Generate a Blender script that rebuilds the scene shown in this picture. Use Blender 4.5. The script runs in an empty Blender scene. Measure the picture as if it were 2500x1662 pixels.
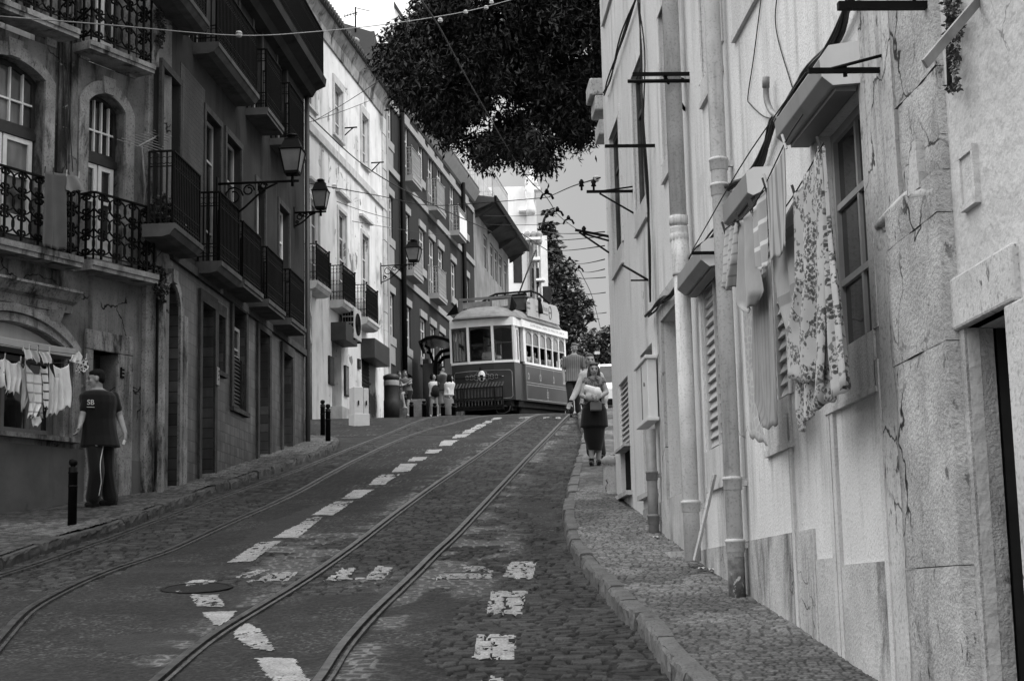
import bpy, math, random
import numpy as np
from mathutils import Matrix, Vector
C = bpy.context.scene.collection
SC = bpy.context.scene
R = math.radians
# ---------------------------------------------------------------- camera, world, sun, exposure
F, PITCH, ROLL = 4000.0, R(9.0), R(1.3)
cam_data = bpy.data.cameras.new('camera'); cam = bpy.data.objects.new('camera', cam_data); C.objects.link(cam)
CM = Matrix.Rotation(R(90) + PITCH, 3, 'X') @ Matrix.Rotation(-ROLL, 3, 'Z')
cam.matrix_world = CM.to_4x4()
cam_data.sensor_width = 36; cam_data.lens = 36 * F / 2500; cam_data.clip_start = .1; cam_data.clip_end = 3000
SC.camera = cam
SUN_EL, SUN_AZ = R(50), R(122)          # azimuth clockwise from +Y (the view): over the right-hand roofs, a little behind the camera
wd = bpy.data.worlds.new('World'); SC.world = wd; wd.use_nodes = True
def world():
    nt = wd.node_tree; nt.nodes.clear(); L = nt.links.new
    out = nt.nodes.new('ShaderNodeOutputWorld'); bg = nt.nodes.new('ShaderNodeBackground')
    sky = nt.nodes.new('ShaderNodeTexSky'); sky.sky_type = 'NISHITA'; sky.sun_disc = False
    sky.sun_elevation = SUN_EL; sky.sun_rotation = SUN_AZ; sky.air_density = 1.2; sky.dust_density = 4; sky.altitude = 50
    bw = nt.nodes.new('ShaderNodeRGBToBW'); L(sky.outputs[0], bw.inputs[0])
    tc = nt.nodes.new('ShaderNodeTexCoord'); sep = nt.nodes.new('ShaderNodeSeparateXYZ'); L(tc.outputs['Generated'], sep.inputs[0])
    no = nt.nodes.new('ShaderNodeTexNoise'); no.inputs['Scale'].default_value = 2.2; no.inputs['Detail'].default_value = 5
    L(tc.outputs['Generated'], no.inputs['Vector'])
    # an overcast cloud deck: a bright break over the houses on one side, grey elsewhere, raised far brighter overhead to light the walls
    def mr(src, a, b, c, d, st=True):
        m = nt.nodes.new('ShaderNodeMapRange'); m.interpolation_type = 'SMOOTHSTEP' if st else 'LINEAR'
        L(src, m.inputs[0])
        for k, x in zip((1, 2, 3, 4), (a, b, c, d)): m.inputs[k].default_value = x
        return m.outputs[0]
    def mt(op, a, b):
        m = nt.nodes.new('ShaderNodeMath'); m.operation = op
        for k, x in enumerate((a, b)):
            if isinstance(x, (int, float)): m.inputs[k].default_value = x
            else: L(x, m.inputs[k])
        return m.outputs[0]
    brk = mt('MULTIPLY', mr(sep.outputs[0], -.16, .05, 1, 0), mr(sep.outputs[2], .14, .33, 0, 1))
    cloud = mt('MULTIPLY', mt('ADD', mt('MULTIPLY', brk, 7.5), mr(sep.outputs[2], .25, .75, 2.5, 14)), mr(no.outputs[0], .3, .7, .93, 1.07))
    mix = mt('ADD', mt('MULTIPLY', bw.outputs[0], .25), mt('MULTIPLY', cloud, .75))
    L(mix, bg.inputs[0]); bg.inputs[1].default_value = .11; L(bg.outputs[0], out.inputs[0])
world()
sun_data = bpy.data.lights.new('sun', 'SUN'); sun = bpy.data.objects.new('sun', sun_data); C.objects.link(sun)
sun_data.energy = 1.0; sun_data.angle = R(22); sun_data.color = (1, 1, 1)
_sd = Vector((math.sin(SUN_AZ) * math.cos(SUN_EL), math.cos(SUN_AZ) * math.cos(SUN_EL), math.sin(SUN_EL)))
sun.rotation_euler = _sd.to_track_quat('Z', 'Y').to_euler(); sun.location = (0, -20, 40)
SC.view_settings.view_transform = 'Standard'; SC.view_settings.look = 'None'; SC.view_settings.exposure = 0.9; SC.view_settings.gamma = 1
try:
    SC.cycles.max_bounces = 5; SC.cycles.transparent_max_bounces = 6
except Exception: pass
# ---------------------------------------------------------------- pixel rays and the street's profile
def ray(px, py):
    return CM @ Vector(((px - 1250) / F, -(py - 831) / F, -1.0))
def at(px, py, D):
    r = ray(px, py); return r * (D / r.y)
_pd = np.array([-30, 0, 9.1, 13.9, 19.5, 23.8, 31.3, 39.6, 45, 50, 57, 65, 75, 90, 130])
_pz = np.array([-5.2, -1.62, -.43, .19, 1.10, 1.80, 3.02, 4.43, 5.05, 5.6, 6.36, 7.2, 8.2, 8.9, 9.4])
_td = np.arange(-30, 130, .05); _tz = np.interp(_td, _pd, _pz)
_k = np.exp(-.5 * (np.arange(-60, 61) * .05 / 1.1) ** 2); _k /= _k.sum()
_tz = np.convolve(np.pad(_tz, 60, mode='edge'), _k, mode='valid')
def prof(D): return np.interp(D, _td, _tz)
def gz(y, off=0.): return float(prof(y)) + off
def ghit(px, py, off=0., dmax=80):
    r = ray(px, py); D = np.arange(4, dmax, .02); f = D * (r.z / r.y) - prof(D) - off
    i = np.argmax(f <= 0) if (f <= 0).any() else int(np.argmin(f))
    d = float(D[i]); return (d * r.x / r.y, d)
# ---------------------------------------------------------------- mesh helper
rnd = random.Random(7)
class MB:
    def __init__(s): s.v = []; s.f = []; s.sm = []
    def add(s, vs, fs, sm=False):
        b = len(s.v); s.v += [tuple(p) for p in vs]; s.f += [tuple(b + i for i in f) for f in fs]; s.sm += [sm] * len(fs); return s
    def box(s, x0, x1, y0, y1, z0, z1, M=None):
        vs = [Vector((x, y, z)) for z in (z0, z1) for y in (y0, y1) for x in (x0, x1)]
        if M is not None: vs = [M @ p for p in vs]
        return s.add(vs, [(0, 2, 3, 1), (4, 5, 7, 6), (0, 1, 5, 4), (1, 3, 7, 5), (3, 2, 6, 7), (2, 0, 4, 6)])
    def bar(s, p, q, w, h=None, up=(0, 0, 1)):
        p, q = Vector(p), Vector(q); h = h or w; d = (q - p); L = d.length; d.normalize(); u = Vector(up)
        if abs(d.dot(u)) > .98: u = Vector((0, 1, 0)) if abs(d.y) < .9 else Vector((1, 0, 0))
        a = d.cross(u).normalized(); b = a.cross(d)
        vs = [c + a * i * w / 2 + b * j * h / 2 for c in (p, q) for i, j in ((-1, -1), (1, -1), (1, 1), (-1, 1))]
        return s.add(vs, [(0, 3, 2, 1), (4, 5, 6, 7), (0, 1, 5, 4), (1, 2, 6, 5), (2, 3, 7, 6), (3, 0, 4, 7)])
    def tube(s, pts, r, n=6, sm=True, closed=False, cap=True):
        pts = [Vector(p) for p in pts]; m = len(pts); rs = r if isinstance(r, (list, tuple)) else [r] * m
        vs = []; prev = None
        for i, p in enumerate(pts):
            if closed: t = pts[(i + 1) % m] - pts[i - 1]
            else: t = pts[min(i + 1, m - 1)] - pts[max(i - 1, 0)]
            if t.length < 1e-9: t = Vector((0, 0, 1))
            t.normalize()
            if prev is None:
                a = t.orthogonal().normalized()
            else:
                a = (prev - t * prev.dot(t))
                a = a.normalized() if a.length > 1e-6 else t.orthogonal().normalized()
            prev = a; b = t.cross(a)
            vs += [p + (a * math.cos(2 * math.pi * k / n) + b * math.sin(2 * math.pi * k / n)) * rs[i] for k in range(n)]
        fs = []
        for i in range(m if closed else m - 1):
            j = (i + 1) % m
            fs += [(i * n + k, i * n + (k + 1) % n, j * n + (k + 1) % n, j * n + k) for k in range(n)]
        s.add(vs, fs, sm)
        if cap and not closed:
            b = len(s.v) - len(vs)
            s.f += [tuple(b + k for k in reversed(range(n))), tuple(b + (m - 1) * n + k for k in range(n))]; s.sm += [False, False]
        return s
    def lathe(s, prof_, n=12, c=(0, 0, 0), sm=True, M=None, sc=(1, 1)):
        c = Vector(c); vs = []
        for r, z in prof_:
            for k in range(n):
                p = Vector((r * math.cos(2 * math.pi * k / n) * sc[0], r * math.sin(2 * math.pi * k / n) * sc[1], z))
                if M is not None: p = M @ p
                vs.append(p + c)
        fs = [(i * n + k, i * n + (k + 1) % n, (i + 1) * n + (k + 1) % n, (i + 1) * n + k) for i in range(len(prof_) - 1) for k in range(n)]
        s.add(vs, fs, sm); b = len(s.v) - len(vs)
        if prof_[0][0] > 1e-4: s.f.append(tuple(b + k for k in reversed(range(n)))); s.sm.append(False)
        if prof_[-1][0] > 1e-4: s.f.append(tuple(b + (len(prof_) - 1) * n + k for k in range(n))); s.sm.append(False)
        return s
    def prism(s, poly, y0, y1, ax='y', sm=False):
        """poly in (a, b); extruded along ax from y0 to y1. ax 'y': (a,b)->(x,z); 'x': ->(y,z); 'z': ->(x,y)"""
        n = len(poly); mp = {'y': lambda a, b, t: (a, t, b), 'x': lambda a, b, t: (t, a, b), 'z': lambda a, b, t: (a, b, t)}[ax]
        vs = [mp(a, b, y0) for a, b in poly] + [mp(a, b, y1) for a, b in poly]
        s.add(vs, [tuple(range(n)), tuple(range(2 * n - 1, n - 1, -1))])
        b = len(s.v) - 2 * n
        for i in range(n):
            j = (i + 1) % n; s.f.append((b + i, b + n + i, b + n + j, b + j)); s.sm.append(sm)
        return s
    def sphere(s, c, r, n=10, m=7, sc=(1, 1, 1)):
        pr = [(max(1e-5, math.sin(math.pi * i / m)) * r, -math.cos(math.pi * i / m) * r) for i in range(m + 1)]
        M = Matrix.Diagonal(sc).to_3x3(); return s.lathe(pr, n, c, True, M)
    def grid(s, P, sm=True):
        """P: 2-D list of points"""
        h, w = len(P), len(P[0]); return s.add([p for row in P for p in row], [(i * w + j, i * w + j + 1, (i + 1) * w + j + 1, (i + 1) * w + j) for i in range(h - 1) for j in range(w - 1)], sm)
    def build(s, name, mat, parent=None, bev=0, solid=0, fix=True):
        me = bpy.data.meshes.new(name); me.from_pydata(s.v, [], s.f)
        me.polygons.foreach_set('use_smooth', s.sm)
        if fix:
            import bmesh
            bm = bmesh.new(); bm.from_mesh(me); bmesh.ops.recalc_face_normals(bm, faces=bm.faces); bm.to_mesh(me); bm.free()
        me.update()
        return link(name, me, mat, parent, bev, solid)
def link(name, me, mat, parent=None, bev=0, solid=0):
    o = bpy.data.objects.new(name, me); C.objects.link(o)
    if mat is not None and not me.materials: me.materials.append(mat)
    if parent is not None: o.parent = parent
    if solid:
        m = o.modifiers.new('solid', 'SOLIDIFY'); m.thickness = solid; m.offset = 0
    if bev:
        m = o.modifiers.new('bev', 'BEVEL'); m.width = bev; m.segments = 2; m.limit_method = 'ANGLE'; m.angle_limit = R(40)
    return o
def thing(name, label, cat, loc=(0, 0, 0), rz=0, group=None):
    o = bpy.data.objects.new(name, None); C.objects.link(o); o.empty_display_size = .2
    o.location = loc; o.rotation_euler = (0, 0, rz); return tag(o, label, cat, group)
def tag(o, label, cat, group=None):
    o['label'] = label; o['category'] = cat
    if group: o['group'] = group
    return o
def struct(o): o['kind'] = 'structure'; return o
def dup(root, loc=None, rz=None, label=None):
    r = root.copy(); C.objects.link(r)
    if loc is not None: r.location = loc
    if rz is not None: r.rotation_euler = (0, 0, rz)
    if label: r['label'] = label
    for ch in list(root.children):
        c = ch.copy(); C.objects.link(c); c.parent = r
        for g in list(ch.children):
            d = g.copy(); C.objects.link(d); d.parent = c
    return r
def np_mesh(name, V, Q, mat, smooth=True, attr=None):
    """V (n,3), Q (m,4) -> mesh built with foreach_set"""
    me = bpy.data.meshes.new(name); n, m = len(V), len(Q)
    me.vertices.add(n); me.vertices.foreach_set('co', np.asarray(V, dtype=np.float32).ravel())
    me.loops.add(m * Q.shape[1]); me.loops.foreach_set('vertex_index', np.asarray(Q, dtype=np.int32).ravel())
    me.polygons.add(m); me.polygons.foreach_set('loop_start', np.arange(m, dtype=np.int32) * Q.shape[1])
    me.polygons.foreach_set('use_smooth', np.full(m, smooth)); me.update(calc_edges=True)
    for k, a in (attr or {}).items():
        at_ = me.attributes.new(k, 'FLOAT', 'POINT'); at_.data.foreach_set('value', np.asarray(a, dtype=np.float32).ravel())
    return me
# ---------------------------------------------------------------- materials (the photograph is black and white: every colour is a grey)
class NT:
    def __init__(s, name):
        s.m = bpy.data.materials.new(name); s.m.use_nodes = True; s.t = s.m.node_tree; s.b = s.t.nodes['Principled BSDF']; s.L = s.t.links.new
    def n(s, t, **k):
        x = s.t.nodes.new(t)
        for a, b in k.items(): setattr(x, a, b)
        return x
    def put(s, sock, v):
        if isinstance(v, (int, float)): sock.default_value = v
        elif isinstance(v, tuple): sock.default_value = v
        else: s.L(v, sock)
    def mt(s, op, a, b=0, cl=False):
        x = s.n('ShaderNodeMath', operation=op, use_clamp=cl); s.put(x.inputs[0], a); s.put(x.inputs[1], b); return x.outputs[0]
    def mr(s, v, a, b, c, d, sm=True):
        x = s.n('ShaderNodeMapRange'); x.interpolation_type = 'SMOOTHSTEP' if sm else 'LINEAR'
        for i, q in enumerate((v, a, b, c, d)): s.put(x.inputs[i], q)
        return x.outputs[0]
    def mix(s, f, a, b):
        x = s.n('ShaderNodeMix'); x.data_type = 'FLOAT'; s.put(x.inputs[0], f); s.put(x.inputs[2], a); s.put(x.inputs[3], b); return x.outputs[0]
    def pos(s, sc=(1, 1, 1), obj=False):
        if obj: v = s.n('ShaderNodeTexCoord').outputs['Object']
        else: v = s.n('ShaderNodeNewGeometry').outputs['Position']
        if sc == (1, 1, 1): return v
        m = s.n('ShaderNodeMapping'); m.inputs['Scale'].default_value = sc; s.L(v, m.inputs[0]); return m.outputs[0]
    def noise(s, v, sc, det=4, ro=.55, dist=0):
        x = s.n('ShaderNodeTexNoise'); s.L(v, x.inputs['Vector']); x.inputs['Scale'].default_value = sc
        x.inputs['Detail'].default_value = det; x.inputs['Roughness'].default_value = ro; x.inputs['Distortion'].default_value = dist; return x.outputs[0]
    def vor(s, v, sc, feat='F1', rnd_=1):
        x = s.n('ShaderNodeTexVoronoi', feature=feat); s.L(v, x.inputs['Vector']); x.inputs['Scale'].default_value = sc; x.inputs['Randomness'].default_value = rnd_; return x.outputs['Distance']
    def bump(s, h, st=.3, dist=.01, nrm=None):
        x = s.n('ShaderNodeBump'); x.inputs['Strength'].default_value = st; x.inputs['Distance'].default_value = dist; s.L(h, x.inputs['Height'])
        if nrm is not None: s.L(nrm, x.inputs['Normal'])
        return x.outputs[0]
    def fin(s, col, rough=.85, spec=.3, metal=0, nrm=None):
        s.put(s.b.inputs['Base Color'], (col, col, col, 1) if isinstance(col, (int, float)) else col)
        s.put(s.b.inputs['Roughness'], rough); s.b.inputs['Specular IOR Level'].default_value = spec; s.b.inputs['Metallic'].default_value = metal
        if nrm is not None: s.L(nrm, s.b.inputs['Normal'])
        return s.m
def mat(name, v, rough=.85, var=.15, sc=2., streak=0., ssc=6., speck=0., spsc=90., bump=0., bsc=60., bd=.006, peel=None, dirt=None, spec=.3, metal=0, obj=False, crack=None, pits=0):
    if rough > .7: spec = min(spec, .12)
    """a grey surface with uneven tone; streak = rain streaks, speck = fine pits, peel = (other grey, threshold, scale), dirt = (grey, threshold, scale)"""
    t = NT(name); p = t.pos(obj=obj)
    c = v
    if var: c = t.mt('MULTIPLY', v, t.mr(t.noise(p, sc, 6, .62), .25, .75, 1 - var, 1 + var))
    if streak:
        q = t.pos((1, 1, .07), obj); k = t.mr(t.noise(q, ssc, 6, .68), .44, .72, 0, 1)
        k2 = t.mr(t.noise(p, .9, 4), .42, .60, .05, 1); c = t.mt('MULTIPLY', c, t.mt('SUBTRACT', 1, t.mt('MULTIPLY', t.mt('MULTIPLY', k, k2), streak)))
    if dirt:
        q = t.pos((1, 1, .35), obj); c = t.mix(t.mr(t.noise(q, dirt[2], 7, .68, .3), dirt[1], dirt[1] + .13, 0, 1), c, dirt[0])
    if peel:
        k = t.mr(t.noise(p, peel[2], 8, .7, .6), peel[1], peel[1] + .03, 0, 1); c = t.mix(k, c, peel[0])
    if crack:
        w = t.n('ShaderNodeVectorMath', operation='ADD'); t.L(p, w.inputs[0]); nn = t.n('ShaderNodeTexNoise'); nn.inputs['Scale'].default_value = 3; nn.inputs['Detail'].default_value = 5; t.L(p, nn.inputs['Vector'])
        sc_ = t.n('ShaderNodeVectorMath', operation='SCALE'); t.L(nn.outputs['Color'], sc_.inputs[0]); sc_.inputs['Scale'].default_value = .5; t.L(sc_.outputs[0], w.inputs[1])
        k = t.mt('MULTIPLY', t.mr(t.vor(w.outputs[0], crack[1], 'DISTANCE_TO_EDGE'), crack[2] * .3, crack[2], 1, 0), t.mr(t.noise(p, .9, 3), crack[3], crack[3] + .08, 0, 1)); c = t.mix(k, c, crack[0])
    if pits:
        q = t.pos((1, 1, .45), obj); c = t.mt('MULTIPLY', c, t.mt('SUBTRACT', 1, t.mt('MULTIPLY', t.mr(t.noise(q, 17, 4, .7), .58, .68, 0, pits), t.mr(t.noise(p, 1.7, 3), .42, .6, .15, 1))))
    if speck:
        c = t.mt('MULTIPLY', c, t.mr(t.noise(p, spsc, 2, .5), .52, .7, 1, 1 - speck))
    nrm = None
    if bump: nrm = t.bump(t.noise(p, bsc, 4, .6), bump, bd)
    return t.fin(c, rough, spec, metal, nrm)
# ---------------------------------------------------------------- ground
def _h(ix, iy, seed=0):
    x = (ix.astype(np.int64) * 374761393 + iy.astype(np.int64) * 668265263 + seed * 974634777) & 0xffffffff
    x = ((x ^ (x >> 13)) * 1274126177) & 0xffffffff; x = (x ^ (x >> 16)) & 0xffffffff
    return x / 4294967295.0
def vn(x, y, seed=0):
    ix, iy = np.floor(x), np.floor(y); fx, fy = x - ix, y - iy; fx = fx * fx * (3 - 2 * fx); fy = fy * fy * (3 - 2 * fy)
    a, b, c, d = (_h(ix + i, iy + j, seed) for i, j in ((0, 0), (1, 0), (0, 1), (1, 1)))
    return (a * (1 - fx) + b * fx) * (1 - fy) + (c * (1 - fx) + d * fx) * fy
def fbm(x, y, seed=0, o=4):
    r = 0; a = .5; t = 0
    for k in range(o): r = r + a * vn(x, y, seed + k); t += a; a *= .55; x = x * 2.03 + 11; y = y * 2.03 + 7
    return r / t
def ss(a, b, x):
    t = np.clip((x - a) / (b - a), 0, 1); return t * t * (3 - 2 * t)
def stones(x, y, row, wid, seed=0, warp=.5, edge=.2):
    """setts in wobbling rows: (edge factor 0 in the joint .. 1 on top, random per stone)"""
    y2 = y + (fbm(x * 1.1, y * 1.1, seed + 20, 3) - .5) * warp + (vn(x * 5, y * 5, seed + 31) - .5) * row * .7
    x2 = x + (vn(x * 4, y * 4, seed + 41) - .5) * wid * .8
    v = y2 / row; r = np.floor(v); fv = v - r
    w = wid * (.75 + .5 * _h(r, r * 0, seed + 3)); u = x2 / w + _h(r, r * 0 + 5, seed) * 7; c = np.floor(u); fu = u - c
    jl, jr = (_h(c, r, seed + 9) - .5) * .5, (_h(c + 1, r, seed + 9) - .5) * .5
    d = np.minimum(np.minimum((fu - jl) , (1 + jr - fu)) * w, np.minimum(fv, 1 - fv) * row * 1.0)
    return ss(0, edge * row, d), _h(c, r, seed + 1)
def catmull(pts, n=8):
    P = [Vector(p) for p in pts]; P = [2 * P[0] - P[1]] + P + [2 * P[-1] - P[-2]]; out = []
    for i in range(1, len(P) - 2):
        a, b, c, d = P[i - 1:i + 3]
        for k in range(n):
            t = k / n; out.append(.5 * (2 * b + (c - a) * t + (2 * a - 5 * b + 4 * c - d) * t * t + (3 * b - a - 3 * c + d) * t ** 3))
    out.append(P[-2]); return out
def gpts(px, off=0.): return [Vector((*ghit(x, y, off), 0)) for x, y in px]
RAILPX = {
 'R1': [(300, 1745), (392, 1662), (504, 1568), (600, 1506), (774, 1398), (878, 1324), (974, 1250), (1070, 1180), (1165, 1115), (1231, 1067), (1296, 1021)],
 'R2': [(735, 1720), (787, 1662), (844, 1576), (913, 1498), (991, 1424), (1061, 1354), (1113, 1306), (1183, 1232), (1252, 1158), (1322, 1084), (1387, 1017)],
 'L2': [(-60, 1640), (0, 1568), (60, 1502), (120, 1463), (198, 1424), (270, 1395), (336, 1373), (420, 1343), (498, 1307), (570, 1274), (660, 1235), (732, 1200), (800, 1162), (873, 1123), (960, 1082), (1030, 1055), (1100, 1036)],
 'L1': [(-60, 1426), (0, 1407), (90, 1379), (180, 1347), (270, 1315), (360, 1281), (450, 1248), (540, 1215), (637, 1181), (732, 1147), (800, 1119), (880, 1087), (941, 1063), (991, 1042)]}
RAIL = {}
for k, px in RAILPX.items():
    P = catmull(gpts(px), 6)
    e = (P[-1] - P[-8]).normalized(); P += [P[-1] + e * t for t in (1, 3, 6, 10, 14)]
    RAIL[k] = P
def poly_x(P):
    """x as a function of the distance y along a polyline"""
    a = sorted((p.y, p.x) for p in P); ys = np.array([q[0] for q in a]); xs = np.array([q[1] for q in a])
    return lambda y: np.interp(y, ys, xs)
RX = {k: poly_x(P) for k, P in RAIL.items()}
KLpx = [(-160, 1420), (-80, 1388), (0, 1360), (154, 1307), (276, 1274), (445, 1212), (620, 1152), (700, 1126), (781, 1100), (815, 1083), (828, 1070)]
KRpx = [(1760, 1740), (1663, 1633), (1612, 1578), (1562, 1502), (1515, 1464), (1469, 1414), (1427, 1367), (1389, 1312), (1376, 1253), (1386, 1198), (1402, 1130), (1416, 1088), (1424, 1050)]
KL = catmull(gpts(KLpx, .12), 5); KR = catmull(gpts(KRpx, .12), 5)
e = (KL[2] - KL[0]).normalized(); KL = [KL[0] - e * 4] + KL
e = KL[-1]; KL += [e + Vector(q) for q in ((-.15, .8, 0), (-.7, 1.5, 0), (-1.6, 1.9, 0), (-3.5, 2.1, 0), (-7, 2.2, 0))]
KR = [KR[0] + (KR[0] - KR[3]).normalized() * 3] + KR
e = KR[-1]; KR += [e + Vector(q) for q in ((.1, 4, 0), (.4, 12, 0), (1.2, 24, 0), (3, 40, 0))]
_mk = [p for p in KL if p.y <= KL[-6].y + .01]
KLx, KRx = poly_x(_mk), poly_x(KR)
YCOR = KL[-6].y                                     # where the pavement turns into the side street
def inpoly(X, Y, P):
    c = np.zeros(X.shape, bool); n = len(P)
    for i in range(n):
        x1, y1 = P[i][0], P[i][1]; x2, y2 = P[i - 1][0], P[i - 1][1]
        if y1 == y2: continue
        k = ((y1 > Y) != (y2 > Y)) & (X < (x2 - x1) * (Y - y1) / (y2 - y1) + x1); c ^= k
    return c
PATCH = [gpts([(983, 1450), (1144, 1445), (1152, 1467), (1087, 1489), (1061, 1528), (1078, 1558), (1052, 1585), (1035, 1740), (740, 1740), (809, 1662)]),
         gpts([(1290, 1230), (1360, 1225), (1365, 1300), (1300, 1312)])]
SMOOTH = [gpts([(250, 1545), (420, 1535), (520, 1540), (480, 1585), (300, 1580)]), gpts([(560, 1340), (760, 1290), (800, 1230), (640, 1280)]), gpts([(85, 1378), (420, 1381), (700, 1369), (700, 1377), (420, 1391), (85, 1387)])]
def asphalt_mask(X, Y):
    n1 = (fbm(X * 1.3, Y * 1.3, 5, 4) - .5); n2 = (fbm(X * 1.3 + 40, Y * 1.3, 15, 4) - .5)
    A, B = X + n1 * .5, Y + n2 * 1.1
    y13, y14 = 13.6, 12.6
    a = (A > RX['L2'](B)) & (A < RX['R1'](B) - ss(17.5, 16.5, B) * ss(13.2, 14.2, B) * .75)
    a |= (A > RX['L1'](B) - .4) & (A < RX['L2'](B) + .2) & (B < 13.9 + n1)
    a |= (A > RX['R1'](B) - .3) & (A < RX['R2'](B) + .2) & (B < 13.0)
    for P in PATCH: a |= inpoly(A, B, P)
    a |= (Y > YCOR - 1) & (A < RX['L1'](B) - .15)
    a |= (Y > 41)
    return a
def road_surface(X, Y, fine=True):
    """height above the smooth profile and albedo of the carriageway"""
    a = asphalt_mask(X, Y).astype(float)
    e, rid = stones(X, Y, .105, .145, 3, .45, .17)
    worn = ss(.45, .65, fbm(X * .7, Y * .7, 77, 3))
    hs = (e * .016 + (rid - .5) * .009) * (1 - .3 * worn) - .014
    ha = (fbm(X * 2.1, Y * 2.1, 8, 3) - .5) * .02 + (vn(X * 38, Y * 38, 4) - .5) * .005
    # light cement smeared into the joints beside the rails
    dr = X - RX['R2'](Y); dl = X - RX['R1'](Y)
    cem = (np.exp(-np.abs(dr - .14) / .10) + np.exp(-np.abs(dl + .13) / .09) * .8)
    cem += ss(.55, .1, np.abs(dr - .4)) * ss(12.2, 13.5, Y) * ss(19, 15.5, Y) * 1.1 + ss(.35, 0, np.abs(dr + .3)) * ss(13, 13.4, Y) * ss(15, 14.2, Y) + ss(.6, .1, np.abs(dl + .5)) * ss(14, 14.6, Y) * ss(18, 16.6, Y) * .8
    cem = np.clip(cem * ss(.42, .62, fbm(X * 3.1, Y * 3.1, 91, 4)) * 1.5, 0, 1)
    fill = np.clip(cem * (1.25 - e) , 0, 1)
    h = a * ha + (1 - a) * hs; h = h * (1 - .6 * cem * (1 - a))
    t1 = fbm(X * 9, Y * 9, 55, 4); t2 = fbm(X * .45, Y * .45, 66, 4)
    cs = (.023 + .026 * rid + .018 * (t1 - .5)) * (.40 + .60 * e) * (.7 + .6 * t2)
    cs = cs + ss(.60, .72, fbm(X * 7, Y * 14, 47, 3)) * .035 * (1 - e * .6)      # sand in some joints
    grit = ss(.66, .84, vn(X * 60, Y * 60, 12)) * ss(.44, .62, fbm(X * 1.6, Y * 1.6, 23, 4))
    ca = .023 + .014 * (t2 - .5) + .007 * (t1 - .5) + grit * .05 + .012 * ss(.55, .75, vn(X * 45, Y * 45, 19))
    for P in SMOOTH:
        k = inpoly(X + (t1 - .5) * .15, Y + (t2 - .5) * 1.5, P).astype(float); ca = ca * (1 - k) + k * (.034 + .01 * (t1 - .5))
    # oil-dark strip down the middle of each track, dusty edge by the kerb
    c = a * ca + (1 - a) * cs
    c = c * (1 - fill * .85) + fill * .85 * (.12 + .06 * t1)
    gut = np.exp(-np.abs(X - KRx(Y)) / .22) * ss(.45, .6, fbm(X * 4, Y * 2, 35, 4)) * (Y < 34); c = c * (1 - .6 * gut) + .6 * gut * .07
    return h, np.clip(c, .004, .5)
def road_h(X, Y):
    X, Y = np.asarray(X, float), np.asarray(Y, float); return prof(Y) + road_surface(X, Y)[0]
def att_mat(name, bump=.3, bsc=120, rough=.9, spec=.08):
    t = NT(name); a = t.n('ShaderNodeAttribute'); a.attribute_name = 'tone'; p = t.pos()
    c = t.mt('MULTIPLY', a.outputs['Fac'], t.mr(t.noise(p, 70, 3), .3, .7, .72, 1.28))
    return t.fin(c, rough, spec, 0, t.bump(t.noise(p, bsc, 3), bump, .004))
M_ROAD = att_mat('cobble_and_asphalt')
M_WALK = att_mat('pavement_stone', rough=.8)
def strip_mesh(name, Ys, xl, xr, cols, surf, mat_, z0=0.):
    t = np.linspace(0, 1, cols)[None, :]; Y = Ys[:, None]; X = xl(Y) * (1 - t) + xr(Y) * t; Y = np.broadcast_to(Y, X.shape)
    h, c = surf(X, Y); V = np.stack([X, Y, prof(Y) + z0 + h], -1).reshape(-1, 3)
    i = np.arange(len(Ys) - 1)[:, None] * cols + np.arange(cols - 1)[None, :]
    Q = np.stack([i, i + 1, i + cols + 1, i + cols], -1).reshape(-1, 4)
    me = np_mesh(name, V, Q, mat_, True, {'tone': c}); return link(name, me, mat_)
def geo_rows(a, b, f, mn=.02):
    y = a; o = []
    while y < b: o.append(y); y += max(mn, f * y)
    o.append(b); return np.array(o)
xl_road = lambda Y: np.where(Y < YCOR, KLx(np.minimum(Y, YCOR)) - .03, np.where(Y < YCOR + 2.2, KLx(YCOR) - .03 - (Y - YCOR) * 1.2, -8.6 + .14 * np.maximum(Y - 40, 0)))
xr_road = lambda Y: KRx(Y) + .03
o = strip_mesh('road', np.concatenate([geo_rows(8, 21, .0009, .008), geo_rows(21.05, 42, .0045)[:], geo_rows(42.3, 110, .012)]), xl_road, xr_road, 680, road_surface, M_ROAD); struct(o)
def walk_surface(seed, lo, hi, row=.075, wid=.095, amp=.012):
    def f(X, Y):
        e, rid = stones(X, Y, row, wid, seed, .22, .24)
        t1, t2 = fbm(X * 8, Y * 8, seed + 2, 3), fbm(X * .8, Y * .8, seed + 3, 4)
        w = ss(.42, .62, t2)
        c = (lo + (hi - lo) * rid * .8 + .05 * (t1 - .5)) * (.42 + .58 * e) * (.72 + .5 * w)
        h = (e * amp + (rid - .5) * .006) * (.6 + .4 * w) - amp + (t2 - .5) * .03
        return h, np.clip(c, .02, .6)
    return f
# ---------------------------------------------------------------- facade lines on the ground
NLA, NLB = Vector((-4.56, 21.5)), Vector((-7.70, 15.8))       # near left house (far corner, near end)
DKA, DKB = Vector((-3.91, 30.5)), Vector((-4.56, 21.5))       # dark tiled house
WHA, WHB = Vector((-4.31, 55.6)), Vector((-5.85, 44.6))       # white house
GRA, GRB = Vector((-1.65, 73.3)), Vector((-4.31, 55.6))       # grey house
EVA, EVB = Vector((-.10, 84.0)), Vector((-1.65, 73.3))        # house with the wide eaves
RWA, RWB = Vector((1.86, 6.70)), Vector((1.20, 19.7))         # right-hand house
RNA, RNB = Vector((2.06, 3.2)), Vector((1.86, 6.70))          # its neighbour nearest the camera
fl = poly_x([Vector((*q, 0)) for q in (NLB + (NLB - NLA), NLB, NLA, DKA)]); fr = poly_x([Vector((*q, 0)) for q in (RNA, RWA, RWB)])
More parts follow.
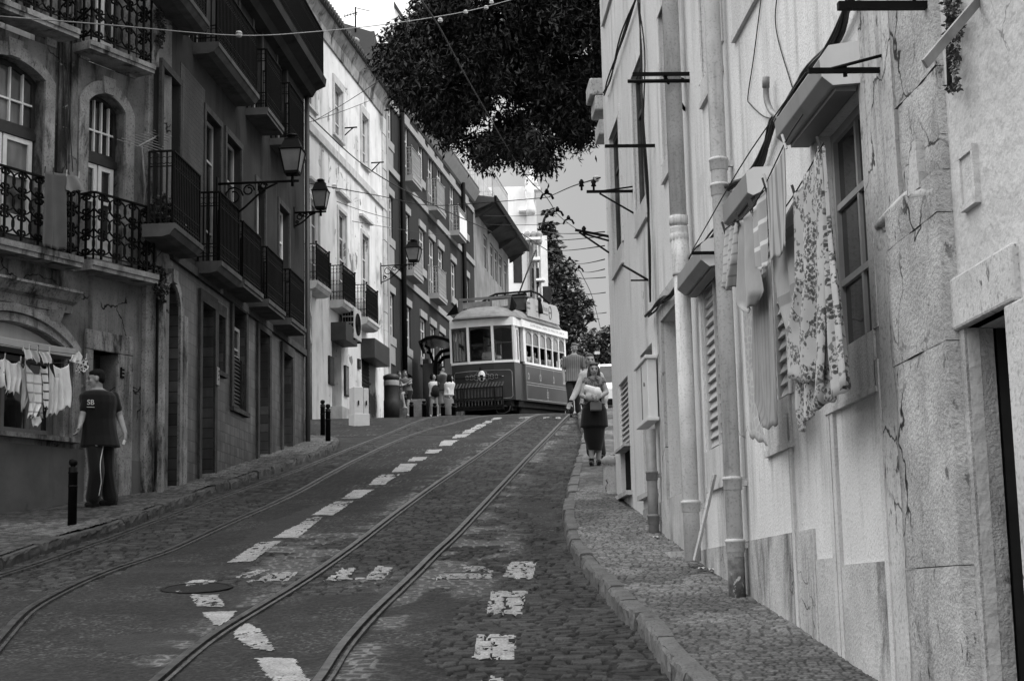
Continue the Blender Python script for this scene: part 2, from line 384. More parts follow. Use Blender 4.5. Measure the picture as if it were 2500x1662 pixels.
xl_w = lambda Y: np.where(Y < 30.4, fl(np.minimum(Y, 30.4)) - .15, -9.0)
_kc = sorted([(p.y, p.x) for p in KL]); _kcy = np.array([q[0] for q in _kc]); _kcx = np.array([q[1] for q in _kc])
def xr_wl(Y): return np.minimum(np.interp(Y, _kcy, _kcx), 50) - .08
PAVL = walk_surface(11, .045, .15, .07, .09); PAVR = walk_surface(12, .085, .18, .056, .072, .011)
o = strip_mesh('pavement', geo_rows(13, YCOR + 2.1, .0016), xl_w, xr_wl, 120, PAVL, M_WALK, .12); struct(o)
xr_wr = lambda Y: np.where(Y < 19.9, fr(np.minimum(Y, 19.9)) + .12, fr(19.9) + .12 + np.minimum((Y - 19.9) * 2.5, 7))
o = strip_mesh('pavement', np.concatenate([geo_rows(7.5, 20, .0008, .007), geo_rows(20.03, 46, .0016, .013)]), lambda Y: KRx(Y) + .10, xr_wr, 170, PAVR, M_WALK, .12); struct(o)
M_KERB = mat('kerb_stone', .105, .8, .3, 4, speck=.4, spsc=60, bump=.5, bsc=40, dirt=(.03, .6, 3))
def kerb(P, side, step=.95, w=.12, seed=1, dh=0., m_=None):
    mb = MB(); r = random.Random(seed); P = catmull(P, 3); L = [0]
    for i in range(1, len(P)): L.append(L[-1] + (P[i] - P[i - 1]).length)
    xs, ys = np.array([p.x for p in P]), np.array([p.y for p in P]); L = np.array(L)
    pt = lambda s: Vector((np.interp(s, L, xs), np.interp(s, L, ys), 0))
    s = 0
    while s < L[-1] - .2:
        n = s + step * r.uniform(.7, 1.25); n = min(n, L[-1]); dz = r.uniform(-.016, .012); dx = r.uniform(-.015, .015); rows = []
        m = 9
        for k in range(m + 1):
            q = s + .012 + (n - s - .024) * k / m; p = pt(q); t = (pt(q + .02) - pt(q - .02)).normalized(); o_ = Vector((t.y, -t.x, 0)) * side; z = gz(p.y)
            j = lambda a: r.uniform(-a, a)
            sec = [(-.012 - dx + j(.014), -.15), (-.006 - dx + j(.014), .04 + j(.015)), (-.002 - dx + j(.012), .095 + dz + dh + j(.012)), (.008 - dx + j(.008), .118 + dz + dh + j(.003)), (.026 + j(.006), .124 + dz + dh), (w * .6, .126 + dz + dh + j(.003)), (w + j(.004), .124 + dz + dh), (w + .002, -.15)]
            rows.append([p + o_ * a + Vector((0, 0, z + b)) for a, b in sec])
        mb.grid(rows, False)
        for row in (rows[0], rows[-1]): mb.add(row, [tuple(range(len(row)))])
        s = n
    return struct(mb.build('kerb', m_ or M_KERB))
kerb(KL, -1, .8, .12, seed=3, dh=-.010, m_=mat('shaded_kerb_stone', .06, .85, .4, 4, speck=.4, spsc=60, bump=.5, bsc=40, dirt=(.02, .55, 3))); kerb(KR, 1, .62, .115, seed=5)  # left kerb uses a darker copy, its shade put into the colour
M_GROUND = mat('earth_ground', .09, .9, .3, .5)
ys = np.concatenate([np.arange(-40, 120, 4.), np.arange(130, 900, 60.)]); xs = np.array([-400, -60, -20, -8, 0, 8, 20, 60, 400.])
X, Y = np.meshgrid(xs, ys); V = np.stack([X, Y, np.where(Y > 120, 9.2, prof(Y)) - .35], -1).reshape(-1, 3); cn = len(xs)
i = np.arange(len(ys) - 1)[:, None] * cn + np.arange(cn - 1)[None, :]
struct(link('ground', np_mesh('ground', V, np.stack([i, i + 1, i + cn + 1, i + cn], -1).reshape(-1, 4), M_GROUND), M_GROUND))
# ---------------------------------------------------------------- tram rails and road paint
M_RAIL = mat('rail_steel', .06, .5, .5, 8, metal=.6, dirt=(.012, .5, 12), spec=.4)
def rail_mesh(P, parent):
    mb = MB(); rows = []; Q = catmull(P, 4); sec = [(-.055, -.02), (-.05, .014), (-.042, .022), (.008, .022), (.012, -.03), (.036, -.03), (.039, .019), (.058, .015), (.062, -.02)]
    for i, p in enumerate(Q):
        t = Q[min(i + 1, len(Q) - 1)] - Q[max(i - 1, 0)]; t.normalize(); s = Vector((t.y, -t.x, 0)); z = gz(p.y)
        rows.append([Vector((p.x, p.y, z)) + s * a + Vector((0, 0, b)) for a, b in sec])
    mb.grid(rows, False); return mb.build('rail', M_RAIL, parent, fix=False)
for ks, lab in ((('L1', 'L2'), 'curving tram track beside the bollards and the tiled house, leading up to the tram'), (('R1', 'R2'), 'tram track beside the narrow pavement, running over worn cobbles to the crest')):
    t = thing('tram_track', lab, 'tram track', group='tram tracks set in the street')
    for k in ks: rail_mesh(RAIL[k] if k[1] == '2' else RAIL[k], t)
Z8 = lambda *q: [(600 + x / 2.299, 980 + y / 2.299) for x, y in q]
Z7 = lambda *q: [(x / 3.37, 1200 + y / 3.37) for x, y in q]
PAINT = [  # pixel quads and how worn each is
 (Z7((1870, 585), (2075, 572), (2320, 412), (2130, 420)), .25), (Z8((150, 765), (295, 765), (385, 690), (300, 690)), .1), (Z8((300, 690), (385, 690), (430, 650), (355, 650)), .5),
 (Z8((370, 640), (490, 640), (565, 590), (450, 590)), .15), (Z8((450, 590), (565, 590), (605, 560), (500, 562)), .5), (Z8((540, 545), (640, 543), (720, 495), (610, 495)), .1),
 (Z8((690, 468), (775, 468), (840, 425), (735, 428)), .1), (Z8((735, 426), (840, 424), (865, 410), (765, 412)), .45), (Z8((815, 397), (915, 393), (960, 348), (870, 350)), .1),
 (Z8((905, 338), (990, 335), (1025, 310), (940, 312)), .1), (Z8((1000, 292), (1075, 290), (1105, 268), (1025, 272)), .1), (Z8((1080, 250), (1150, 247), (1195, 215), (1110, 217)), .15),
 (Z8((1155, 208), (1230, 200), (1262, 182), (1180, 185)), .2), (Z8((1212, 180), (1265, 178), (1300, 157), (1235, 160)), .2), (Z8((1260, 158), (1310, 155), (1355, 128), (1300, 130)), .15),
 (Z8((1325, 125), (1365, 122), (1395, 108), (1350, 110)), .25), (Z8((1375, 106), (1430, 99), (1440, 90), (1395, 92)), .15),
 (Z7((1390, 835), (1610, 835), (1790, 730), (1580, 730)), .1), (Z7((1620, 955), (1850, 955), (1790, 850), (1560, 850)), .3), (Z7((1660, 1000), (1955, 985), (1880, 1060), (1790, 1115)), .1),
 (Z7((1905, 1185), (2160, 1155), (2040, 1080), (1950, 1130)), .12), (Z7((2060, 1300), (2250, 1320), (2160, 1157), (1920, 1190)), .3), (Z8((20, 1370), (160, 1400), (90, 1300), (0, 1290)), .25), (Z8((150, 1575), (360, 1575), (270, 1440), (50, 1440)), .15),
 (Z8((440, 1000), (560, 990), (625, 937), (540, 937)), .3), (Z8((660, 997), (770, 997), (830, 932), (740, 925)), .3), (Z8((440, 1003), (770, 1000), (772, 988), (470, 988)), .3),
 (Z8((0, 1012), (230, 1008), (300, 955), (160, 962)), .45), (Z8((-60, 985), (20, 990), (130, 945), (60, 945)), .5), (Z8((1040, 1000), (1375, 995), (1380, 972), (1100, 965)), .5), (Z8((1230, 960), (1385, 955), (1330, 925), (1200, 920)), .6),
 (Z8((1440, 990), (1610, 992), (1632, 905), (1490, 900)), .25), (Z8((1350, 1190), (1545, 1197), (1575, 1065), (1380, 1065)), .32), (Z8((1275, 1448), (1505, 1440), (1512, 1310), (1300, 1308)), .25), (Z8((1330, 1575), (1440, 1575), (1430, 1552), (1350, 1552)), .3),
 (Z8((1668, 94), (1700, 94), (1703, 87), (1672, 87)), .1), (Z8((1738, 93), (1768, 93), (1770, 86), (1742, 86)), .1), (Z8((1530, 96), (1590, 94), (1610, 87), (1550, 88)), .3)]
def paint_marks():
    VV, QQ, n0, tone = [], [], 0, []
    for px, wear in PAINT:
        P = gpts(px); xs = [p.x for p in P]; ys = [p.y for p in P]; far = max(ys) > 24
        dx, dy = (.03, .09) if far else (.012, .022)
        gx = np.arange(min(xs) - .02, max(xs) + .02, dx); gy = np.arange(min(ys) - .02, max(ys) + .02, dy)
        X, Y = np.meshgrid(gx, gy); z = road_h(X, Y) + .006; cx, cy = X[:-1, :-1] + dx / 2, Y[:-1, :-1] + dy / 2
        j = (fbm(cx * 14, cy * 14, 31, 3) - .5) * .035
        keep = inpoly(cx + j, cy + j * 2, P)
        e, rid = stones(cx, cy, .105, .145, 3, .45, .17); asp = asphalt_mask(cx, cy)
        k = fbm(cx * 30, cy * 20, 61, 4) * .62 + fbm(cx * 4, cy * 4, 62, 3) * .38
        keep &= np.where(asp, k > .28 + .36 * wear, (k + (e - .5) * .42) > .30 + .36 * wear)
        idx = np.arange(X.size).reshape(X.shape); q = np.stack([idx[:-1, :-1], idx[:-1, 1:], idx[1:, 1:], idx[1:, :-1]], -1)[keep]
        VV.append(np.stack([X, Y, z], -1).reshape(-1, 3)); QQ.append(q + n0); n0 += X.size
        tone.append(.17 + .18 * fbm(X * 9, Y * 9, 71, 3) - .10 * wear)
    V = np.concatenate(VV); Q = np.concatenate(QQ); T = np.concatenate([t.ravel() for t in tone]); used = np.unique(Q); mp = np.zeros(len(V), int); mp[used] = np.arange(len(used))
    mp_ = att_mat('road_paint', .2); struct(link('road_markings', np_mesh('road_markings', V[used], mp[Q], mp_, True, {'tone': T[used]}), mp_))
paint_marks()
M_IRON = mat('cast_iron', .012, .75, .4, 20, bump=.4, bsc=70)
def manhole():
    P = gpts([(370, 1444), (590, 1430), (480, 1423), (480, 1450)]); c = (P[0] + P[1]) / 2; r = (P[1] - P[0]).length / 2 * .8
    t = thing('manhole_cover', 'dark round iron manhole cover in the asphalt with white paint across it', 'manhole cover', (c.x, c.y, gz(c.y)))
    t.rotation_euler = (math.atan(.15), 0, 0)
    mb = MB(); mb.lathe([(r, -.03), (r, .012), (r * .9, .014), (r * .88, .008), (.001, .008)], 40, sm=False); mb.build('cover', M_IRON, t)
manhole()
# ---------------------------------------------------------------- facades
class Wall:
    """a vertical facade: local x runs along it, local y points out to the street, z is height above zb"""
    def __init__(s, A, B, zb, root=None):
        s.A, s.B, s.zb = A, B, zb; d = (B - A); s.L = d.length; s.ang = math.atan2(d.y, d.x); s.c, s.s_ = math.cos(s.ang), math.sin(s.ang); s.root = root
    def make(s, name, label, cat, group=None):
        s.root = thing(name, label, cat, (s.A.x, s.A.y, s.zb), s.ang, group); return s
    def loc(s, p): 
        x, y = p[0] - s.A.x, p[1] - s.A.y; return Vector((x * s.c + y * s.s_, -x * s.s_ + y * s.c, p[2] - s.zb))
    def wor(s, x, y, z): return Vector((s.A.x + x * s.c - y * s.s_, s.A.y + x * s.s_ + y * s.c, z + s.zb))
    def _ray(s, px, py):
        o = s.loc((0, 0, 0)); r = ray(px, py); return o, s.loc((r.x, r.y, r.z)) - o
    def hit(s, px, py, out=0.):
        o, d = s._ray(px, py); t = (out - o.y) / d.y; return (o.x + d.x * t, o.z + d.z * t)
    def cross(s, px, py, x):
        o, d = s._ray(px, py); t = (x - o.x) / d.x; return (o.y + d.y * t, o.z + d.z * t)
    def rect(s, x0, x1, yt, yb, out=0.):
        ym = (yt + yb) / 2; a, b = s.hit(x0, ym, out)[0], s.hit(x1, ym, out)[0]; xm = (x0 + x1) / 2
        return (min(a, b), max(a, b), s.hit(xm, yb, out)[1], s.hit(xm, yt, out)[1])
    def sub(s, name, label, cat, x, y, z, group=None):
        return thing(name, label, cat, s.wor(x, y, z), s.ang, group)
    def ground(s, x, y=.1, off=.12):
        p = s.wor(x, y, 0); return gz(p.y, off) - s.zb
def panel(mb, s0, s1, z0, z1, holes, o=0., depth=.12):
    """a facade sheet with rectangular (or segment-arched) openings and their reveals; hole = (a, b, c, d[, rise])"""
    xs = sorted({s0, s1, *[h[0] for h in holes], *[h[1] for h in holes]}); zs = sorted({z0, z1, *[h[2] for h in holes], *[h[3] for h in holes]})
    xs = [x for x in xs if s0 <= x <= s1]; zs = [z for z in zs if z0 <= z <= z1]
    for i in range(len(xs) - 1):
        for j in range(len(zs) - 1):
            cx, cz = (xs[i] + xs[i + 1]) / 2, (zs[j] + zs[j + 1]) / 2
            if any(h[0] < cx < h[1] and h[2] < cz < h[3] for h in holes): continue
            mb.add([(xs[i], o, zs[j]), (xs[i + 1], o, zs[j]), (xs[i + 1], o, zs[j + 1]), (xs[i], o, zs[j + 1])], [(0, 1, 2, 3)])
    for h in holes:
        a, b, c, d = h[:4]; rise = h[4] if len(h) > 4 else 0; q = o - (h[5] if len(h) > 5 else depth); sp = d - rise
        arc = arch_pts(a, b, sp, rise) if rise else [(a, d), (b, d)]
        pl = [(a, c)] + arc + [(b, c)]
        for k in range(len(pl)):
            (x1_, z1_), (x2_, z2_) = pl[k], pl[(k + 1) % len(pl)]
            mb.add([(x1_, o, z1_), (x2_, o, z2_), (x2_, q, z2_), (x1_, q, z1_)], [(0, 1, 2, 3)])
        if rise:
            m = len(arc) // 2
            for k in range(len(arc) - 1):
                cn = (a, d) if k < m else (b, d)
                mb.add([(arc[k][0], o, arc[k][1]), (arc[k + 1][0], o, arc[k + 1][1]), (cn[0], o, cn[1])], [(0, 1, 2)])
            mb.add([(arc[m][0], o, arc[m][1]), (a, o, d), (b, o, d)], [(0, 1, 2)])
    return mb
def arch_pts(a, b, sp, rise, n=12):
    w = (b - a) / 2; r = (w * w + rise * rise) / (2 * rise); cz = sp + rise - r; cx = (a + b) / 2; t0 = math.asin(min(1, w / r))
    if rise > w: t0 = math.pi - t0
    return [(cx + r * math.sin(-t0 + 2 * t0 * k / n), cz + r * math.cos(-t0 + 2 * t0 * k / n)) for k in range(n + 1)]
def shell(mb, s0, s1, z0, z1, depth, o=0.):
    """sides, back and roof behind a facade sheet"""
    q = o - depth
    mb.add([(s0, o, z0), (s0, q, z0), (s0, q, z1), (s0, o, z1)], [(0, 1, 2, 3)]); mb.add([(s1, o, z0), (s1, q, z0), (s1, q, z1), (s1, o, z1)], [(0, 1, 2, 3)])
    mb.add([(s0, q, z0), (s1, q, z0), (s1, q, z1), (s0, q, z1)], [(0, 1, 2, 3)]); mb.add([(s0, o, z1), (s1, o, z1), (s1, q, z1), (s0, q, z1)], [(0, 1, 2, 3)])
def window(parent, h, y, mf, mg, cols=2, rows=(.7,), fw=.05, th=.05, name='window', bar=None, pane='pane', skirt=0, mskirt=None):
    """casement with glazing: frame mesh, then its pane as a sub-part; h as in panel(); y = depth of the frame's face"""
    a, b, c, d = h[:4]; rise = h[4] if len(h) > 4 else 0; sp = d - rise; bar = bar or fw * .7; mb = MB(); e = .003
    a, b, c = a + e, b - e, c + e; arc = arch_pts(a, b, sp, rise - e) if rise else None
    top = (lambda x: np.interp(x, [p[0] for p in arc], [p[1] for p in arc])) if arc else (lambda x: d - e)
    mb.box(a, a + fw, y - th, y, c, sp if arc else d - e); mb.box(b - fw, b, y - th, y, c, sp if arc else d - e)
    mb.box(a + fw, b - fw, y - th, y - .002, c, c + fw)
    if arc:
        for i in range(len(arc) - 1):
            p, q = arc[i], arc[i + 1]; f = lambda u: ((a + b) / 2 + (u[0] - (a + b) / 2) * .93, u[1] - fw)
            mb.prism([p, q, f(q), f(p)], y - th, y)
    else: mb.box(a + fw, b - fw, y - th, y - .002, d - fw - e, d - e)
    hz = [c + (d - c) * r_ for r_ in rows]
    for z in hz: mb.box(a + fw, b - fw, y - th * .8, y - .006, z - bar / 2, z + bar / 2)
    for k in range(1, cols):
        x = a + (b - a) * k / cols; mb.box(x - bar / 2, x + bar / 2, y - th * .7, y - .009, c + fw, float(top(x)) - fw * .5)
    o = mb.build(name, mf, parent)
    gb = MB(); yy = y - th * .55
    if arc: gb.add([(a, yy, c)] + [(p[0], yy, p[1]) for p in arc] + [(b, yy, c)], [tuple(range(len(arc) + 2))])
    else: gb.add([(a, yy, c), (b, yy, c), (b, yy, d - e), (a, yy, d - e)], [(0, 1, 2, 3)])
    gb.build(pane, mg, o)
    return o
def louvre(mb, a, b, z0, z1, y, pitch=.055, ang=.5):
    z = z0
    while z < z1 - pitch * .3:
        mb.add([(a, y, z), (b, y, z), (b, y - pitch * ang, z + pitch), (a, y - pitch * ang, z + pitch)], [(0, 1, 2, 3)])
        mb.add([(a, y - pitch * ang, z + pitch), (b, y - pitch * ang, z + pitch), (b, y, z + pitch), (a, y, z + pitch)], [(0, 1, 2, 3)]); z += pitch
    return mb
def glass(name, v, var=.6, rough=.06, sc=1.5, spec=.5):
    t = NT(name); p = t.pos((1, 1, .35)); c = t.mt('MULTIPLY', v, t.mr(t.noise(p, sc, 3), .35, .68, 1 - var, 1 + var)); return t.fin(c, rough, spec)
M_GLASS = glass('dark_window_glass', .018); M_GLASSC = glass('curtained_glass', .10, .6, .12, 3); M_GLASSL = glass('pale_curtained_glass', .26, .35, .15, 4)
M_WFRAME = mat('white_window_paint', .60, .5, .12, 5, streak=.15, bump=.1); M_GFRAME = mat('grey_window_paint', .30, .55, .15, 5); M_DFRAME = mat('dark_painted_wood', .022, .5, .3, 6, bump=.15)
M_STEEL = mat('painted_dark_steel', .004, .6, .35, 14, spec=.1); M_WOODG = mat('weathered_grey_wood', .07, .8, .3, 6, streak=.5, ssc=12, bump=.3, bsc=30)
M_BLACK = mat('black_void', .004, .9, 0)
M_PIPE = mat('grey_white_pipe_paint', .54, .55, .12, 4, streak=.4, ssc=18, peel=(.16, .70, 5), speck=.25, spsc=60, bump=.25, bsc=12, dirt=(.3, .64, 3)); M_PIPED = mat('grey_pipe_paint', .20, .5, .25, 8, streak=.3, ssc=30)
M_STONE = mat('worn_limestone', .36, .9, .25, 3, streak=.4, ssc=7, speck=.22, spsc=60, bump=.7, bsc=48, bd=.02, dirt=(.13, .54, 1.4), crack=(.03, 1.5, .022, .46), pits=.95)
M_STONES = mat('smooth_limestone', .44, .85, .16, 3, streak=.42, ssc=9, speck=.3, spsc=45, bump=.4, bsc=50, bd=.012, pits=.8, crack=(.06, 1.2, .012, .47), dirt=(.2, .60, 1.3))
M_CABLE = mat('black_cable', .012, .55, .2, 20)
# ---------------------------------------------------------------- the pale house along the pavement
RW = Wall(RWA, RWB, 0.).make('plastered_house', 'pale plastered house with downpipes, shutter hoods and washing lines above the narrow pavement', 'house')
M_RW = mat('pale_grainy_plaster', .63, .92, .10, .9, streak=.5, ssc=4, peel=(.52, .62, 1.2), speck=.2, spsc=60, bump=.6, bsc=60, bd=.010, dirt=(.42, .62, .7), crack=(.26, .9, .008, .60))
M_APRON = mat('grey_apron_plaster', .50, .92, .12, 1.5, streak=.45, ssc=9, speck=.2, spsc=60, bump=.6, bsc=60, bd=.01, dirt=(.28, .6, 1.2))
M_RWLOW = mat('grey_plinth_plaster', .44, .92, .2, 2.5, streak=.7, ssc=5, speck=.25, spsc=55, bump=.7, bsc=55, bd=.012, dirt=(.12, .50, 1.1), crack=(.06, 1.6, .010, .52))
H = {k: RW.rect(*q) for k, q in dict(a=(1493, 1516, 300, 622), b=(1547, 1574, 147, 510), c=(1614, 1640, -5, 388), d=(1706, 1754, -250, 172),
     e=(1514, 1537, 923, 1206), f=(1568, 1598, 845, 1205), g=(1630, 1682, 742, 1335), h=(1719, 1778, 640, 1092), j=(1862, 1920, 520, 985), i=(2006, 2122, 250, 850)).items()}
TOPZ = 18.0
def right_house():
    hs = dict(H); g = list(hs['g']); g[2] = RW.ground((g[0] + g[1]) / 2) - .05; hs['g'] = tuple(g)
    lst = [(*h, 0, {'g': .45, 'i': .11, 'f': .2}.get(k, .05)) for k, h in hs.items()]
    mb = MB(); panel(mb, 1.25, RW.L, -2, TOPZ, lst); shell(mb, 1.25, RW.L, -2, TOPZ, 8); mb.build('wall', M_RW, RW.root)
    # stone pilaster: smooth strip, then the rough blocks
    mb = MB(); mb.box(.72, 1.25, -.4, .012, -2, TOPZ); mb.build('pilaster', M_STONES, RW.root)
    mb = MB(); z = -1.0; r = random.Random(4); k = 0
    zs = [-1.0, .10, 1.02, 1.78, RW.hit(2290, 545)[1], RW.hit(2290, 350)[1], RW.hit(2285, 180)[1], 5.2, 6.4, 9, TOPZ]
    zs = sorted(zs); zs_m = RW.hit(2250, 472)[1]; zs = sorted([z_ for z_ in zs if abs(z_ - zs_m) > .15] + [zs_m])
    for a, b in zip(zs, zs[1:]):
        lowr = b < zs_m + .02; w = (.80 if lowr else .60) + r.uniform(-.02, .04); P = []
        n = max(3, int((b - a) / .07)); m = 9
        for i in range(n + 1):
            row = []
            for j in range(m + 1):
                x = .0 + w * j / m; zz = a + .002 + (b - a - .004) * i / n
                edge = min(j, m - j, 1) * .6 + .4; row.append((x + (.02 * (fbm(np.array(zz * 5.), np.array(k + .5), 9, 3) - .5) if j == m else 0), (.062 if lowr else .026) + .010 * min(edge, 1 if 0 < i < n else .4) + .010 * (fbm(np.array(x * 11.), np.array(zz * 11.), 3 + k, 4) - .5) * 2, zz))
            P.append([(0, -.05, row[0][2])] + row + [(w, -.05, row[0][2])])
        mb.grid(P, True); k += 1
    mb.box(.002, .58, -.4, .01, -1.2, TOPZ)
    mb.build('quoin', M_STONE, RW.root)
    # carved roll moulding across the stone: a drain spout shape
    mb = MB(); p = lambda x, y, o_: (lambda q: Vector((q[0], o_, q[1])))(RW.hit(x, y, o_))
    mb.tube([p(2147, 552, .0), p(2185, 517, .015), p(2220, 484, .03), p(2246, 472, .04), p(2296, 470, .04)], [.026, .034, .036, .036, .036], 12)
    q0 = p(2270, 458, .0); mb.box(q0.x - .09, q0.x + .09, -.02, .075, q0.z - .02, q0.z + .05); mb.box(q0.x - .06, q0.x + .06, -.02, .07, q0.z + .05, q0.z + .2); mb.build('moulding', M_STONES, RW.root)
    # plinth with ribbed bands
    for x0, x1 in ((1.3, 3.1), (3.4, 4.0), (4.2, 5.6), (5.9, 7.4)):
        pass
    mb = MB()
    segs = [(1.27, 2.22, 1384, 1998), (2.25, 2.75, 1376, 1900), (2.78, H['g'][0] - .3, 1335, 1752)]
    for x0, x1, py, px in segs:
        z = RW.hit(px, py)[1]; mb.box(x0, x1, -.02, .014, -2, z)
    mb.box(H['f'][1] + .05, H['g'][0] - .02, -.02, .015, -2, RW.hit(1605, 1230)[1]); mb.box(H['g'][1] + .03, RW.L - 2.6, -.02, .011, -2, RW.hit(1556, 1230)[1] - .1)
    mb.build('plinth', M_RWLOW, RW.root)
    mb = MB(); zr = TOPZ
    for px in (1942, 2040, 2050, 2168):
        s = RW.hit(px, 1250)[0]; mb.box(s - .035, s + .035, -.01, .02, -2, RW.hit(px, 1000)[1] if px < 2100 else RW.hit(2105, 900)[1])
    mb.build('rib', M_APRON, RW.root)
    for k in 'abcd':
        h = H[k]; window(RW.root, h, -.04, M_WFRAME if k == 'd' else M_WOODG, M_GLASSL if k == 'd' else M_GLASS, 2, (.7,), .07, .04)
        yb = {'a': (1513, 660), 'b': (1571, 552), 'c': (1630, 437), 'd': (1731, 240)}[k]; zb_ = RW.hit(*yb)[1]
        mb = MB(); mb.box(h[0] - .05, h[1] + .05, -.01, .016, zb_ + .05, h[2] - .004); mb.box(h[0] - .06, h[1] + .06, -.01, .03, zb_, zb_ + .045); mb.build('sill', M_APRON, RW.root)
        mb = MB(); w = .12
        mb.box(h[0] - w, h[0], -.01, .014, h[2], h[3]); mb.box(h[1], h[1] + w, -.01, .014, h[2], h[3]); mb.box(h[0] - w, h[1] + w, -.01, .016, h[3], h[3] + w); mb.build('surround', M_RW, RW.root)
    for px, py in ((1484, 20), (1828, 26), (1640, -210)):
        s, z = RW.hit(px, py); mb = MB(); mb.box(s - .5, s + .5, -.01, .02, z, z + .5); mb.box(s - .52, s + .52, -.01, .03, z - .05, z - .003); mb.build('sill', M_APRON, RW.root)
    # ground floor: e shuttered slit, f vent behind the meter, g doorway, h and j roller shutters, i glazed window
    ms = mat('shutter_slats', .42, .55, .12, 6, streak=.2)
    e_, f_, g_, h_, j_ = (H[k] for k in 'efghj'); zt = RW.hit(1524, 1093)[1]
    mb = MB(); louvre(mb, e_[0], e_[1], zt, e_[3], -.02, .06); mb.build('shutter', ms, RW.root); mb = MB(); mb.box(e_[0] - .05, e_[1] + .05, -.05, .07, zt - .03, zt); mb.box(e_[0] - .1, e_[1] + .1, -.05, .07, e_[2] - .05, e_[2]); mb.build('sill', M_STONES, RW.root)
    mb = MB(); mb.box(e_[0], e_[1], -.3, -.05, e_[2], zt - .03); mb.build('door', M_BLACK, RW.root)  # black block stands in for the dark of the open lower half
    mb = MB(); mb.box(f_[0] - .1, f_[1] + .1, -.05, .07, f_[2] - .05, f_[2]); mb.build('sill', M_STONES, RW.root); mb = MB(); mb.box(f_[0], f_[1], -.25, -.195, f_[2], f_[3]); mb.build('door', M_BLACK, RW.root)  # the black block stands in for the dark inside the vent
    mb = MB(); mb.box(g_[0], g_[1], -.5, -.44, -1, g_[3]); mb.build('door', M_DFRAME, RW.root)
    mb = MB(); zg = RW.ground(g_[0]); mb.box(g_[0] - .28, g_[0] - .004, -.02, .03, -1, g_[3] + .25); mb.box(g_[1] + .004, g_[1] + .25, -.02, .03, -1, g_[3] + .25); mb.box(g_[0] - .002, g_[1] + .002, -.02, .032, g_[3] + .002, g_[3] + .25)
    mb.build('door_surround', M_STONES, RW.root); mb = MB(); mb.box(g_[0], g_[1], -.43, .2, zg - .6, zg + .05); mb.build('step', M_STONES, RW.root)
    for q, xl in ((h_, 1746), (j_, 1895)):
        mb = MB(); louvre(mb, q[0] + .05, q[1] - .05, q[2] + .02, q[3], -.012, .075, .45); o_ = mb.build('shutter', ms, RW.root)
        mb = MB(); x = (q[0] + q[1]) / 2
        mb.box(q[0] + .002, q[0] + .05, -.05, -.004, q[2], q[3]); mb.box(q[1] - .05, q[1] - .002, -.05, -.004, q[2], q[3]); mb.box(x - .014, x + .014, -.05, .002, q[2], q[3]); mb.build('frame', ms, o_)
        mb = MB(); mb.box(q[0] - .02, q[1] + .02, -.01, .02, q[2] - .28, q[2] - .003); mb.box(q[0] - .04, q[1] + .04, -.01, .028, q[2] - .325, q[2] - .283); mb.build('sill', M_APRON, RW.root)
        mb = MB(); w = .1
        mb.box(q[0] - w, q[0] - .002, -.01, .014, q[2], q[3]); mb.box(q[1] + .002, q[1] + w, -.01, .014, q[2], q[3]); mb.box(q[0] - w, q[1] + w, -.01, .015, q[3], q[3] + w); mb.build('surround', M_RW, RW.root)
    i_ = H['i']; window(RW.root, i_, -.075, M_GFRAME, M_GLASS, 2, (.32, .66), .05, .05)
    mb = MB(); mb.box(i_[0] - .03, i_[1] + .03, -.01, .02, i_[2] - .28, i_[2] - .003); mb.box(i_[0] - .05, i_[1] + .05, -.01, .03, i_[2] - .31, i_[2] - .283); mb.build('sill', M_APRON, RW.root)
    mb = MB(); w = .11; mb.box(i_[0] - w, i_[0] - .002, -.01, .016, i_[2], i_[3]); mb.box(i_[1] + .002, i_[1] + w, -.01, .016, i_[2], i_[3]); mb.box(i_[0] - w, i_[1] + w, -.01, .017, i_[3], i_[3] + w); mb.build('surround', M_STONES, RW.root)
    # external roller-shutter hoods: chamfered boxes over the three windows
    mh = mat('hood_paint', .21, .6, .1, 3, streak=.25, ssc=12, bump=.05); mhe = mat('hood_end_panel', .62, .5, .06, 3, streak=.15); mhd = mat('hood_underside', .12, .6, .1, 4)
    for poly, q in (([(2101, 100), (2022, 112), (2000, 145), (2006, 188), (2033, 209), (2103, 203)], i_), ([(1876, 406), (1838, 409), (1821, 421), (1825, 471), (1838, 477), (1876, 446)], j_), ([(1768, 577), (1727, 583), (1711, 596), (1711, 634), (1732, 650), (1768, 643)], h_)):
        s0 = q[0] - .04; s1 = q[1] + .1; P = [RW.cross(x, y, s0) for x, y in poly]; P[0] = (.002, P[0][1]); P[-1] = (.002, P[-1][1])
        mb = MB(); mb.prism([(a, b) for a, b in P], s0, s1, 'x'); hd = mb.build('hood', mh, RW.root, bev=.006); mb = MB(); mb.prism([(a, b) for a, b in P], s0 - .008, s0 - .002, 'x'); mb.build('end_panel', mhe, hd)
        zb_ = min(P[-1][1], P[-2][1]); mb = MB(); mb.box(s0 + .03, s1 - .03, .03, P[-2][0] - .02, zb_ - .02, zb_ + .02); mb.build('slot', mhd, hd)
    # rounded guard stone and cornice lumps at the far corner
    s, z = RW.hit(1490, 1215, .1); mb = MB(); zg = RW.ground(RW.L); mb.lathe([(.12, zg - .4), (.11, zg), (.10, zg + .28), (.09, zg + .33), (.12, zg + .35), (.11, zg + .41), (.05, zg + .45), (.001, zg + .46)], 14, (RW.L - .02, .04, 0)); mb.build('guard_stone', M_STONE, RW.root)
    for y0, y1, w in ((190, 235, .16), (236, 275, .10), (300, 340, .06)):
        mb = MB(); mb.box(RW.L + .004, RW.L + .5, -.5, w, RW.hit(1470, y1)[1], RW.hit(1470, y0)[1]); mb.build('cornice', M_STONES, RW.root, bev=.02)
right_house()
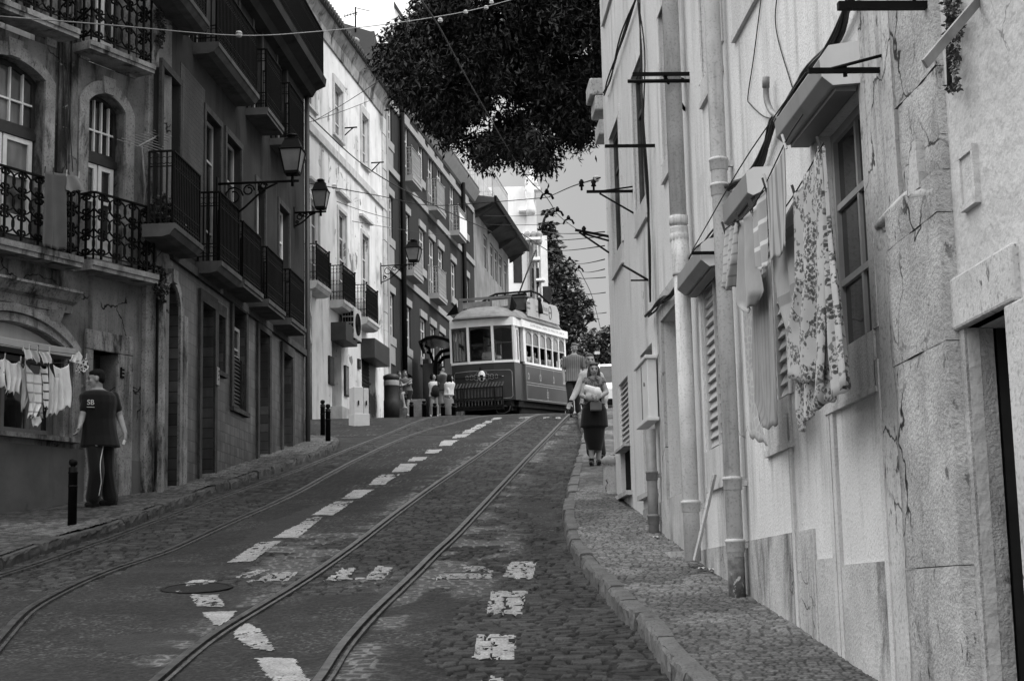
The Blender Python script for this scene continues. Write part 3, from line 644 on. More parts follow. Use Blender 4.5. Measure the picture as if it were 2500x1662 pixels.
# ---------------------------------------------------------------- its neighbour nearest the camera
RN = Wall(RNA, RNB, 0.).make('neighbour_house', 'smooth pale house edge beside the rough stone quoin, with a dark stone-framed doorway', 'house')
M_RN = mat('smooth_cream_plaster', .47, .9, .10, 1.1, streak=.2, ssc=4, peel=(.30, .69, 2.2), speck=.14, spsc=30, bump=.5, bsc=9, bd=.04, crack=(.24, .8, .006, .57))
def near_house():
    L = RN.L; a, b = RN.hit(2478, 900)[0], min(RN.hit(2346, 900)[0], RN.L - .07); zt = RN.hit(2345, 808)[1]; zl = RN.hit(2340, 680)[1]
    mb = MB(); panel(mb, 0, L, -2.5, TOPZ - .6, [(a, b, -2.4, zt, 0, .05)]); shell(mb, 0, L, -2.5, TOPZ - .6, 7); mb.build('wall', M_RN, RN.root)
    mj = M_STONES; mb = MB(); mb.box(a - .30, a - .002, -.11, .03, -2, zt - .002); mb.build('door_jamb', mj, RN.root, bev=.01); mb = MB(); mb.box(b + .002, b + .065, -.11, .012, -2, zt - .002); mb.build('door_jamb', M_STONE, RN.root)
    mb = MB(); mb.box(a - .12, b + .12, -.3, .035, zt, zl); mb.build('lintel', mj, RN.root, bev=.012)
    mb = MB(); mb.box(a - .3, b + .05, -1.6, -1.5, -2, zt + .1); mb.box(b + .012, b + .06, -1.5, -.125, -2, zt + .1); mb.box(a - .3, b + .06, -1.6, -.125, zt + .02, zt + .1); mb.build('shade_lining', M_DFRAME, RN.root)  # added dark lining: the doorway's inner shade is put into its colour
    q = RN.rect(2353, 2392, 360, 510); mb = MB(); t = .025
    mb.box(q[0], q[1], -.01, .025, q[2], q[2] + t); mb.box(q[0], q[1], -.01, .025, q[3] - t, q[3]); mb.box(q[0], q[0] + t, -.01, .024, q[2] + t, q[3] - t); mb.box(q[1] - t, q[1], -.01, .024, q[2] + t, q[3] - t); mb.box(q[0] + t, q[1] - t, -.01, .014, q[2] + t, q[3] - t)
    mb.build('plaque', M_RN, RN.root)
near_house()
# downpipes stand clear of the wall on collars
def wall_pipe(lab, px_top, px_bot, r, out, joints, m, zt=None, name='downpipe'):
    s = RW.hit(*px_bot, out)[0]; z0 = RW.hit(*px_bot, out)[1]; z1 = zt if zt is not None else RW.hit(*px_top, out)[1]
    t = RW.sub(name, lab, 'pipe', s, out, z0, 'downpipes on the pale house'); h = z1 - z0
    mb = MB(); mb.lathe([(r * .8, 0), (r, .004), (r, h)], 18); mb.lathe([(r * .8, .25), (r * .8, .002)], 18); mb.build('pipe', m, t)
    for y in joints:
        z = RW.hit(px_bot[0], y, out)[1] - z0; mb = MB(); mb.lathe([(r * 1.02, z - .05), (r * 1.14, z - .045), (r * 1.14, z + .02), (r * 1.22, z + .022), (r * 1.22, z + .04), (r * 1.02, z + .045)], 18); mb.box(-.02, .02, -out, -r * .9, z - .02, z + .02); mb.build('collar', m, t)
    return t, s, z0
wall_pipe('pale downpipe between shutter and washing, dark and rusty at its foot', (1765, 0), (1801, 1466), .058, .10, [1174, 1330, 400, 330], M_PIPE, 12)
_t0 = bpy.data.objects['downpipe'] if 'downpipe' in bpy.data.objects else None
if _t0: MB().lathe([(.0595, -.01), (.0595, .30)], 18).build('rusty_foot', mat('rusty_pipe_foot', .13, .8, .5, 14, peel=(.45, .58, 9), bump=.5, bsc=40), _t0)
t_, s_, z_ = wall_pipe('pale downpipe beside the doorway, chipped, with a bent elbow near the bracket', (1680, 640), (1692, 1370), .066, .12, [1233], M_PIPE, RW.hit(1675, 640, .12)[1])
def elbow():
    s1 = RW.hit(1655, 500, .12)[0]; zt = RW.hit(1655, 580, .12)[1] - z_; zb_ = RW.hit(1675, 640, .12)[1] - z_; dx = s1 - s_
    mb = MB(); mb.tube(catmull([(0, 0, zb_ - .06), (0, 0, zb_ + .02), (dx * .12, 0, zb_ + .10), (dx * .5, 0, zb_ + .16), (dx * .88, 0, zb_ + .22), (dx, 0, zb_ + .30), (dx, 0, max(zt, zb_ + .36))], 4), .077, 14); mb.build('elbow', M_PIPE, t_)
    mb = MB(); mb.lathe([(.07, zt - .1), (.07, 12 - z_)], 16, (dx, 0, 0)); mb.build('pipe', M_PIPE, t_)
    for y in (585, 540):
        z = RW.hit(1655, y, .12)[1] - z_; mb = MB(); mb.lathe([(.071, z - .04), (.08, z - .035), (.08, z + .03), (.071, z + .035)], 16, (dx, 0, 0)); mb.build('collar', M_PIPE, t_)
elbow()
wall_pipe('thin dark grey pipe running down from the pale meter box', (1592, 1040), (1597, 1312), .05, .09, [1157, 1266], M_PIPED, RW.hit(1592, 1044, .09)[1], 'drain_pipe')
# ---------------------------------------------------------------- balconies
def curl(cx, cz, r, a0, turns=1.1, n=9, sgn=1):
    return [(cx + r * (1 - .55 * k / n) * math.cos(a0 + sgn * turns * 2 * math.pi * k / n), cz + r * (1 - .55 * k / n) * math.sin(a0 + sgn * turns * 2 * math.pi * k / n)) for k in range(n + 1)]
def rail_run(mb, P, Q, z0, z1, style, r=.008, step=None):
    """one straight run of wrought iron from P to Q (x, y)"""
    P, Q = Vector((*P, 0)), Vector((*Q, 0)); L = (Q - P).length; d = (Q - P) / L; h = z1 - z0; pt = lambda u, z: P + d * u + Vector((0, 0, z))
    mb.bar(pt(0, z1), pt(L, z1), .045, .02); mb.bar(pt(0, z0 + .07), pt(L, z0 + .07), .022, .012)
    if style == 'scroll':
        n = max(1, round(L / .27)); w = L / n; zz = [z0 + .075 + (h - .09) * k / 3 for k in range(4)]
        for i in range(n):
            x = w * (i + .5); mb.bar(pt(x, z0 + .02), pt(x, z1), .024)
            for k in range(3):
                a, b = zz[k], zz[k + 1]; m, hh = (a + b) / 2, (b - a) / 2
                for sg in (-1, 1):
                    arc = [(x + sg * w * .5 * (1 - abs(t) ** 3.0) * 1.0 + sg * .012, m + hh * t) for t in [-.98 + 1.96 * q / 14 for q in range(15)]]
                    e1 = [(x + sg * (.035 + .022 * math.cos(q)), b - .045 + .022 * math.sin(q)) for q in [1.6 - 4.6 * j / 6 for j in range(7)]]
                    mb.tube([pt(u, z) for u, z in arc], r * 1.5, 4); mb.tube([pt(u, z) for u, z in e1], r * 1.7, 4)
                    e2 = [(x + sg * (.035 + .022 * math.cos(q)), a + .045 - .022 * math.sin(q)) for q in [1.6 - 4.6 * j / 6 for j in range(7)]]
                    mb.tube([pt(u, z) for u, z in e2], r * 1.7, 4)
        for x in (0, L): mb.bar(pt(x, z0 - .03), pt(x, z1), .02)
    else:
        st = step or (.082 if style == 'bars' else .095); n = max(1, round(L / st)); w = L / n
        for i in range(n + 1):
            x = w * i; mb.bar(pt(x, z0), pt(x, z1), (.020 if style == 'bars' else .016) if 0 < i < n else .028)
            if i < n:
                for zc in ((z0 + .16, z1 - .12) if style == 'bars' else (z0 + .17, (z0 + z1) / 2, z1 - .16)):
                    rr = w * .5; mb.tube([pt(x + w / 2 + rr * math.cos(q), zc + rr * (1.25 if style == 'bars' else 1.5) * math.sin(q)) for q in [math.pi * j / 4 for j in range(8)]], .006, 4, closed=True)
        mb.bar(pt(0, z0 + .25), pt(L, z0 + .25), .014); 
        if style == 'bars': mb.bar(pt(0, z1 - .2), pt(L, z1 - .2), .014)
        else:
            for x in (0, L): mb.sphere(pt(x, z1 + .05), .035, 8, 5)
def balcony(parent, s0, s1, z, h, out, style, ms, mi, th=.12, name='balcony', inset=.05, curved=False):
    mb = MB(); sec = [(-.05, z - th), (out * .55, z - th), (out - .07, z - th * .85), (out - .02, z - th * .45), (out, z - th * .4), (out, z)] if curved else [(-.05, z - th), (out - .02, z - th), (out - .02, z - th * .62), (out, z - th * .55), (out, z)]
    mb.prism(sec + [(-.05, z)], s0, s1, 'x'); sl = mb.build(name, ms, parent)
    mb = MB(); o = out - inset; a, b = s0 + inset, s1 - inset
    rail_run(mb, (a, o), (b, o), z + .01, z + h, style); rail_run(mb, (a, .02), (a, o), z + .01, z + h, style); rail_run(mb, (b, .02), (b, o), z + .01, z + h, style)
    mb.build('railing', mi, sl); return sl
def frame_around(mb, h, w, o0=-.02, o1=.03, sill=False, lint=None, bottom=None):
    a, b, c, d = h[:4]; rise = h[4] if len(h) > 4 else 0; sp = d - rise; c = bottom if bottom is not None else c; lw = lint or w
    if rise:
        mb.box(a - w, a - .002, o0, o1, c, sp); mb.box(b + .002, b + w, o0, o1, c, sp); n = 12; arc = arch_pts(a, b, sp, rise, n); cx = (a + b) / 2
        ar2 = arch_pts(a - w, b + w, sp, rise + w, n)
        for i in range(n): mb.prism([arc[i], arc[i + 1], ar2[i + 1], ar2[i]], o0, o1)
        m = n // 2; mb.prism([(cx - .09, arc[m][1]), (cx + .09, arc[m][1]), (cx + .12, ar2[m][1] + .05), (cx - .12, ar2[m][1] + .05)], o0, o1 + .03)
    else:
        mb.box(a - w, a - .002, o0, o1, c, d); mb.box(b + .002, b + w, o0, o1, c, d); mb.box(a - w, b + w, o0, o1 + .003, d + .002, d + lw)
    if sill: mb.box(a - w, b + w, o0, o1 + .03, c - .07, c - .002)
    return mb
# ---------------------------------------------------------------- near left house
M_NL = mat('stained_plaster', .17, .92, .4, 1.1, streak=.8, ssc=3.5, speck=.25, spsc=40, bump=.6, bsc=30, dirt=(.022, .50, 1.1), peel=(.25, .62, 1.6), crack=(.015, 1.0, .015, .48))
M_NLLOW = mat('grey_cement_render', .10, .92, .2, 2, streak=.25, ssc=4, dirt=(.045, .6, 1.6), bump=.3, bsc=30)
M_NLST = mat('weathered_frame_stone', .24, .9, .35, 3, streak=.7, ssc=7, speck=.45, spsc=40, bump=.7, bsc=40, dirt=(.03, .52, 2.2), pits=.6)
M_SLAB = mat('stained_balcony_stone', .24, .9, .4, 3, streak=.7, ssc=6, speck=.3, spsc=40, bump=.4, bsc=40, dirt=(.03, .52, 2.2))
zb = gz(19.0, .12)
NL = Wall(NLA, NLB, zb).make('stained_house', 'stained plaster house with arched windows, scrolled iron balconies and washing before its big arch', 'house')
def arched(x0, x1, ya, yb, xs, ys):
    a, b, c, d = NL.rect(x0, x1, ya, yb); return (a, b, c, d, d - NL.hit(xs, ys)[1])
NW1 = arched(-58, 104, 138, 572, 104, 197); NW2 = arched(211, 301, 231, 636, 303, 277)
def near_left():
    r = NL.root; w1, w2 = NW1, NW2; zs2 = NL.hit(300, 160, .3)[1]
    u1 = (w1[0], w1[1], zs2 + .02, zs2 + 3.0, .3); u2 = (w2[0], w2[1], zs2 + .02, zs2 + 3.0, .3)
    dz = NL.hit(250, 858)[1]; dr = (*NL.rect(221, 281, 858, 1190)[:2], -2.5, dz)
    sa, sz0, = NL.hit(150, 845); apex = NL.hit(28, 785); gw = (2 * apex[0] - sa, 0)
    a0, a1 = sorted((sa, 2 * apex[0] - sa)); zbase = NL.hit(100, 1062)[1]
    arch = (a0, a1, zbase, apex[1], apex[1] - sz0)
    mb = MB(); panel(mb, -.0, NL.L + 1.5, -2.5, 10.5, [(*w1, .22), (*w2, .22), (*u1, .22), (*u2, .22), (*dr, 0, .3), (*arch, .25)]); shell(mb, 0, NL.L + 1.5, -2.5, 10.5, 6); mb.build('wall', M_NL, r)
    for w in (w1, w2, u1, u2): frame_around(MB(), w, .17).build('surround', M_NLST, r) if False else frame_around(m_ := MB(), w, .17) and m_.build('surround', M_NLST, r)
    # windows: fanlight over a dark transom, white casements below
    for w, fr_, mf2, g in ((w1, M_DFRAME, M_WFRAME, M_GLASSC), (w2, M_DFRAME, M_WFRAME, M_GLASS), (u1, M_DFRAME, M_WFRAME, M_GLASS), (u2, M_DFRAME, M_WFRAME, M_GLASS)):
        a, b, c, d, rise = w; zt = d - (d - c) * .37; e = .03 if w is w1 else .0
        window(r, (a, b, zt, d, rise), -.14, fr_, g, 1, (), .055, .06, 'window')
        mb = MB(); arc = arch_pts(a + .05, b - .05, d - rise, rise - .05); f = lambda x: float(np.interp(x, [p[0] for p in arc], [p[1] for p in arc]))
        for k in range(1, 5):
            x = a + (b - a) * k / 5; mb.box(x - .011, x + .011, -.17, -.135, zt + .06, f(x) - .01)
        zm = zt + (d - zt) * .42; mb.box(a + .05, b - .05, -.168, -.138, zm - .012, zm + .012); mb.build('glazing_bars', M_WFRAME, r)
        mb = MB(); mb.box(a, b, -.2, -.115, zt - .10, zt); mb.build('transom', fr_, r)
        m = (a + b) / 2
        for q in ((a + .04, m - .01), (m + .01, b - .04)):
            window(r, (*q, c, zt - .105), -.13, mf2, g, 1, (.22, .62), .06, .05, 'door_leaf')
            mb = MB(); mb.box(q[0] + .06, q[1] - .06, -.17, -.142, c + .06, c + (zt - c) * .20); mb.build('door_panel', mf2, r)
    # pilasters, string course, ground floor
    mb = MB(); x0, x1 = sorted((NL.hit(345, 900)[0], NL.hit(370, 900)[0])); mb.box(x0, x1, -.02, .07, -2, 10.2); mb.build('pilaster', M_NLST, r, bev=.008)
    mb = MB(); x2, x3 = sorted((NL.hit(374, 1050)[0], NL.hit(391, 1050)[0])); mb.box(max(.01, x2), x3, -.02, .09, -2, NL.hit(382, 985)[1]); mb.build('pilaster', M_NLST, r, bev=.02)
    x4, x5 = sorted((NL.hit(138, 300)[0], NL.hit(185, 300)[0])); zf = NL.hit(200, 668)[1]
    mb = MB(); mb.box(x4 + .0, x4 + .12, -.02, .03, zf, 10); mb.box(x5 - .16, x5, -.02, .03, zf, 10); mb.build('pilaster', M_NL, r)
    mb = MB(); xr = sorted((NL.hit(206, 850)[0], NL.hit(321, 850)[0])); zl = NL.hit(262, 813)[1]
    mb.box(xr[0], dr[0] - .002, -.25, .035, -2, dz - .002); mb.box(dr[1] + .002, min(xr[1], dr[1] + .16), -.25, .035, -2, dz - .002); mb.box(xr[0], min(xr[1], dr[1] + .16), -.25, .04, dz, zl); mb.build('door_surround', M_NLST, r, bev=.01)
    mb = MB(); mb.box(dr[0], dr[1], -.34, -.26, -2, dz - .62); mb.box(dr[0], dr[1], -.33, -.27, dz - .55, dz); 
    mb.build('door', M_DFRAME, r); mb = MB(); mb.box(dr[0] + .1, dr[1] - .12, -.262, -.255, dz - .56, dz - .06); mb.build('door_panel', mat('grey_fanlight_board', .06, .6, .2), r)
    q = NL.rect(288, 296, 897, 924); mb = MB(); mb.box(q[0], q[1], .03, .06, q[2], q[3]); ic = mb.build('intercom', M_STEEL, r, bev=.008)
    for k in range(4): mb = MB(); mb.box(q[0] + .012, q[1] - .012, .061, .066, q[2] + .03 + .045 * k, q[2] + .045 + .045 * k); mb.build('button', M_PIPED, ic)
    # cement base under the window, dark panel
    mb = MB(); zp = NL.hit(90, 1087)[1]; mb.box(NL.hit(206, 1100)[0], NL.L + 1.5, -.02, .03, -2.5, zp); mb.box(.4, dr[0] - .01 if dr[0] > 1 else .5, -.02, .012, -2.5, NL.hit(335, 1125)[1]) ; mb.build('plinth', M_NLLOW, r)
    # the big arch: mouldings, pale lunette, projecting box, window, sill, cornice above
    a, b, c, d, rise = arch; sp = d - rise
    for k, (w, o1) in enumerate(((.10, .05), (.21, .09), (.30, .04))):
        mb = MB(); A1 = arch_pts(a - w + .10, b + w - .10, sp, rise + w - .10, 16); A2 = arch_pts(a - w, b + w, sp, rise + w, 16)
        for i in range(16): mb.prism([A1[i], A1[i + 1], A2[i + 1], A2[i]], -.02, o1)
        mb.box(a - w, a - w + .098, -.02, o1, c, sp); mb.box(b + w - .098, b + w, -.02, o1, c, sp); mb.build('arch_moulding', M_NLST, r)
    mb = MB(); mb.prism([(a, sp - .1)] + arch_pts(a, b, sp, rise) + [(b, sp - .1)], -.24, -.12); mb.build('lunette', mat('pale_lunette_board', .50, .8, .08, 3, streak=.2), r)
    zA = NL.hit(100, 838, .2)[1]; zB = NL.hit(100, 860, .2)[1]; xb = NL.hit(186, 866, .2)[0]
    mb = MB(); mb.box(xb, b + .3, -.1, .2, zB, zA); mb.build('hood', mat('hood_grey_paint', .30, .6, .12, 4), r, bev=.008)
    wf = mat('grey_brown_window_paint', .13, .6, .15, 5)
    window(r, (a + .02, b - .02, c, zB - .02), -.1, wf, M_GLASS, 4, (.75,), .07, .06)
    mb = MB(); mb.box(a - .25, b + .2, -.05, .10, c - .06, c - .003); mb.build('sill', M_NLST, r)
    z0 = NL.hit(100, 692, .2)[1]; xe = NL.hit(198, 715, .2)[0]; mb = MB()
    mb.prism([(-.02, z0 - .26), (.06, z0 - .26), (.08, z0 - .16), (.15, z0 - .13), (.22, z0 - .03), (.24, z0 - .03), (.24, z0), (-.02, z0 + .03)], xe, NL.L + 1.5, 'x'); mb.build('cornice', M_NLST, r)
    mb = MB(); mb.prism([(-.02, z0 - .5), (.04, z0 - .5), (.14, z0 - .3), (.16, z0 - .27), (-.02, z0 - .27)], xe + .22, xe + .40, 'x'); mb.build('corbel', M_NLST, r)
    # balconies
    bi = M_STEEL; o_ = .33
    zt = NL.hit(310, 652, o_)[1]; s0, s1 = NL.hit(389, 685, o_)[0], NL.hit(228, 636, o_)[0]; zr = NL.hit(310, 488, o_)[1]
    balcony(r, s0, s1, zt, zr - zt, o_, 'scroll', M_SLAB, bi, .12)
    z2 = NL.hit(205, 628, o_)[1]; sA = NL.hit(205, 635, o_)[0]; balcony(r, sA, NL.L + .9, z2, zr - zt, o_, 'scroll', M_SLAB, bi, .13)
    z3 = NL.hit(381, 160, o_)[1]; balcony(r, NL.hit(381, 165, o_)[0], NL.hit(223, 90, o_)[0], z3, 1.0, o_, 'scroll', M_SLAB, bi, .11)
    balcony(r, NL.hit(197, 80, o_)[0], NL.L + .9, NL.hit(197, 72, o_)[1], 1.0, o_, 'scroll', M_SLAB, bi, .12)
    return zr
NL_ZR = near_left()
# ---------------------------------------------------------------- dark tiled house
def tile_mat(name, v, size, mortar, var=.35, relief=.4):
    t = NT(name); p = t.pos(obj=True); sp = t.n('ShaderNodeSeparateXYZ'); t.L(p, sp.inputs[0]); cb = t.n('ShaderNodeCombineXYZ'); t.L(sp.outputs[0], cb.inputs[0]); t.L(sp.outputs[2], cb.inputs[1])
    br = t.n('ShaderNodeTexBrick'); br.offset = 0; br.squash = 1; t.L(cb.outputs[0], br.inputs['Vector']); br.inputs['Scale'].default_value = 1
    br.inputs['Brick Width'].default_value = size; br.inputs['Row Height'].default_value = size; br.inputs['Mortar Size'].default_value = .008; br.inputs['Mortar Smooth'].default_value = .2
    br.inputs['Color1'].default_value = (v * (1 + var),) * 3 + (1,); br.inputs['Color2'].default_value = (v * (1 - var),) * 3 + (1,); br.inputs['Mortar'].default_value = (mortar,) * 3 + (1,)
    w = t.pos(); c = t.mt('MULTIPLY', br.outputs['Color'], t.mr(t.noise(w, 1.1, 6, .65), .3, .72, .45, 1.35)); q = t.pos((1, 1, .1))
    c = t.mt('MULTIPLY', c, t.mr(t.noise(q, 5, 4), .4, .7, 1.1, .55)); h = t.mt('SUBTRACT', t.mt('MULTIPLY', t.noise(w, 26, 3), .5), br.outputs['Fac'])
    return t.fin(c, .42, .4, 0, t.bump(h, relief, .006))
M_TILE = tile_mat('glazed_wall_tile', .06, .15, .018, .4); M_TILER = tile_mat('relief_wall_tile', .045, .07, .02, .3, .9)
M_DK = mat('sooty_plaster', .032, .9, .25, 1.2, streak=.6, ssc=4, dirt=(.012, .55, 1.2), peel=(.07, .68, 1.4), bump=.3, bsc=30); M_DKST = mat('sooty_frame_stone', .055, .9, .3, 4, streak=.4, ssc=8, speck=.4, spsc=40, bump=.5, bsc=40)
M_DKSL = mat('sooty_slab_stone', .075, .9, .3, 3, streak=.35, ssc=6, dirt=(.03, .6, 2), bump=.3)
zb = gz(26, .12)
DK = Wall(DKA, DKB, zb).make('tiled_house', 'dark tiled house with five black iron balconies in a row and louvred ground-floor doors', 'house')
DKH = {k: DK.rect(*q) for k, q in dict(g1=(397, 434, 690, 1170), g2=(489, 520, 745, 1148), g3=(529, 545, 772, 908), g4=(567, 597, 756, 1000), g5=(630, 655, 812, 1105), g6=(689, 711, 866, 1088),
   w1=(395, 436, 185, 545), w2=(500, 536, 290, 640), w3=(551, 586, 345, 700), w4=(625, 645, 455, 740), w5=(680, 704, 510, 800),
   t0=(460, 500, -90, 110), t1=(545, 580, -60, 200), t2=(618, 637, 65, 360), t3=(676, 698, 148, 440), v1=(553, 573, -260, 40), v2=(660, 680, -100, 60)).items()}
def dark_house():
    r = DK.root; h = dict(DKH); zs = DK.hit(560, 655, .35)[1]; zs2 = DK.hit(585, 175, .35)[1]
    for k in ('w1', 'w2', 'w3', 'w4', 'w5'): a, b, c, d = h[k]; h[k] = (a, b, zs + .01, min(d, zs + 2.6))
    for k in ('t0', 't1', 't2', 't3'): a, b, c, d = h[k]; h[k] = (a, b, zs2 + .01, zs2 + 2.4)
    for k in ('g1', 'g2', 'g5', 'g6'): a, b, c, d = h[k]; h[k] = (a, b, -3, d)
    h['g1'] = (*h['g1'], .25)
    top = 10.0; zsplit = zs - .16
    gh = [h[k] if len(h[k]) > 4 else (*h[k], 0, .18) for k in ('g1', 'g2', 'g3', 'g4', 'g5', 'g6')]; gh = [(*q[:5], .25) for q in gh]
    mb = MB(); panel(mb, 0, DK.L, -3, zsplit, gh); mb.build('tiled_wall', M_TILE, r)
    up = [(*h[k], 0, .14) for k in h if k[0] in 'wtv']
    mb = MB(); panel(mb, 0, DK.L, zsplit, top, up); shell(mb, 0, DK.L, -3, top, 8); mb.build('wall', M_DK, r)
    s_a, s_b = sorted((h['w1'][0] - .05, h['w2'][1] + .05)); mb = MB(); mb.box(s_a, s_b, -.01, .008, zs + .02, zs2 - .5); mb.build('tile_panel', M_TILER, r)
    mb = MB(); mb.box(-.02, DK.L, -.02, .05, zsplit - .07, zsplit + .05); mb.build('string_course', M_DKST, r)
    for k in ('g1', 'g2', 'g3', 'g4', 'g5', 'g6'):
        q = h[k]; mb = MB(); frame_around(mb, q, .13 if k != 'g3' else .06, -.02, .035, k in ('g3', 'g4'), .17, None); mb.build('surround', M_NLST if k == 'g1' else M_DKST, r)
    a, b, c, d = h['g1'][:4]; mb = MB(); mb.box(a - .33, a - .132, -.02, .05, -3, d - .35); mb.build('pilaster', M_NLST, r, bev=.01)
    # door and shutter fillings
    mb = MB(); m = (a + b) / 2; louvre(mb, a + .02, b - .02, 1.2, d - .05, -.13, .06); mb.box(a, b, -.2, -.14, -3, 1.18); mb.build('shutter', M_DFRAME, r)
    q = DK.rect(408, 420, 905, 1000); mb = MB(); mb.box(q[0] - .25, q[1] - .05, -.135, -.12, q[2], q[3]); fr_ = mb.build('notice', mat('pale_notice_frame', .16, .6, .2), r); mb = MB(); mb.box(q[0] - .22, q[1] - .08, -.121, -.117, q[2] + .05, q[3] - .05); mb.build('glass', M_GLASS, fr_)
    for k in ('g2', 'g5', 'g6'):
        a, b, c, d = h[k][:4]; mb = MB(); mb.box(a, b, -.26, -.2, -3, d); mb.box(a + .1, b - .1, -.2, -.185, 1.2, d - .3); mb.build('door', M_DFRAME, r)
    a, b, c, d = h['g3']; window(r, h['g3'], -.12, M_DFRAME, M_GLASS, 1, (.5,))
    a, b, c, d = h['g4']; zm = c + (d - c) * .52; window(r, (a, b, zm, d - .25), -.08, M_GFRAME, M_GLASS, 2, (.3,), .05)
    mb = MB(); louvre(mb, a + .05, b - .05, c, zm - .02, -.05, .06); mb.box(a, a + .045, -.1, -.03, c, zm); mb.box(b - .045, b, -.1, -.03, c, zm); mb.build('shutter', M_DFRAME, r)
    for k in up and [k for k in h if k[0] in 'wtv']:
        q = h[k]; window(r, q, -.10, M_GFRAME if k in ('w1', 'w2', 'w3', 't0', 't1') else M_WFRAME, M_GLASS, 2, (.28, .74), .05, .05)
        mb = MB(); frame_around(mb, q, .10, -.02, .025); mb.build('surround', M_DKST, r)
    # balconies of the first and second floor
    o_ = .38
    for i, (x0, x1, yt, ys, cv) in enumerate(((428, 498, 600, 398, 1), (542, 592, 675, 490, 1), (598, 644, 720, 560, 0), (657, 698, 768, 620, 0), (713, 748, 815, 672, 0))):
        a, b = sorted((DK.hit(x0, (yt + ys) / 2, o_)[0], DK.hit(x1, (yt + ys) / 2, o_)[0])); zr = DK.hit((x0 + x1) / 2, ys, o_)[1]
        balcony(r, a, b, zs, max(.85, zr - zs), o_, 'bars', M_DKSL, M_STEEL, .17 if cv else .12, curved=cv)
    for i, (x0, x1, y) in enumerate(((400, 512, 100), (534, 634, 180), (655, 694, 350), (711, 747, 430))):
        a, b = sorted((DK.hit(x0, y, o_)[0], DK.hit(x1, y, o_)[0])); balcony(r, a, b, zs2 if i else zs2 + .1, 1.0, o_, 'bars', M_DKSL, M_STEEL, .17 if i < 2 else .12, curved=i < 2)
    # deep eaves slab with the roof-top railing
    zc = DK.hit(754, 143, .4)[1]; mb = MB(); mb.prism([(-.05, zc - .25), (.15, zc - .22), (.22, zc - .1), (.40, zc - .02), (.42, zc + .12), (-.05, zc + .12)], -.12, DK.L, 'x'); mb.build('eaves', M_DK, r)
    mb = MB(); rail_run(mb, (-.05, .36), (DK.L - .2, .36), zc + .12, zc + 1.05, 'bars'); rail_run(mb, (-.05, .0), (-.05, .36), zc + .12, zc + 1.05, 'bars'); mb.build('roof_railing', M_STEEL, r)
    mb = MB(); mb.tube([(-.03, .05, -3), (-.03, .05, zc)], .05, 8); mb.build('downpipe', M_DFRAME, r)
    q = DK.rect(491, 511, 884, 930); mb = MB(); sx = h['g2'][0]; mb.box(sx - .16, sx - .02, .035, .06, q[2], q[3]); ic = mb.build('intercom', M_PIPED, r, bev=.01)
    for k in range(3): MB().lathe([(.012, 0), (.012, .006)], 8, (sx - .09, .061, q[3] - .06 - .06 * k), M=Matrix.Rotation(R(-90), 3, 'X')).build('button', M_STEEL, ic)
dark_house()
# ---------------------------------------------------------------- white house up the street
M_WH = mat('peeling_white_plaster', .77, .9, .12, .8, streak=.6, ssc=2.2, peel=(.24, .60, .9), dirt=(.26, .64, .7), bump=.3, bsc=14)
M_WHST = mat('white_house_stone', .54, .9, .15, 3, streak=.3, ssc=6, dirt=(.3, .62, 2))
M_RTILE = mat('old_roof_tile', .10, .9, .4, 6, dirt=(.03, .6, 3))
Z3 = lambda x, y: (600 + x / 2.613, y / 2.613)
Z4 = lambda x, y: (600 + x / 2.852, 550 + y / 2.852)
zb = gz(50, .05)
WH = Wall(WHA, WHB, zb).make('white_house', 'peeling white house with a tiled eave, three small iron balconies and shop openings', 'house')
def roof(r, s0, s1, z, out, rise, back, m, tiles=True):
    mb = MB(); mb.prism([(out, z), (out, z + .08), (-back, z + rise), (-back, z)], s0, s1, 'x'); o = mb.build('roof', m, r)
    if tiles:
        mb = MB(); n = int((s1 - s0) / .24)
        for k in range(n):
            x = s0 + (k + .5) * (s1 - s0) / n; e = rise / (back + out)
            mb.tube([(x, out + .05, z + .09), (x, out - 1.2, z + .09 + 1.25 * e), (x, -back, z + .09 + rise)], .085, 6)
        mb.build('roof_tiles', m, o)
    return o
def slot(W, x0, x1, yt, yb, f=None):
    a, b = f(x0, yt) if f else (x0, yt), f(x1, yb) if f else (x1, yb); return W.rect(a[0], b[0], a[1], b[1])
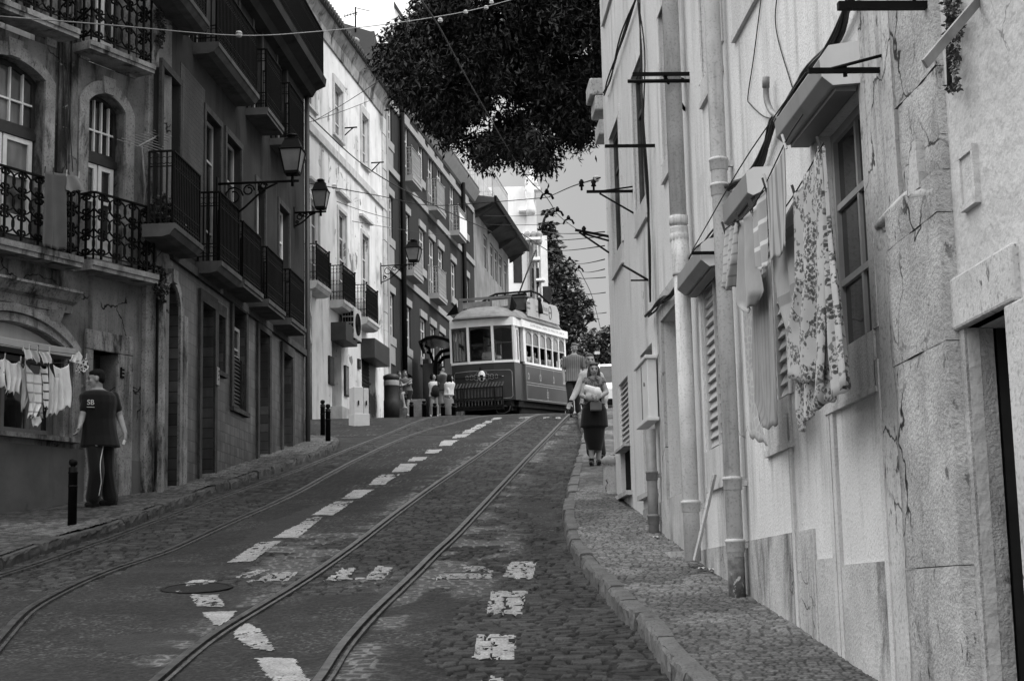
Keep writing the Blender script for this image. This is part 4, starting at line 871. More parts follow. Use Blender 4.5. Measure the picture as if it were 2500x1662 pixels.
def white_house():
    r = WH.root; o_ = .45
    ze = WH.hit(860, 140)[1]; zc = WH.hit(*Z3(612, 1035))[1]; zs = WH.hit(*Z4(740, 560), .42)[1]
    up = [slot(WH, 378, 440, 380, 680, Z3), slot(WH, 560, 612, 560, 880, Z3), slot(WH, 736, 776, 745, 1060, Z3)]
    m1 = [slot(WH, 408, 462, 1290, 1560, Z3), slot(WH, 588, 636, 1360, 1650, Z3)]; m1.append(slot(WH, 806, 850, 75, 420, Z4)); m1 = [(a, b, zs + .02, d) for a, b, c, d in m1]
    g1 = slot(WH, 600, 668, 770, 1360, Z4); g2 = slot(WH, 808, 903, 890, 1380, Z4); g1, g2 = ((*g[:2], -2., g[3]) for g in (g1, g2))
    mb = MB(); panel(mb, 0, WH.L + 2, -2, ze, [(*q, 0, .12) for q in up + m1] + [(*g1, 0, .35), (*g2, 0, .25)]); shell(mb, 0, WH.L + 2, -2, ze, 9); mb.build('wall', M_WH, r)
    roof(r, -.1, WH.L + 2.1, ze + .02, .35, .7, 4.5, M_RTILE)
    mb = MB(); mb.prism([(-.02, ze - .7), (.05, ze - .68), (.09, ze - .35), (.22, ze - .12), (.26, ze), (-.02, ze)], -.05, WH.L + 2, 'x'); mb.build('cornice', mat('stained_cornice', .36, .9, .35, 2, dirt=(.08, .5, 1.6), streak=.4), r)
    mb = MB(); mb.box(-.05, WH.L + 2, -.02, .07, zc - .12, zc + .13); mb.build('string_course', M_WHST, r)
    for s0, s1 in ((-.02, .5), (WH.hit(752, 900)[0], WH.hit(732, 900)[0])):
        mb = MB(); z = -1.5; k = 0
        while z < ze - .7:
            mb.box(s0, s1, -.02, .05 + .012 * (k % 2), z + .012, z + .62 if z + .62 < ze - .7 else ze - .7); z += .63; k += 1
        mb.build('quoin', M_WHST, r)
    for q in up:
        window(r, q, -.07, M_WFRAME, M_GLASSC, 2, (.3, .66), .07, .05); mb = MB(); frame_around(mb, q, .16, -.02, .05, True, .25); mb.build('surround', M_WHST, r)
    for q in m1:
        window(r, q, -.07, M_WFRAME, M_GLASS, 2, (.3, .52, .74), .07, .05); mb = MB(); frame_around(mb, q, .12, -.02, .04); mb.box(q[0] - .3, q[1] + .3, -.02, .14, q[3] + .5, q[3] + .58); mb.build('surround', M_WHST, r)
    for i, (x0, x1, yt) in enumerate(((500, 597, 120), (686, 775, 290), (852, 932, 430))):
        a, b = sorted((WH.hit(*Z4(x0, yt + 250), o_)[0], WH.hit(*Z4(x1, yt + 250), o_)[0])); balcony(r, a, b, zs, 1.05, o_, 'orn', M_WHST, M_STEEL, .24, curved=True)
        b_ = MB(); b_.box(a + .1, b - .1, o_ - .075, o_ - .065, zs + .15, zs + .95); b_.build('balcony_screen', mat('dark_mesh_screen', .04, .8, .4, 12), r)
    # shop fittings
    for q, g, lab in (((595, 755, 665, 795), g1, 0), ((805, 975, 785, 925), g2, 1)):
        x0, x1, y0, y1 = q; oo = .46; zt = WH.hit(*Z4(x0 + 98, y0 + 2), oo)[1]; zl = WH.hit(*Z4(x0 + 98, y1 - 2), oo)[1]
        mb = MB(); mb.box(g[0] - .15, g[1] + .1, -.01, oo, zl, zt); mb.build('awning_box', mat('dark_awning_vinyl', .045, .6, .2, 3), r, bev=.01)
    mb = MB(); mb.box(g1[0], g1[1], -.5, -.34, -2, g1[3]); mb.box(g1[0] + .1, g1[0] + .5, -.34, -.3, .5, g1[3] - .5); mb.build('door', M_DFRAME, r)
    mb = MB(); louvre(mb, g2[0], g2[1], -.5, g2[3], -.2, .12, .25); mb.build('shutter', mat('dark_roller_shutter', .05, .5, .2), r)
    mb = MB(); mb.box(g1[0] - .2, g1[1] + .2, -.3, .35, -1, .10); mb.build('step', M_WHST, r)
    # boards hung on the wall
    for q, v in (((572, 604, 915, 1110), .05), ((682, 706, 980, 1190), .2), ((775, 790, 932, 998), .08)):
        a, b, c, d = slot(WH, q[0], q[1], q[2], q[3], Z4); t = WH.sub('notice_board', {.05: 'dark framed menu board hung beside the shop door of the white house', .2: 'pale narrow board hung between shop door and grey utility cabinet', .08: 'small dark plaque on the white wall under the air conditioner'}[v], 'board', (a + b) / 2, .03, c)
        w, h = max(.3, b - a), d - c; mb = MB(); mb.box(-w / 2, w / 2, -.03, .03, 0, h); mb.build('frame', M_DFRAME, t); mb = MB(); mb.box(-w / 2 + .05, w / 2 - .05, .03, .036, .05, h - .05); mb.build('face', mat('board_face', v, .6, .4, 9), t)
white_house()
def wall_box_things():
    # air conditioner: cabinet with side grille and fan ring
    a, b, c, d = slot(WH, 705, 795, 618, 780, Z4); s, z = WH.hit(*Z4(770, 700), .45)
    t = WH.sub('air_conditioner', 'boxy white air conditioner with a round fan grille on the white wall', 'air conditioner', s, 0, WH.hit(*Z4(775, 775), .45)[1] - .12); h = .95; w = .95
    mb = MB(); mb.box(-w / 2, w / 2, .12, .5, .0, h); mb.build('case', mat('white_enamel', .55, .5, .1, 4), t, bev=.02)
    mb = MB()
    for k in range(4):
        r_ = .34 - k * .08; mb.tube([(r_ * math.cos(q), .505, h / 2 + r_ * math.sin(q)) for q in [2 * math.pi * j / 20 for j in range(20)]], .012, 4, closed=True)
    mb.build('fan_grille', M_STEEL, t); mb = MB(); mb.lathe([(.34, 0), (.34, .004)], 20, (0, .501, h / 2), M=Matrix.Rotation(R(-90), 3, 'X')); mb.build('fan', M_BLACK, t)
    mb = MB()
    for i in range(4):
        for j in range(4): mb.box(w / 2, w / 2 + .012, .15 + .085 * i, .22 + .085 * i, .14 + .18 * j, .28 + .18 * j)
    mb.build('side_grille', M_STEEL, t); mb = MB(); mb.box(-.4, -.36, 0, .5, -.05, -.002); mb.box(.36, .4, 0, .5, -.05, -.002); mb.build('bracket', M_STEEL, t)
    # grey street cabinet
    P = ghit(*Z4(790, 1385), .02, 60); x0, x1 = at(*Z4(720, 1250), P[1]).x, at(*Z4(862, 1250), P[1]).x; h = at(*Z4(790, 1130), P[1]).z - at(*Z4(790, 1385), P[1]).z
    t = thing('utility_cabinet', 'pale grey metal street cabinet standing in front of the dark roller shutter', 'cabinet', (P[0], P[1], gz(P[1], .02)), R(24)); m = mat('cabinet_paint', .42, .55, .08, 3, streak=.1); W = (x1 - x0) * .78
    mb = MB(); mb.box(-W * .5, W * .13, -.17, .17, .0, h); mb.build('cabinet', m, t, bev=.015); mb = MB(); mb.box(W * .14, W * .5, -.16, .16, 0, h * .97); mb.build('cabinet', m, t, bev=.015)
    mb = MB(); mb.box(-W * .52, W * .52, -.19, .19, -.2, h * .27); mb.build('base', m, t, bev=.01)
    for x in (-W * .2, W * .32):
        mb = MB(); mb.box(x - .012, x + .012, -.20, -.171, h * .5, h * .62); mb.build('handle', M_STEEL, t)
wall_box_things()
# ---------------------------------------------------------------- grey house
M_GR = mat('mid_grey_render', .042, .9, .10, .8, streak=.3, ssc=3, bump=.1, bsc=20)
M_WST = mat('white_painted_stone', .34, .85, .08, 3, streak=.15)
zb = gz(62, .05)
GR = Wall(GRA, GRB, zb).make('grey_house', 'smooth mid grey house with white lintels, white string courses and small pale balconies', 'house')
def grey_house():
    r = GR.root; o_ = .45
    ztop = GR.hit(*Z3(1345, 1085))[1]
    b3, b2, b1 = GR.hit(*Z3(905, 1065))[1], GR.hit(*Z3(1240, 1500))[1], GR.hit(*Z4(1230, 500))[1]
    bands = [GR.hit(*Z3(905, 1065))[1], GR.hit(*Z4(1010, 300))[1]]
    S = [GR.hit(x, y)[0] for x, y in (Z3(912, 830), Z3(1018, 900), Z3(1116, 1000), Z3(1178, 1080), Z3(1235, 1140), Z3(1316, 1270), Z3(1402, 1400))]
    hw = .5; z3 = (GR.hit(*Z3(910, 895))[1], GR.hit(*Z3(910, 640))[1]); z2 = (GR.hit(*Z3(917, 1515))[1], GR.hit(*Z3(917, 1245))[1]); z1 = (GR.hit(*Z4(1012, 775))[1], GR.hit(*Z4(1012, 470))[1])
    holes = []; rows = [z3, z2, z1]
    bal = {(1, 0), (3, 0), (5, 0), (1, 1), (3, 1)}
    for j, (c, d) in enumerate(rows):
        for i, s in enumerate(S):
            if s - hw < .2: continue
            holes.append((s - hw, s + hw, c - (.75 if (i, j) in bal else 0), d, 0, .14, i, j))
    dd = [(S[4] - .5, S[4] + .5, -2, GR.hit(*Z4(1316, 675))[1], 0, .3)]
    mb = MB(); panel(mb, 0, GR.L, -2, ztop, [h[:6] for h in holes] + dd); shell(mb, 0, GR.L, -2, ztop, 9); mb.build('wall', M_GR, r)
    for a, b, c, d, _, _, i, j in holes:
        window(r, (a, b, c, d), -.06, M_WFRAME, M_GLASS, 2, (.28, .70), .09, .05)
        mb = MB(); mb.box(a - .12, b + .12, -.02, .05, d + .002, d + .26); mb.build('lintel', M_WST, r)
        if (i, j) not in bal:
            mb = MB(); mb.box(a - .12, b + .12, -.02, .06, c - .3, c - .002); mb.build('sill', M_WST, r)
            if i in (0, 1): mb = MB(); mb.box(a - .05, b + .05, -.02, .03, c - .95, c - .302); mb.build('apron', mat('pale_grey_apron', .30, .9, .1), r)
        else:
            balcony(r, a - .35, b + .35, c - .02, 1.05, o_, 'orn', M_WST, mat('pale_railing_paint', .40, .5, .1), .22)
    for z in bands + [ztop - .9]:
        mb = MB(); mb.box(0, GR.L, -.02, .06, z - .12, z + .12); mb.build('string_course', M_WST, r)
    mb = MB(); mb.prism([(-.02, ztop - .5), (.1, ztop - .45), (.3, ztop - .1), (.35, ztop), (-.02, ztop + .1)], 0, GR.L, 'x'); mb.build('cornice', M_WST, r)
    mb = MB(); mb.box(dd[0][0], dd[0][1], -.4, -.28, -2, dd[0][3]); mb.build('door', M_DFRAME, r)
    mb = MB(); mb.box(GR.L - .28, GR.L + .0, -.02, .08, -2, ztop + .3); mb.build('pilaster', M_WST, r)
    for px in (Z3(976, 1100), Z3(1368, 1300)):
        s = GR.hit(*px)[0]; mb = MB(); mb.tube([(s, .14, -1), (s, .14, ztop - .4)], .1, 8); mb.build('downpipe', M_STEEL, r)
    # white cloth panel on the balcony nearest the tram
    a, b = S[5] - .85, S[5] + .85; c = z3[0] - .77; mb = MB(); mb.box(a, b, .46, .475, c - .1, c + .75); mb.build('balcony_cloth', mat('white_cloth_panel', .8, .8, .05), r)
    roof(r, 0, GR.L, ztop + .1, .3, 1.5, 4, M_RTILE, False)
grey_house()
# ---------------------------------------------------------------- house with wide eaves, ornate white house, houses behind
zb = gz(78)
EV = Wall(EVA, EVB, zb).make('eaved_house', 'pale stained house with deep overhanging timber eaves and a roof terrace behind the tram', 'house')
def eaved_house():
    r = EV.root; m = mat('grey_washed_plaster', .26, .9, .25, 1, streak=.45, ssc=3, dirt=(.12, .6, .8)); ZZ = lambda x, y: (1180 + x / 3.3375, 380 + y / 3.3375)
    ze = EV.hit(1215, 590)[1]; hs = []
    for x in (20, 70, 105, 140, 180):
        a = EV.hit(*ZZ(x, 850))[0]; c, d = EV.hit(*ZZ(20, 930))[1], EV.hit(*ZZ(20, 660))[1]; hs.append((a - .55, a + .55, c, min(d, ze - .3), 0, .12)); hs.append((a - .55, a + .55, c - 4.2, c - 1.5, 0, .12))
    mb = MB(); panel(mb, 0, EV.L, -2, ze, hs); shell(mb, 0, EV.L, -2, ze, 9); mb.build('wall', m, r)
    for q in hs: window(r, q, -.05, M_GFRAME, M_GLASS, 2, (.7,), .1, .05)
    o_ = .95; me = mat('weathered_eaves_timber', .07, .8, .4, 1.2, streak=.3, ssc=2); mb = MB(); mb.prism([(-.02, ze - .05), (o_, ze + .35), (o_, ze + .55), (-3, ze + 1.2), (-3, ze)], -.6, EV.L - .3, 'x'); mb.build('eaves', me, r)
    for k in range(4):
        s = -.4 + k * (EV.L - .2) / 3; mb = MB(); mb.prism([(0, ze - .3), (.15, ze - .25), (o_ - .1, ze + .22), (0, ze + .0)], s - .05, s + .05, 'x'); mb.build('bracket', me, r)
    mb = MB(); mb.box(-.6, EV.L - .3, o_ - .01, o_ + .1, ze + .3, ze + .62); mb.build('gutter', M_STEEL, r)
    mb = MB(); a, b = EV.L - 5.2, EV.L - .4; rail_run(mb, (a, o_ - .1), (b, o_ - .1), ze + .6, ze + 1.9, 'bars', step=.2); rail_run(mb, (b, o_ - .1), (b, -1), ze + .6, ze + 1.9, 'bars', step=.2); mb.build('terrace_railing', mat('pale_railing', .5, .5, .1), r)
    mb = MB(); mb.box(-.2, EV.L - .2, -9, -.8, ze + .9, ze + 3.4); mb.build('attic', M_WHST, r)
eaved_house()
def far_things():
    D = 93.; X = lambda px, y=600: at(px, y, D).x; Zp = lambda py, px=1290: at(px, py, D).z
    mw = mat('bright_white_stucco', .82, .85, .06, 1.5, streak=.12)
    t = thing('ornate_house', 'ornate white house with statues, pilasters and stepped cornices, rising beyond the tram', 'house', (X(1250), D, gz(D)), 0); zb = gz(D); x0 = X(1250); w = lambda px: X(px) - x0; z = lambda py: Zp(py) - zb
    mb = MB(); mb.box(-3, w(1288), 0, 9, -1, z(455)); mb.box(w(1288), w(1312), .3, 9, -1, z(430)); mb.box(w(1312), w(1337), 1.2, 9, -1, z(565)); mb.build('wall', mw, t)
    mb = MB()
    for y0, y1, xa, xb, o in ((470, 462, 1284, 1322, .5), (520, 512, 1268, 1286, .5), (590, 583, 1284, 1320, .45), (640, 632, 1298, 1318, .5), (690, 684, 1306, 1328, .5), (452, 444, 1285, 1316, .4)):
        mb = MB(); mb.box(w(xa), w(xb), -o, .2, z(y0), z(y1)); mb.build('cornice', mw, t, bev=.04)
    for xa in (1286, 1302, 1314):
        mb = MB(); mb.box(w(xa), w(xa + 5), -.35, .2, -1, z(600)); mb.lathe([(.12, 0), (.2, .2), (.14, .4), (.25, .6), (.1, .8)], 10, (w(xa + 2), -.2, z(600))); mb.build('pilaster', mat('grey_carved_stone', .3, .9, .3, 3), t)
    mb = MB(); mb.lathe([(.25, 0), (.3, .3), (.2, .8), (.28, 1.2), (.3, 1.6), (.12, 1.8), (.14, 1.95), (.16, 2.1), (.05, 2.25)], 12, (w(1297), -.3, z(527))); mb.build('statue', mw, t)
    mb = MB(); mb.prism([(w(1288), z(455)), (w(1305), z(395)), (w(1318), z(455))], -.2, 1); mb.build('gable', mw, t)
    for xa, y0, y1 in ((1297, 700, 655), (1322, 740, 700), (1252, 800, 720), (1252, 690, 620)):
        mb = MB(); mb.box(w(xa), w(xa) + .5, -.02, .3, z(y0), z(y1)); mb.build('window', M_GLASS, t)
    # grey gable behind the white house, with chimney and aerial; a tall thin white party wall further back
    D2 = 66.; p = [(760, 5), (784, 40), (868, 66), (905, 77), (914, 76), (914, 101), (940, 112), (960, 260), (1000, 520), (760, 520)]
    q = [at(x, y, D2) for x, y in p]; b = q[0]; t = thing('gabled_house', 'plain grey gable rising behind the tiled roof of the white house', 'house', (b.x, D2, gz(D2))); g = gz(D2)
    mb = MB(); mb.prism([(v.x - b.x, v.z - g) for v in q[:-2]] + [(q[-2].x - b.x, -1), (q[-1].x - b.x - 3, -1), (q[0].x - b.x - 3, q[0].z - g + .5)], 0, 9); mb.build('wall', mat('gable_grey_render', .08, .9, .1, .5), t)
    mb = MB(); c = at(848, 112, D2 - 1); mb.lathe([(.42, -.5), (.42, .1), (.50, .12), (.50, .25), (.3, .3)], 14, (c.x - b.x, -1, c.z - g)); mb.build('chimney', M_WST, t)
    D3 = 70.; a = at(964, 10, D3); t = thing('chimney_wall', 'thin tall white chimney wall against the bright sky beside the big tree', 'chimney', (a.x, D3, gz(D3))); g = gz(D3); e = at(984, 50, D3)
    mb = MB(); mb.prism([(0, 0), (0, a.z - g), (e.x - a.x, e.z - g), (e.x - a.x + .05, 0)], 0, 3); mb.build('wall', mw, t); mb = MB(); mb.prism([(-.04, a.z - g - .15), (-.04, a.z - g + .12), (e.x - a.x + .05, e.z - g + .12), (e.x - a.x + .05, e.z - g - .1)], -.05, 3.05); mb.build('coping', M_DKST, t)
    # tv aerial on the gable
    c = at(868, 68, D2); tp = at(869, 18, D2); t = thing('roof_aerial', 'thin roof aerial on the ridge of the grey gable against white sky', 'aerial', c); hh = tp.z - c.z
    mb = MB(); mb.tube([(0, 0, -.2), (0, 0, hh)], .035, 6); mb.build('mast', M_STEEL, t); mb = MB(); mb.bar((-.5, 0, hh * .55), (.1, 0, hh * .75), .03); 
    for k in range(5): mb.bar((-.45 + .12 * k, -.3, hh * (.57 + .04 * k)), (-.45 + .12 * k, .3, hh * (.57 + .04 * k)), .02)
    mb.bar((0, 0, hh * .97), (.55, .1, hh * .85), .02); mb.bar((.05, .1, hh * .99), (.6, .2, hh * .87), .02); mb.build('boom', M_STEEL, t)
far_things()
# ---------------------------------------------------------------- the tram
def text_mesh(s, size, mat_, parent, M, name='lettering', width=None, ext=.003):
    cu = bpy.data.curves.new('lettering', 'FONT'); cu.body = s; cu.size = size; cu.extrude = ext; cu.align_x = 'CENTER'; cu.align_y = 'CENTER'
    t = bpy.data.objects.new('lettering', cu); C.objects.link(t); bpy.context.view_layer.update()
    me = bpy.data.meshes.new_from_object(t.evaluated_get(bpy.context.evaluated_depsgraph_get())); bpy.data.objects.remove(t)
    if width:
        xs = [v.co.x for v in me.vertices]; k = width / (max(xs) - min(xs))
        for v in me.vertices: v.co.x *= k
    me.transform(M); me.materials.clear(); return link(name, me, mat_, parent)
M_TGLASS = None
def clear_glass(name, tint=.85):
    t = NT(name); o = t.t.nodes['Material Output']; tr = t.n('ShaderNodeBsdfTransparent'); tr.inputs[0].default_value = (tint, tint, tint, 1)
    gl = t.n('ShaderNodeBsdfGlossy'); gl.inputs['Roughness'].default_value = .03; fr = t.n('ShaderNodeFresnel'); fr.inputs[0].default_value = 1.45
    mx = t.n('ShaderNodeMixShader'); t.L(t.mt('MULTIPLY', fr.outputs[0], .8), mx.inputs[0]); t.L(tr.outputs[0], mx.inputs[1]); t.L(gl.outputs[0], mx.inputs[2]); t.L(mx.outputs[0], o.inputs[0]); t.t.nodes.remove(t.b); return t.m
M_TGLASS = clear_glass('tram_window_glass', .78)
M_TR = mat('tram_dark_red_enamel', .032, .32, .12, 2, spec=.5, streak=.12, obj=True); M_TW = mat('tram_cream_enamel', .84, .4, .06, 3, streak=.12, obj=True); M_TROOF = mat('tram_roof_canvas', .19, .75, .25, 3, streak=.2, obj=True, dirt=(.10, .6, 1.5)); M_TLINE = mat('tram_lining_paint', .34, .5, .15, 6, obj=True)
M_TIN = mat('tram_interior_wood', .02, .6, .3, 4, obj=True); M_UNDER = mat('underframe_grime', .014, .85, .3, 5)
TD = 57.0; _tp = at(1180, 1000, TD)
TRAM = thing('tram', 'old two-tone tram with cream window posts and a folded slatted fender, at the crest', 'tram', (_tp.x, TD, gz(TD, .02)), R(-16))
TRAM.rotation_euler = (R(4.6), 0, R(-16)); W2, TLEN = 1.15, 7.9
FP = [(-1.15, .20), (-.45, 0), (.45, 0), (1.15, .20)]        # bowed front, seen in plan
def tram():
    r = TRAM; z0, zs, zh, zr = .52, 1.84, 3.14, 3.42
    # lower panels
    mb = MB(); pl = FP + [(1.15, .95), (1.08, 1.0), (1.08, 1.55), (1.15, 1.6), (1.15, TLEN - .2), (.45, TLEN), (-.45, TLEN), (-1.15, TLEN - .2)]
    mb.prism(pl, z0, zs, 'z'); mb.build('body', M_TR, r)
    mb = MB(); mb.box(-1.05, 1.05, .9, TLEN - .06, .30, .52); mb.box(-.98, .98, 1.2, TLEN - .06, .03, .30); mb.build('underframe', M_UNDER, r)
    for y in (2.6, 5.2):
        for x in (-.5, .5):
            mb = MB(); mb.lathe([(.36, -.06), (.36, .05), (.40, .06), (.40, .09)], 20, (x, y, .38), M=Matrix.Rotation(R(90), 3, 'Y')); mb.build('wheel', M_UNDER, r)
    # sill band, corner posts, header, window openings
    off = lambda k: [(x * (1 + k / 1.15), y - k) for x, y in FP]
    def band(nm, a, b, k, m, side=True):
        mb = MB(); P = off(k); mb.prism(P + [(1.15, .22), (-1.15, .22)], a, b, 'z')
        if side: mb.box(1.10, 1.15 + k, 1.55, TLEN - .2, a, b); mb.box(-1.15 - k, -1.10, .25, TLEN - .2, a, b)
        return mb.build(nm, m, r)
    band('sill_band', zs + .002, zs + .085, .015, M_TW)
    mb = MB(); P = off(.02); mb.prism(P + [(1.17, 1.05), (1.24, 1.1), (1.24, TLEN - .1), (.5, TLEN + .05), (-.5, TLEN + .05), (-1.17, TLEN - .1)], zh, zr, 'z'); mb.build('header', M_TW, r)
    for (x, y) in FP:
        mb = MB(); mb.box(x - .045 * (1 if abs(x) > 1 else 1), x + .045, y - .012 + (.02 if abs(x) > 1 else 0), y + .06, zs + .085, zh); mb.build('window_post', M_TW, r)
    for (a, b) in zip(FP, FP[1:]):                                # front windows with shallow arches
        a, b = Vector((*a, 0)), Vector((*b, 0)); L = (b - a).length; an = math.atan2((b - a).y, (b - a).x); M = Matrix.Translation(a) @ Matrix.Rotation(an, 4, 'Z')
        sub = MB(); arc = arch_pts(.045, L - .045, zh - .14, .07, 10)
        for i in range(10): sub.prism([arc[i], arc[i + 1], (arc[i + 1][0], zh), (arc[i][0], zh)], -.005, .04)
        sub.box(.045, .075, -.004, .04, zs + .09, zh - .14); sub.box(L - .075, L - .045, -.004, .04, zs + .09, zh - .14); sub.box(.075, L - .075, -.004, .04, zs + .09, zs + .13)
        if a.x > .3: sub.box(.075, L - .075, .0, .03, zs + .68, zs + .72)
        sub.v = [tuple(M @ Vector(p)) for p in sub.v]; wo = sub.build('front_window', M_TW if False else mat('tram_window_wood', .04, .5, .2), r)
        g = MB(); g.add([M @ Vector(p) for p in ((.06, .02, zs + .09), (L - .06, .02, zs + .09), (L - .06, .02, zh - .05), (.06, .02, zh - .05))], [(0, 1, 2, 3)]); g.build('pane', M_TGLASS, wo)
    # platform doors and side windows, both sides alike
    for sg in (1, -1):
        X = lambda a: a * sg
        mb = MB(); mb.box(min(X(1.10), X(1.15)), max(X(1.10), X(1.15)), .22, .40, zs + .085, zh); mb.build('window_post', M_TW, r)
        mb = MB()
        for y0, y1 in ((.42, .74), (.76, 1.10)):
            x0, x1 = sorted((X(1.06), X(1.10))); mb.box(x0, x1, y0, y0 + .07, z0 + .1, zh); mb.box(x0, x1, y1 - .07, y1, z0 + .1, zh); mb.box(x0, x1, y0 + .07, y1 - .07, zh - .12, zh); mb.box(x0, x1, y0 + .07, y1 - .07, zs - .1, zs + .1)
        dr = mb.build('door', M_TW, r); mb = MB(); x0, x1 = sorted((X(1.07), X(1.085)))
        for y0, y1 in ((.49, .67), (.83, 1.03)): mb.box(x0, x1, y0, y1, z0 + .1, zs - .1)
        mb.build('door_panel', M_TR, dr)
        mb = MB(); x0, x1 = sorted((X(1.0), X(1.155))); mb.box(x0, x1, 1.50, 1.75, zs + .085, zh); mb.build('bulkhead', M_TW, r)
        n = 6; y0, y1 = 1.78, TLEN - .35; w = (y1 - y0) / n
        x0, x1 = sorted((X(1.09), X(1.155)))
        for k in range(n + 1): mb = MB(); mb.box(x0, x1, y0 + k * w - .05, y0 + k * w + .05 + (.1 if k == n else 0), zs + .085, zh); mb.build('window_post', M_TW, r)
        for k in range(n):
            a, b = y0 + k * w + .05, y0 + (k + 1) * w - .05; arc = arch_pts(a, b, zh - .22, .12, 8); mb = MB()
            for i in range(8): mb.prism([arc[i], arc[i + 1], (arc[i + 1][0], zh), (arc[i][0], zh)], x0 + .01, x1 - .012, 'x')
            mb.box(x0 + .015, x1 - .02, a, b, zs + .70, zs + .75); mb.box(x0 + .01, x1 - .015, a, a + .025, zs + .09, zh - .2); mb.box(x0 + .01, x1 - .015, b - .025, b, zs + .09, zh - .2)
            wo = mb.build('side_window', mat('tram_sash_paint', .40, .5, .1) if k == 0 and sg == 1 else bpy.data.materials['tram_sash_paint'], r)
            g = MB(); xx = X(1.115); g.add([(xx, a, zs + .75), (xx, b, zs + .75), (xx, b, zh - .1), (xx, a, zh - .1)], [(0, 1, 2, 3)]); g.build('pane', M_GLASSL if k % 2 == 0 else M_GLASSC, wo)
        # lower side panels: lining and painted rosettes
        xx = X(1.152); mb = MB(); ln = lambda a, b, c, d: mb.box(*sorted((xx, xx + .004 * sg)), a, b, c, d)
        for c, d in ((z0 + .06, z0 + .60), (z0 + .66, zs - .05)):
            ln(1.7, TLEN - .3, c, c + .022); ln(1.7, TLEN - .3, d - .022, d); ln(1.7, 1.722, c, d); ln(TLEN - .322, TLEN - .3, c, d)
        for k in (1, 2): ln(1.7 + k * 1.95, 1.72 + k * 1.95, z0 + .68, zs - .07)
        mb.build('lining', M_TLINE, r)
        mb = MB()
        for yc, zc, rr in ((2.0, 1.42, .10), (3.65, 1.42, .11), (5.6, 1.42, .11), (4.6, .82, .13)):
            for q in range(8):
                a = q * math.pi / 4; mb.box(*sorted((xx, xx + .005 * sg)), yc + rr * math.cos(a) - .03, yc + rr * math.cos(a) + .03, zc + rr * math.sin(a) - .03, zc + rr * math.sin(a) + .03)
        mb.box(*sorted((xx, xx + .005 * sg)), 4.57, 4.63, .62, 1.04); mb.build('rosette', M_TLINE, r)
    # lettering on the header
    Ms = Matrix.Translation((1.243, 4.7, (zh + zr) / 2)) @ Matrix.Rotation(R(90), 4, 'Z') @ Matrix.Rotation(R(90), 4, 'X')
    text_mesh('COMPANHIA CARRIS DE FERRO DE LISBOA', .13, mat('faded_gold_letters', .50, .5, .1), r, Ms, width=5.0)
    # interior: floor, ceiling, bulkheads and seats
    mb = MB(); mb.box(-1.05, 1.05, .35, TLEN - .3, zs - .5, zs - .45); mb.box(-1.05, 1.05, .3, TLEN - .3, zh - .03, zh); mb.box(-1.05, -.35, 1.5, 1.55, zs - .5, zh - .03); mb.box(.35, 1.05, 1.5, 1.55, zs - .5, zh - .03); mb.box(-1.05, 1.05, TLEN - 1.4, TLEN - 1.35, zs - .5, zh - .03); mb.build('interior', M_TIN, r)
    # roof: canvas dome on a rim, with rain strips
    def ring(k, z, sy):
        out = []; n = 40
        for i in range(n):
            a = 2 * math.pi * i / n; c, s = math.cos(a), math.sin(a); ex = .38
            x = math.copysign(abs(c) ** ex, c) * 1.24 * k; y = TLEN / 2 - .05 + math.copysign(abs(s) ** ex, s) * (TLEN / 2 + .12) * sy; out.append((x, y, z))
        return out
    rows = [ring(a, b + .30, c) for a, b, c in ((1.0, 3.10, 1), (1.02, 3.16, 1.005), (.99, 3.20, .995), (.93, 3.33, .96), (.80, 3.47, .90), (.58, 3.57, .83), (.3, 3.62, .76), (.02, 3.64, .7))]
    mb = MB(); n = 40; mb.add([p for q in rows for p in q], [(i * n + k, i * n + (k + 1) % n, (i + 1) * n + (k + 1) % n, (i + 1) * n + k) for i in range(len(rows) - 1) for k in range(n)], True); mb.add(rows[0], [tuple(range(n))]); mb.build('roof', M_TROOF, r)
    mb = MB(); mb.tube([p for p in ring(1.015, 3.43, 1.003)], .025, 4, closed=True); mb.build('gutter', mat('brown_gutter', .12, .6, .2), r)
    mb = MB()
    for x0, x1, y, z in ((-1.05, -.55, .30, 3.60), (-.48, .25, .16, 3.61), (.32, .95, .22, 3.60)): mb.tube([(x0, y + .07, z - .035), ((x0 + x1) / 2, y - .03, z + .02), (x1, y + .07, z - .03)], .02, 5)
    mb.build('rain_strip', M_UNDER, r)
    _n0 = set(bpy.data.objects)
    # roof gear: board frame at the front with furled flaps, resistor boxes, trolley
    mb = MB(); y = .75; mb.box(-.95, 1.0, y - .03, y + .03, 3.86, 3.95); mb.box(-.95, -.82, y - .02, y + .02, 3.36, 3.86); mb.box(.86, .98, y - .02, y + .02, 3.36, 3.86); mb.box(-.82, .86, y - .02, y + .02, 3.50, 3.54); mb.box(.2, .28, y - .02, y + .02, 3.54, 3.86); b_ = mb.build('board_frame', mat('weathered_board_frame', .15, .7, .2), r)
    mb = MB(); mb.box(-.82, .2, y - .01, y + .01, 3.58, 3.70); mb.box(-.82, .2, y - .008, y + .008, 3.70, 3.80); mb.build('slats', mat('board_slats', .22, .7, .4, 3), b_); mb = MB(); mb.box(.28, .86, y - .01, y + .01, 3.58, 3.82); mb.build('panel', M_PIPE, b_)
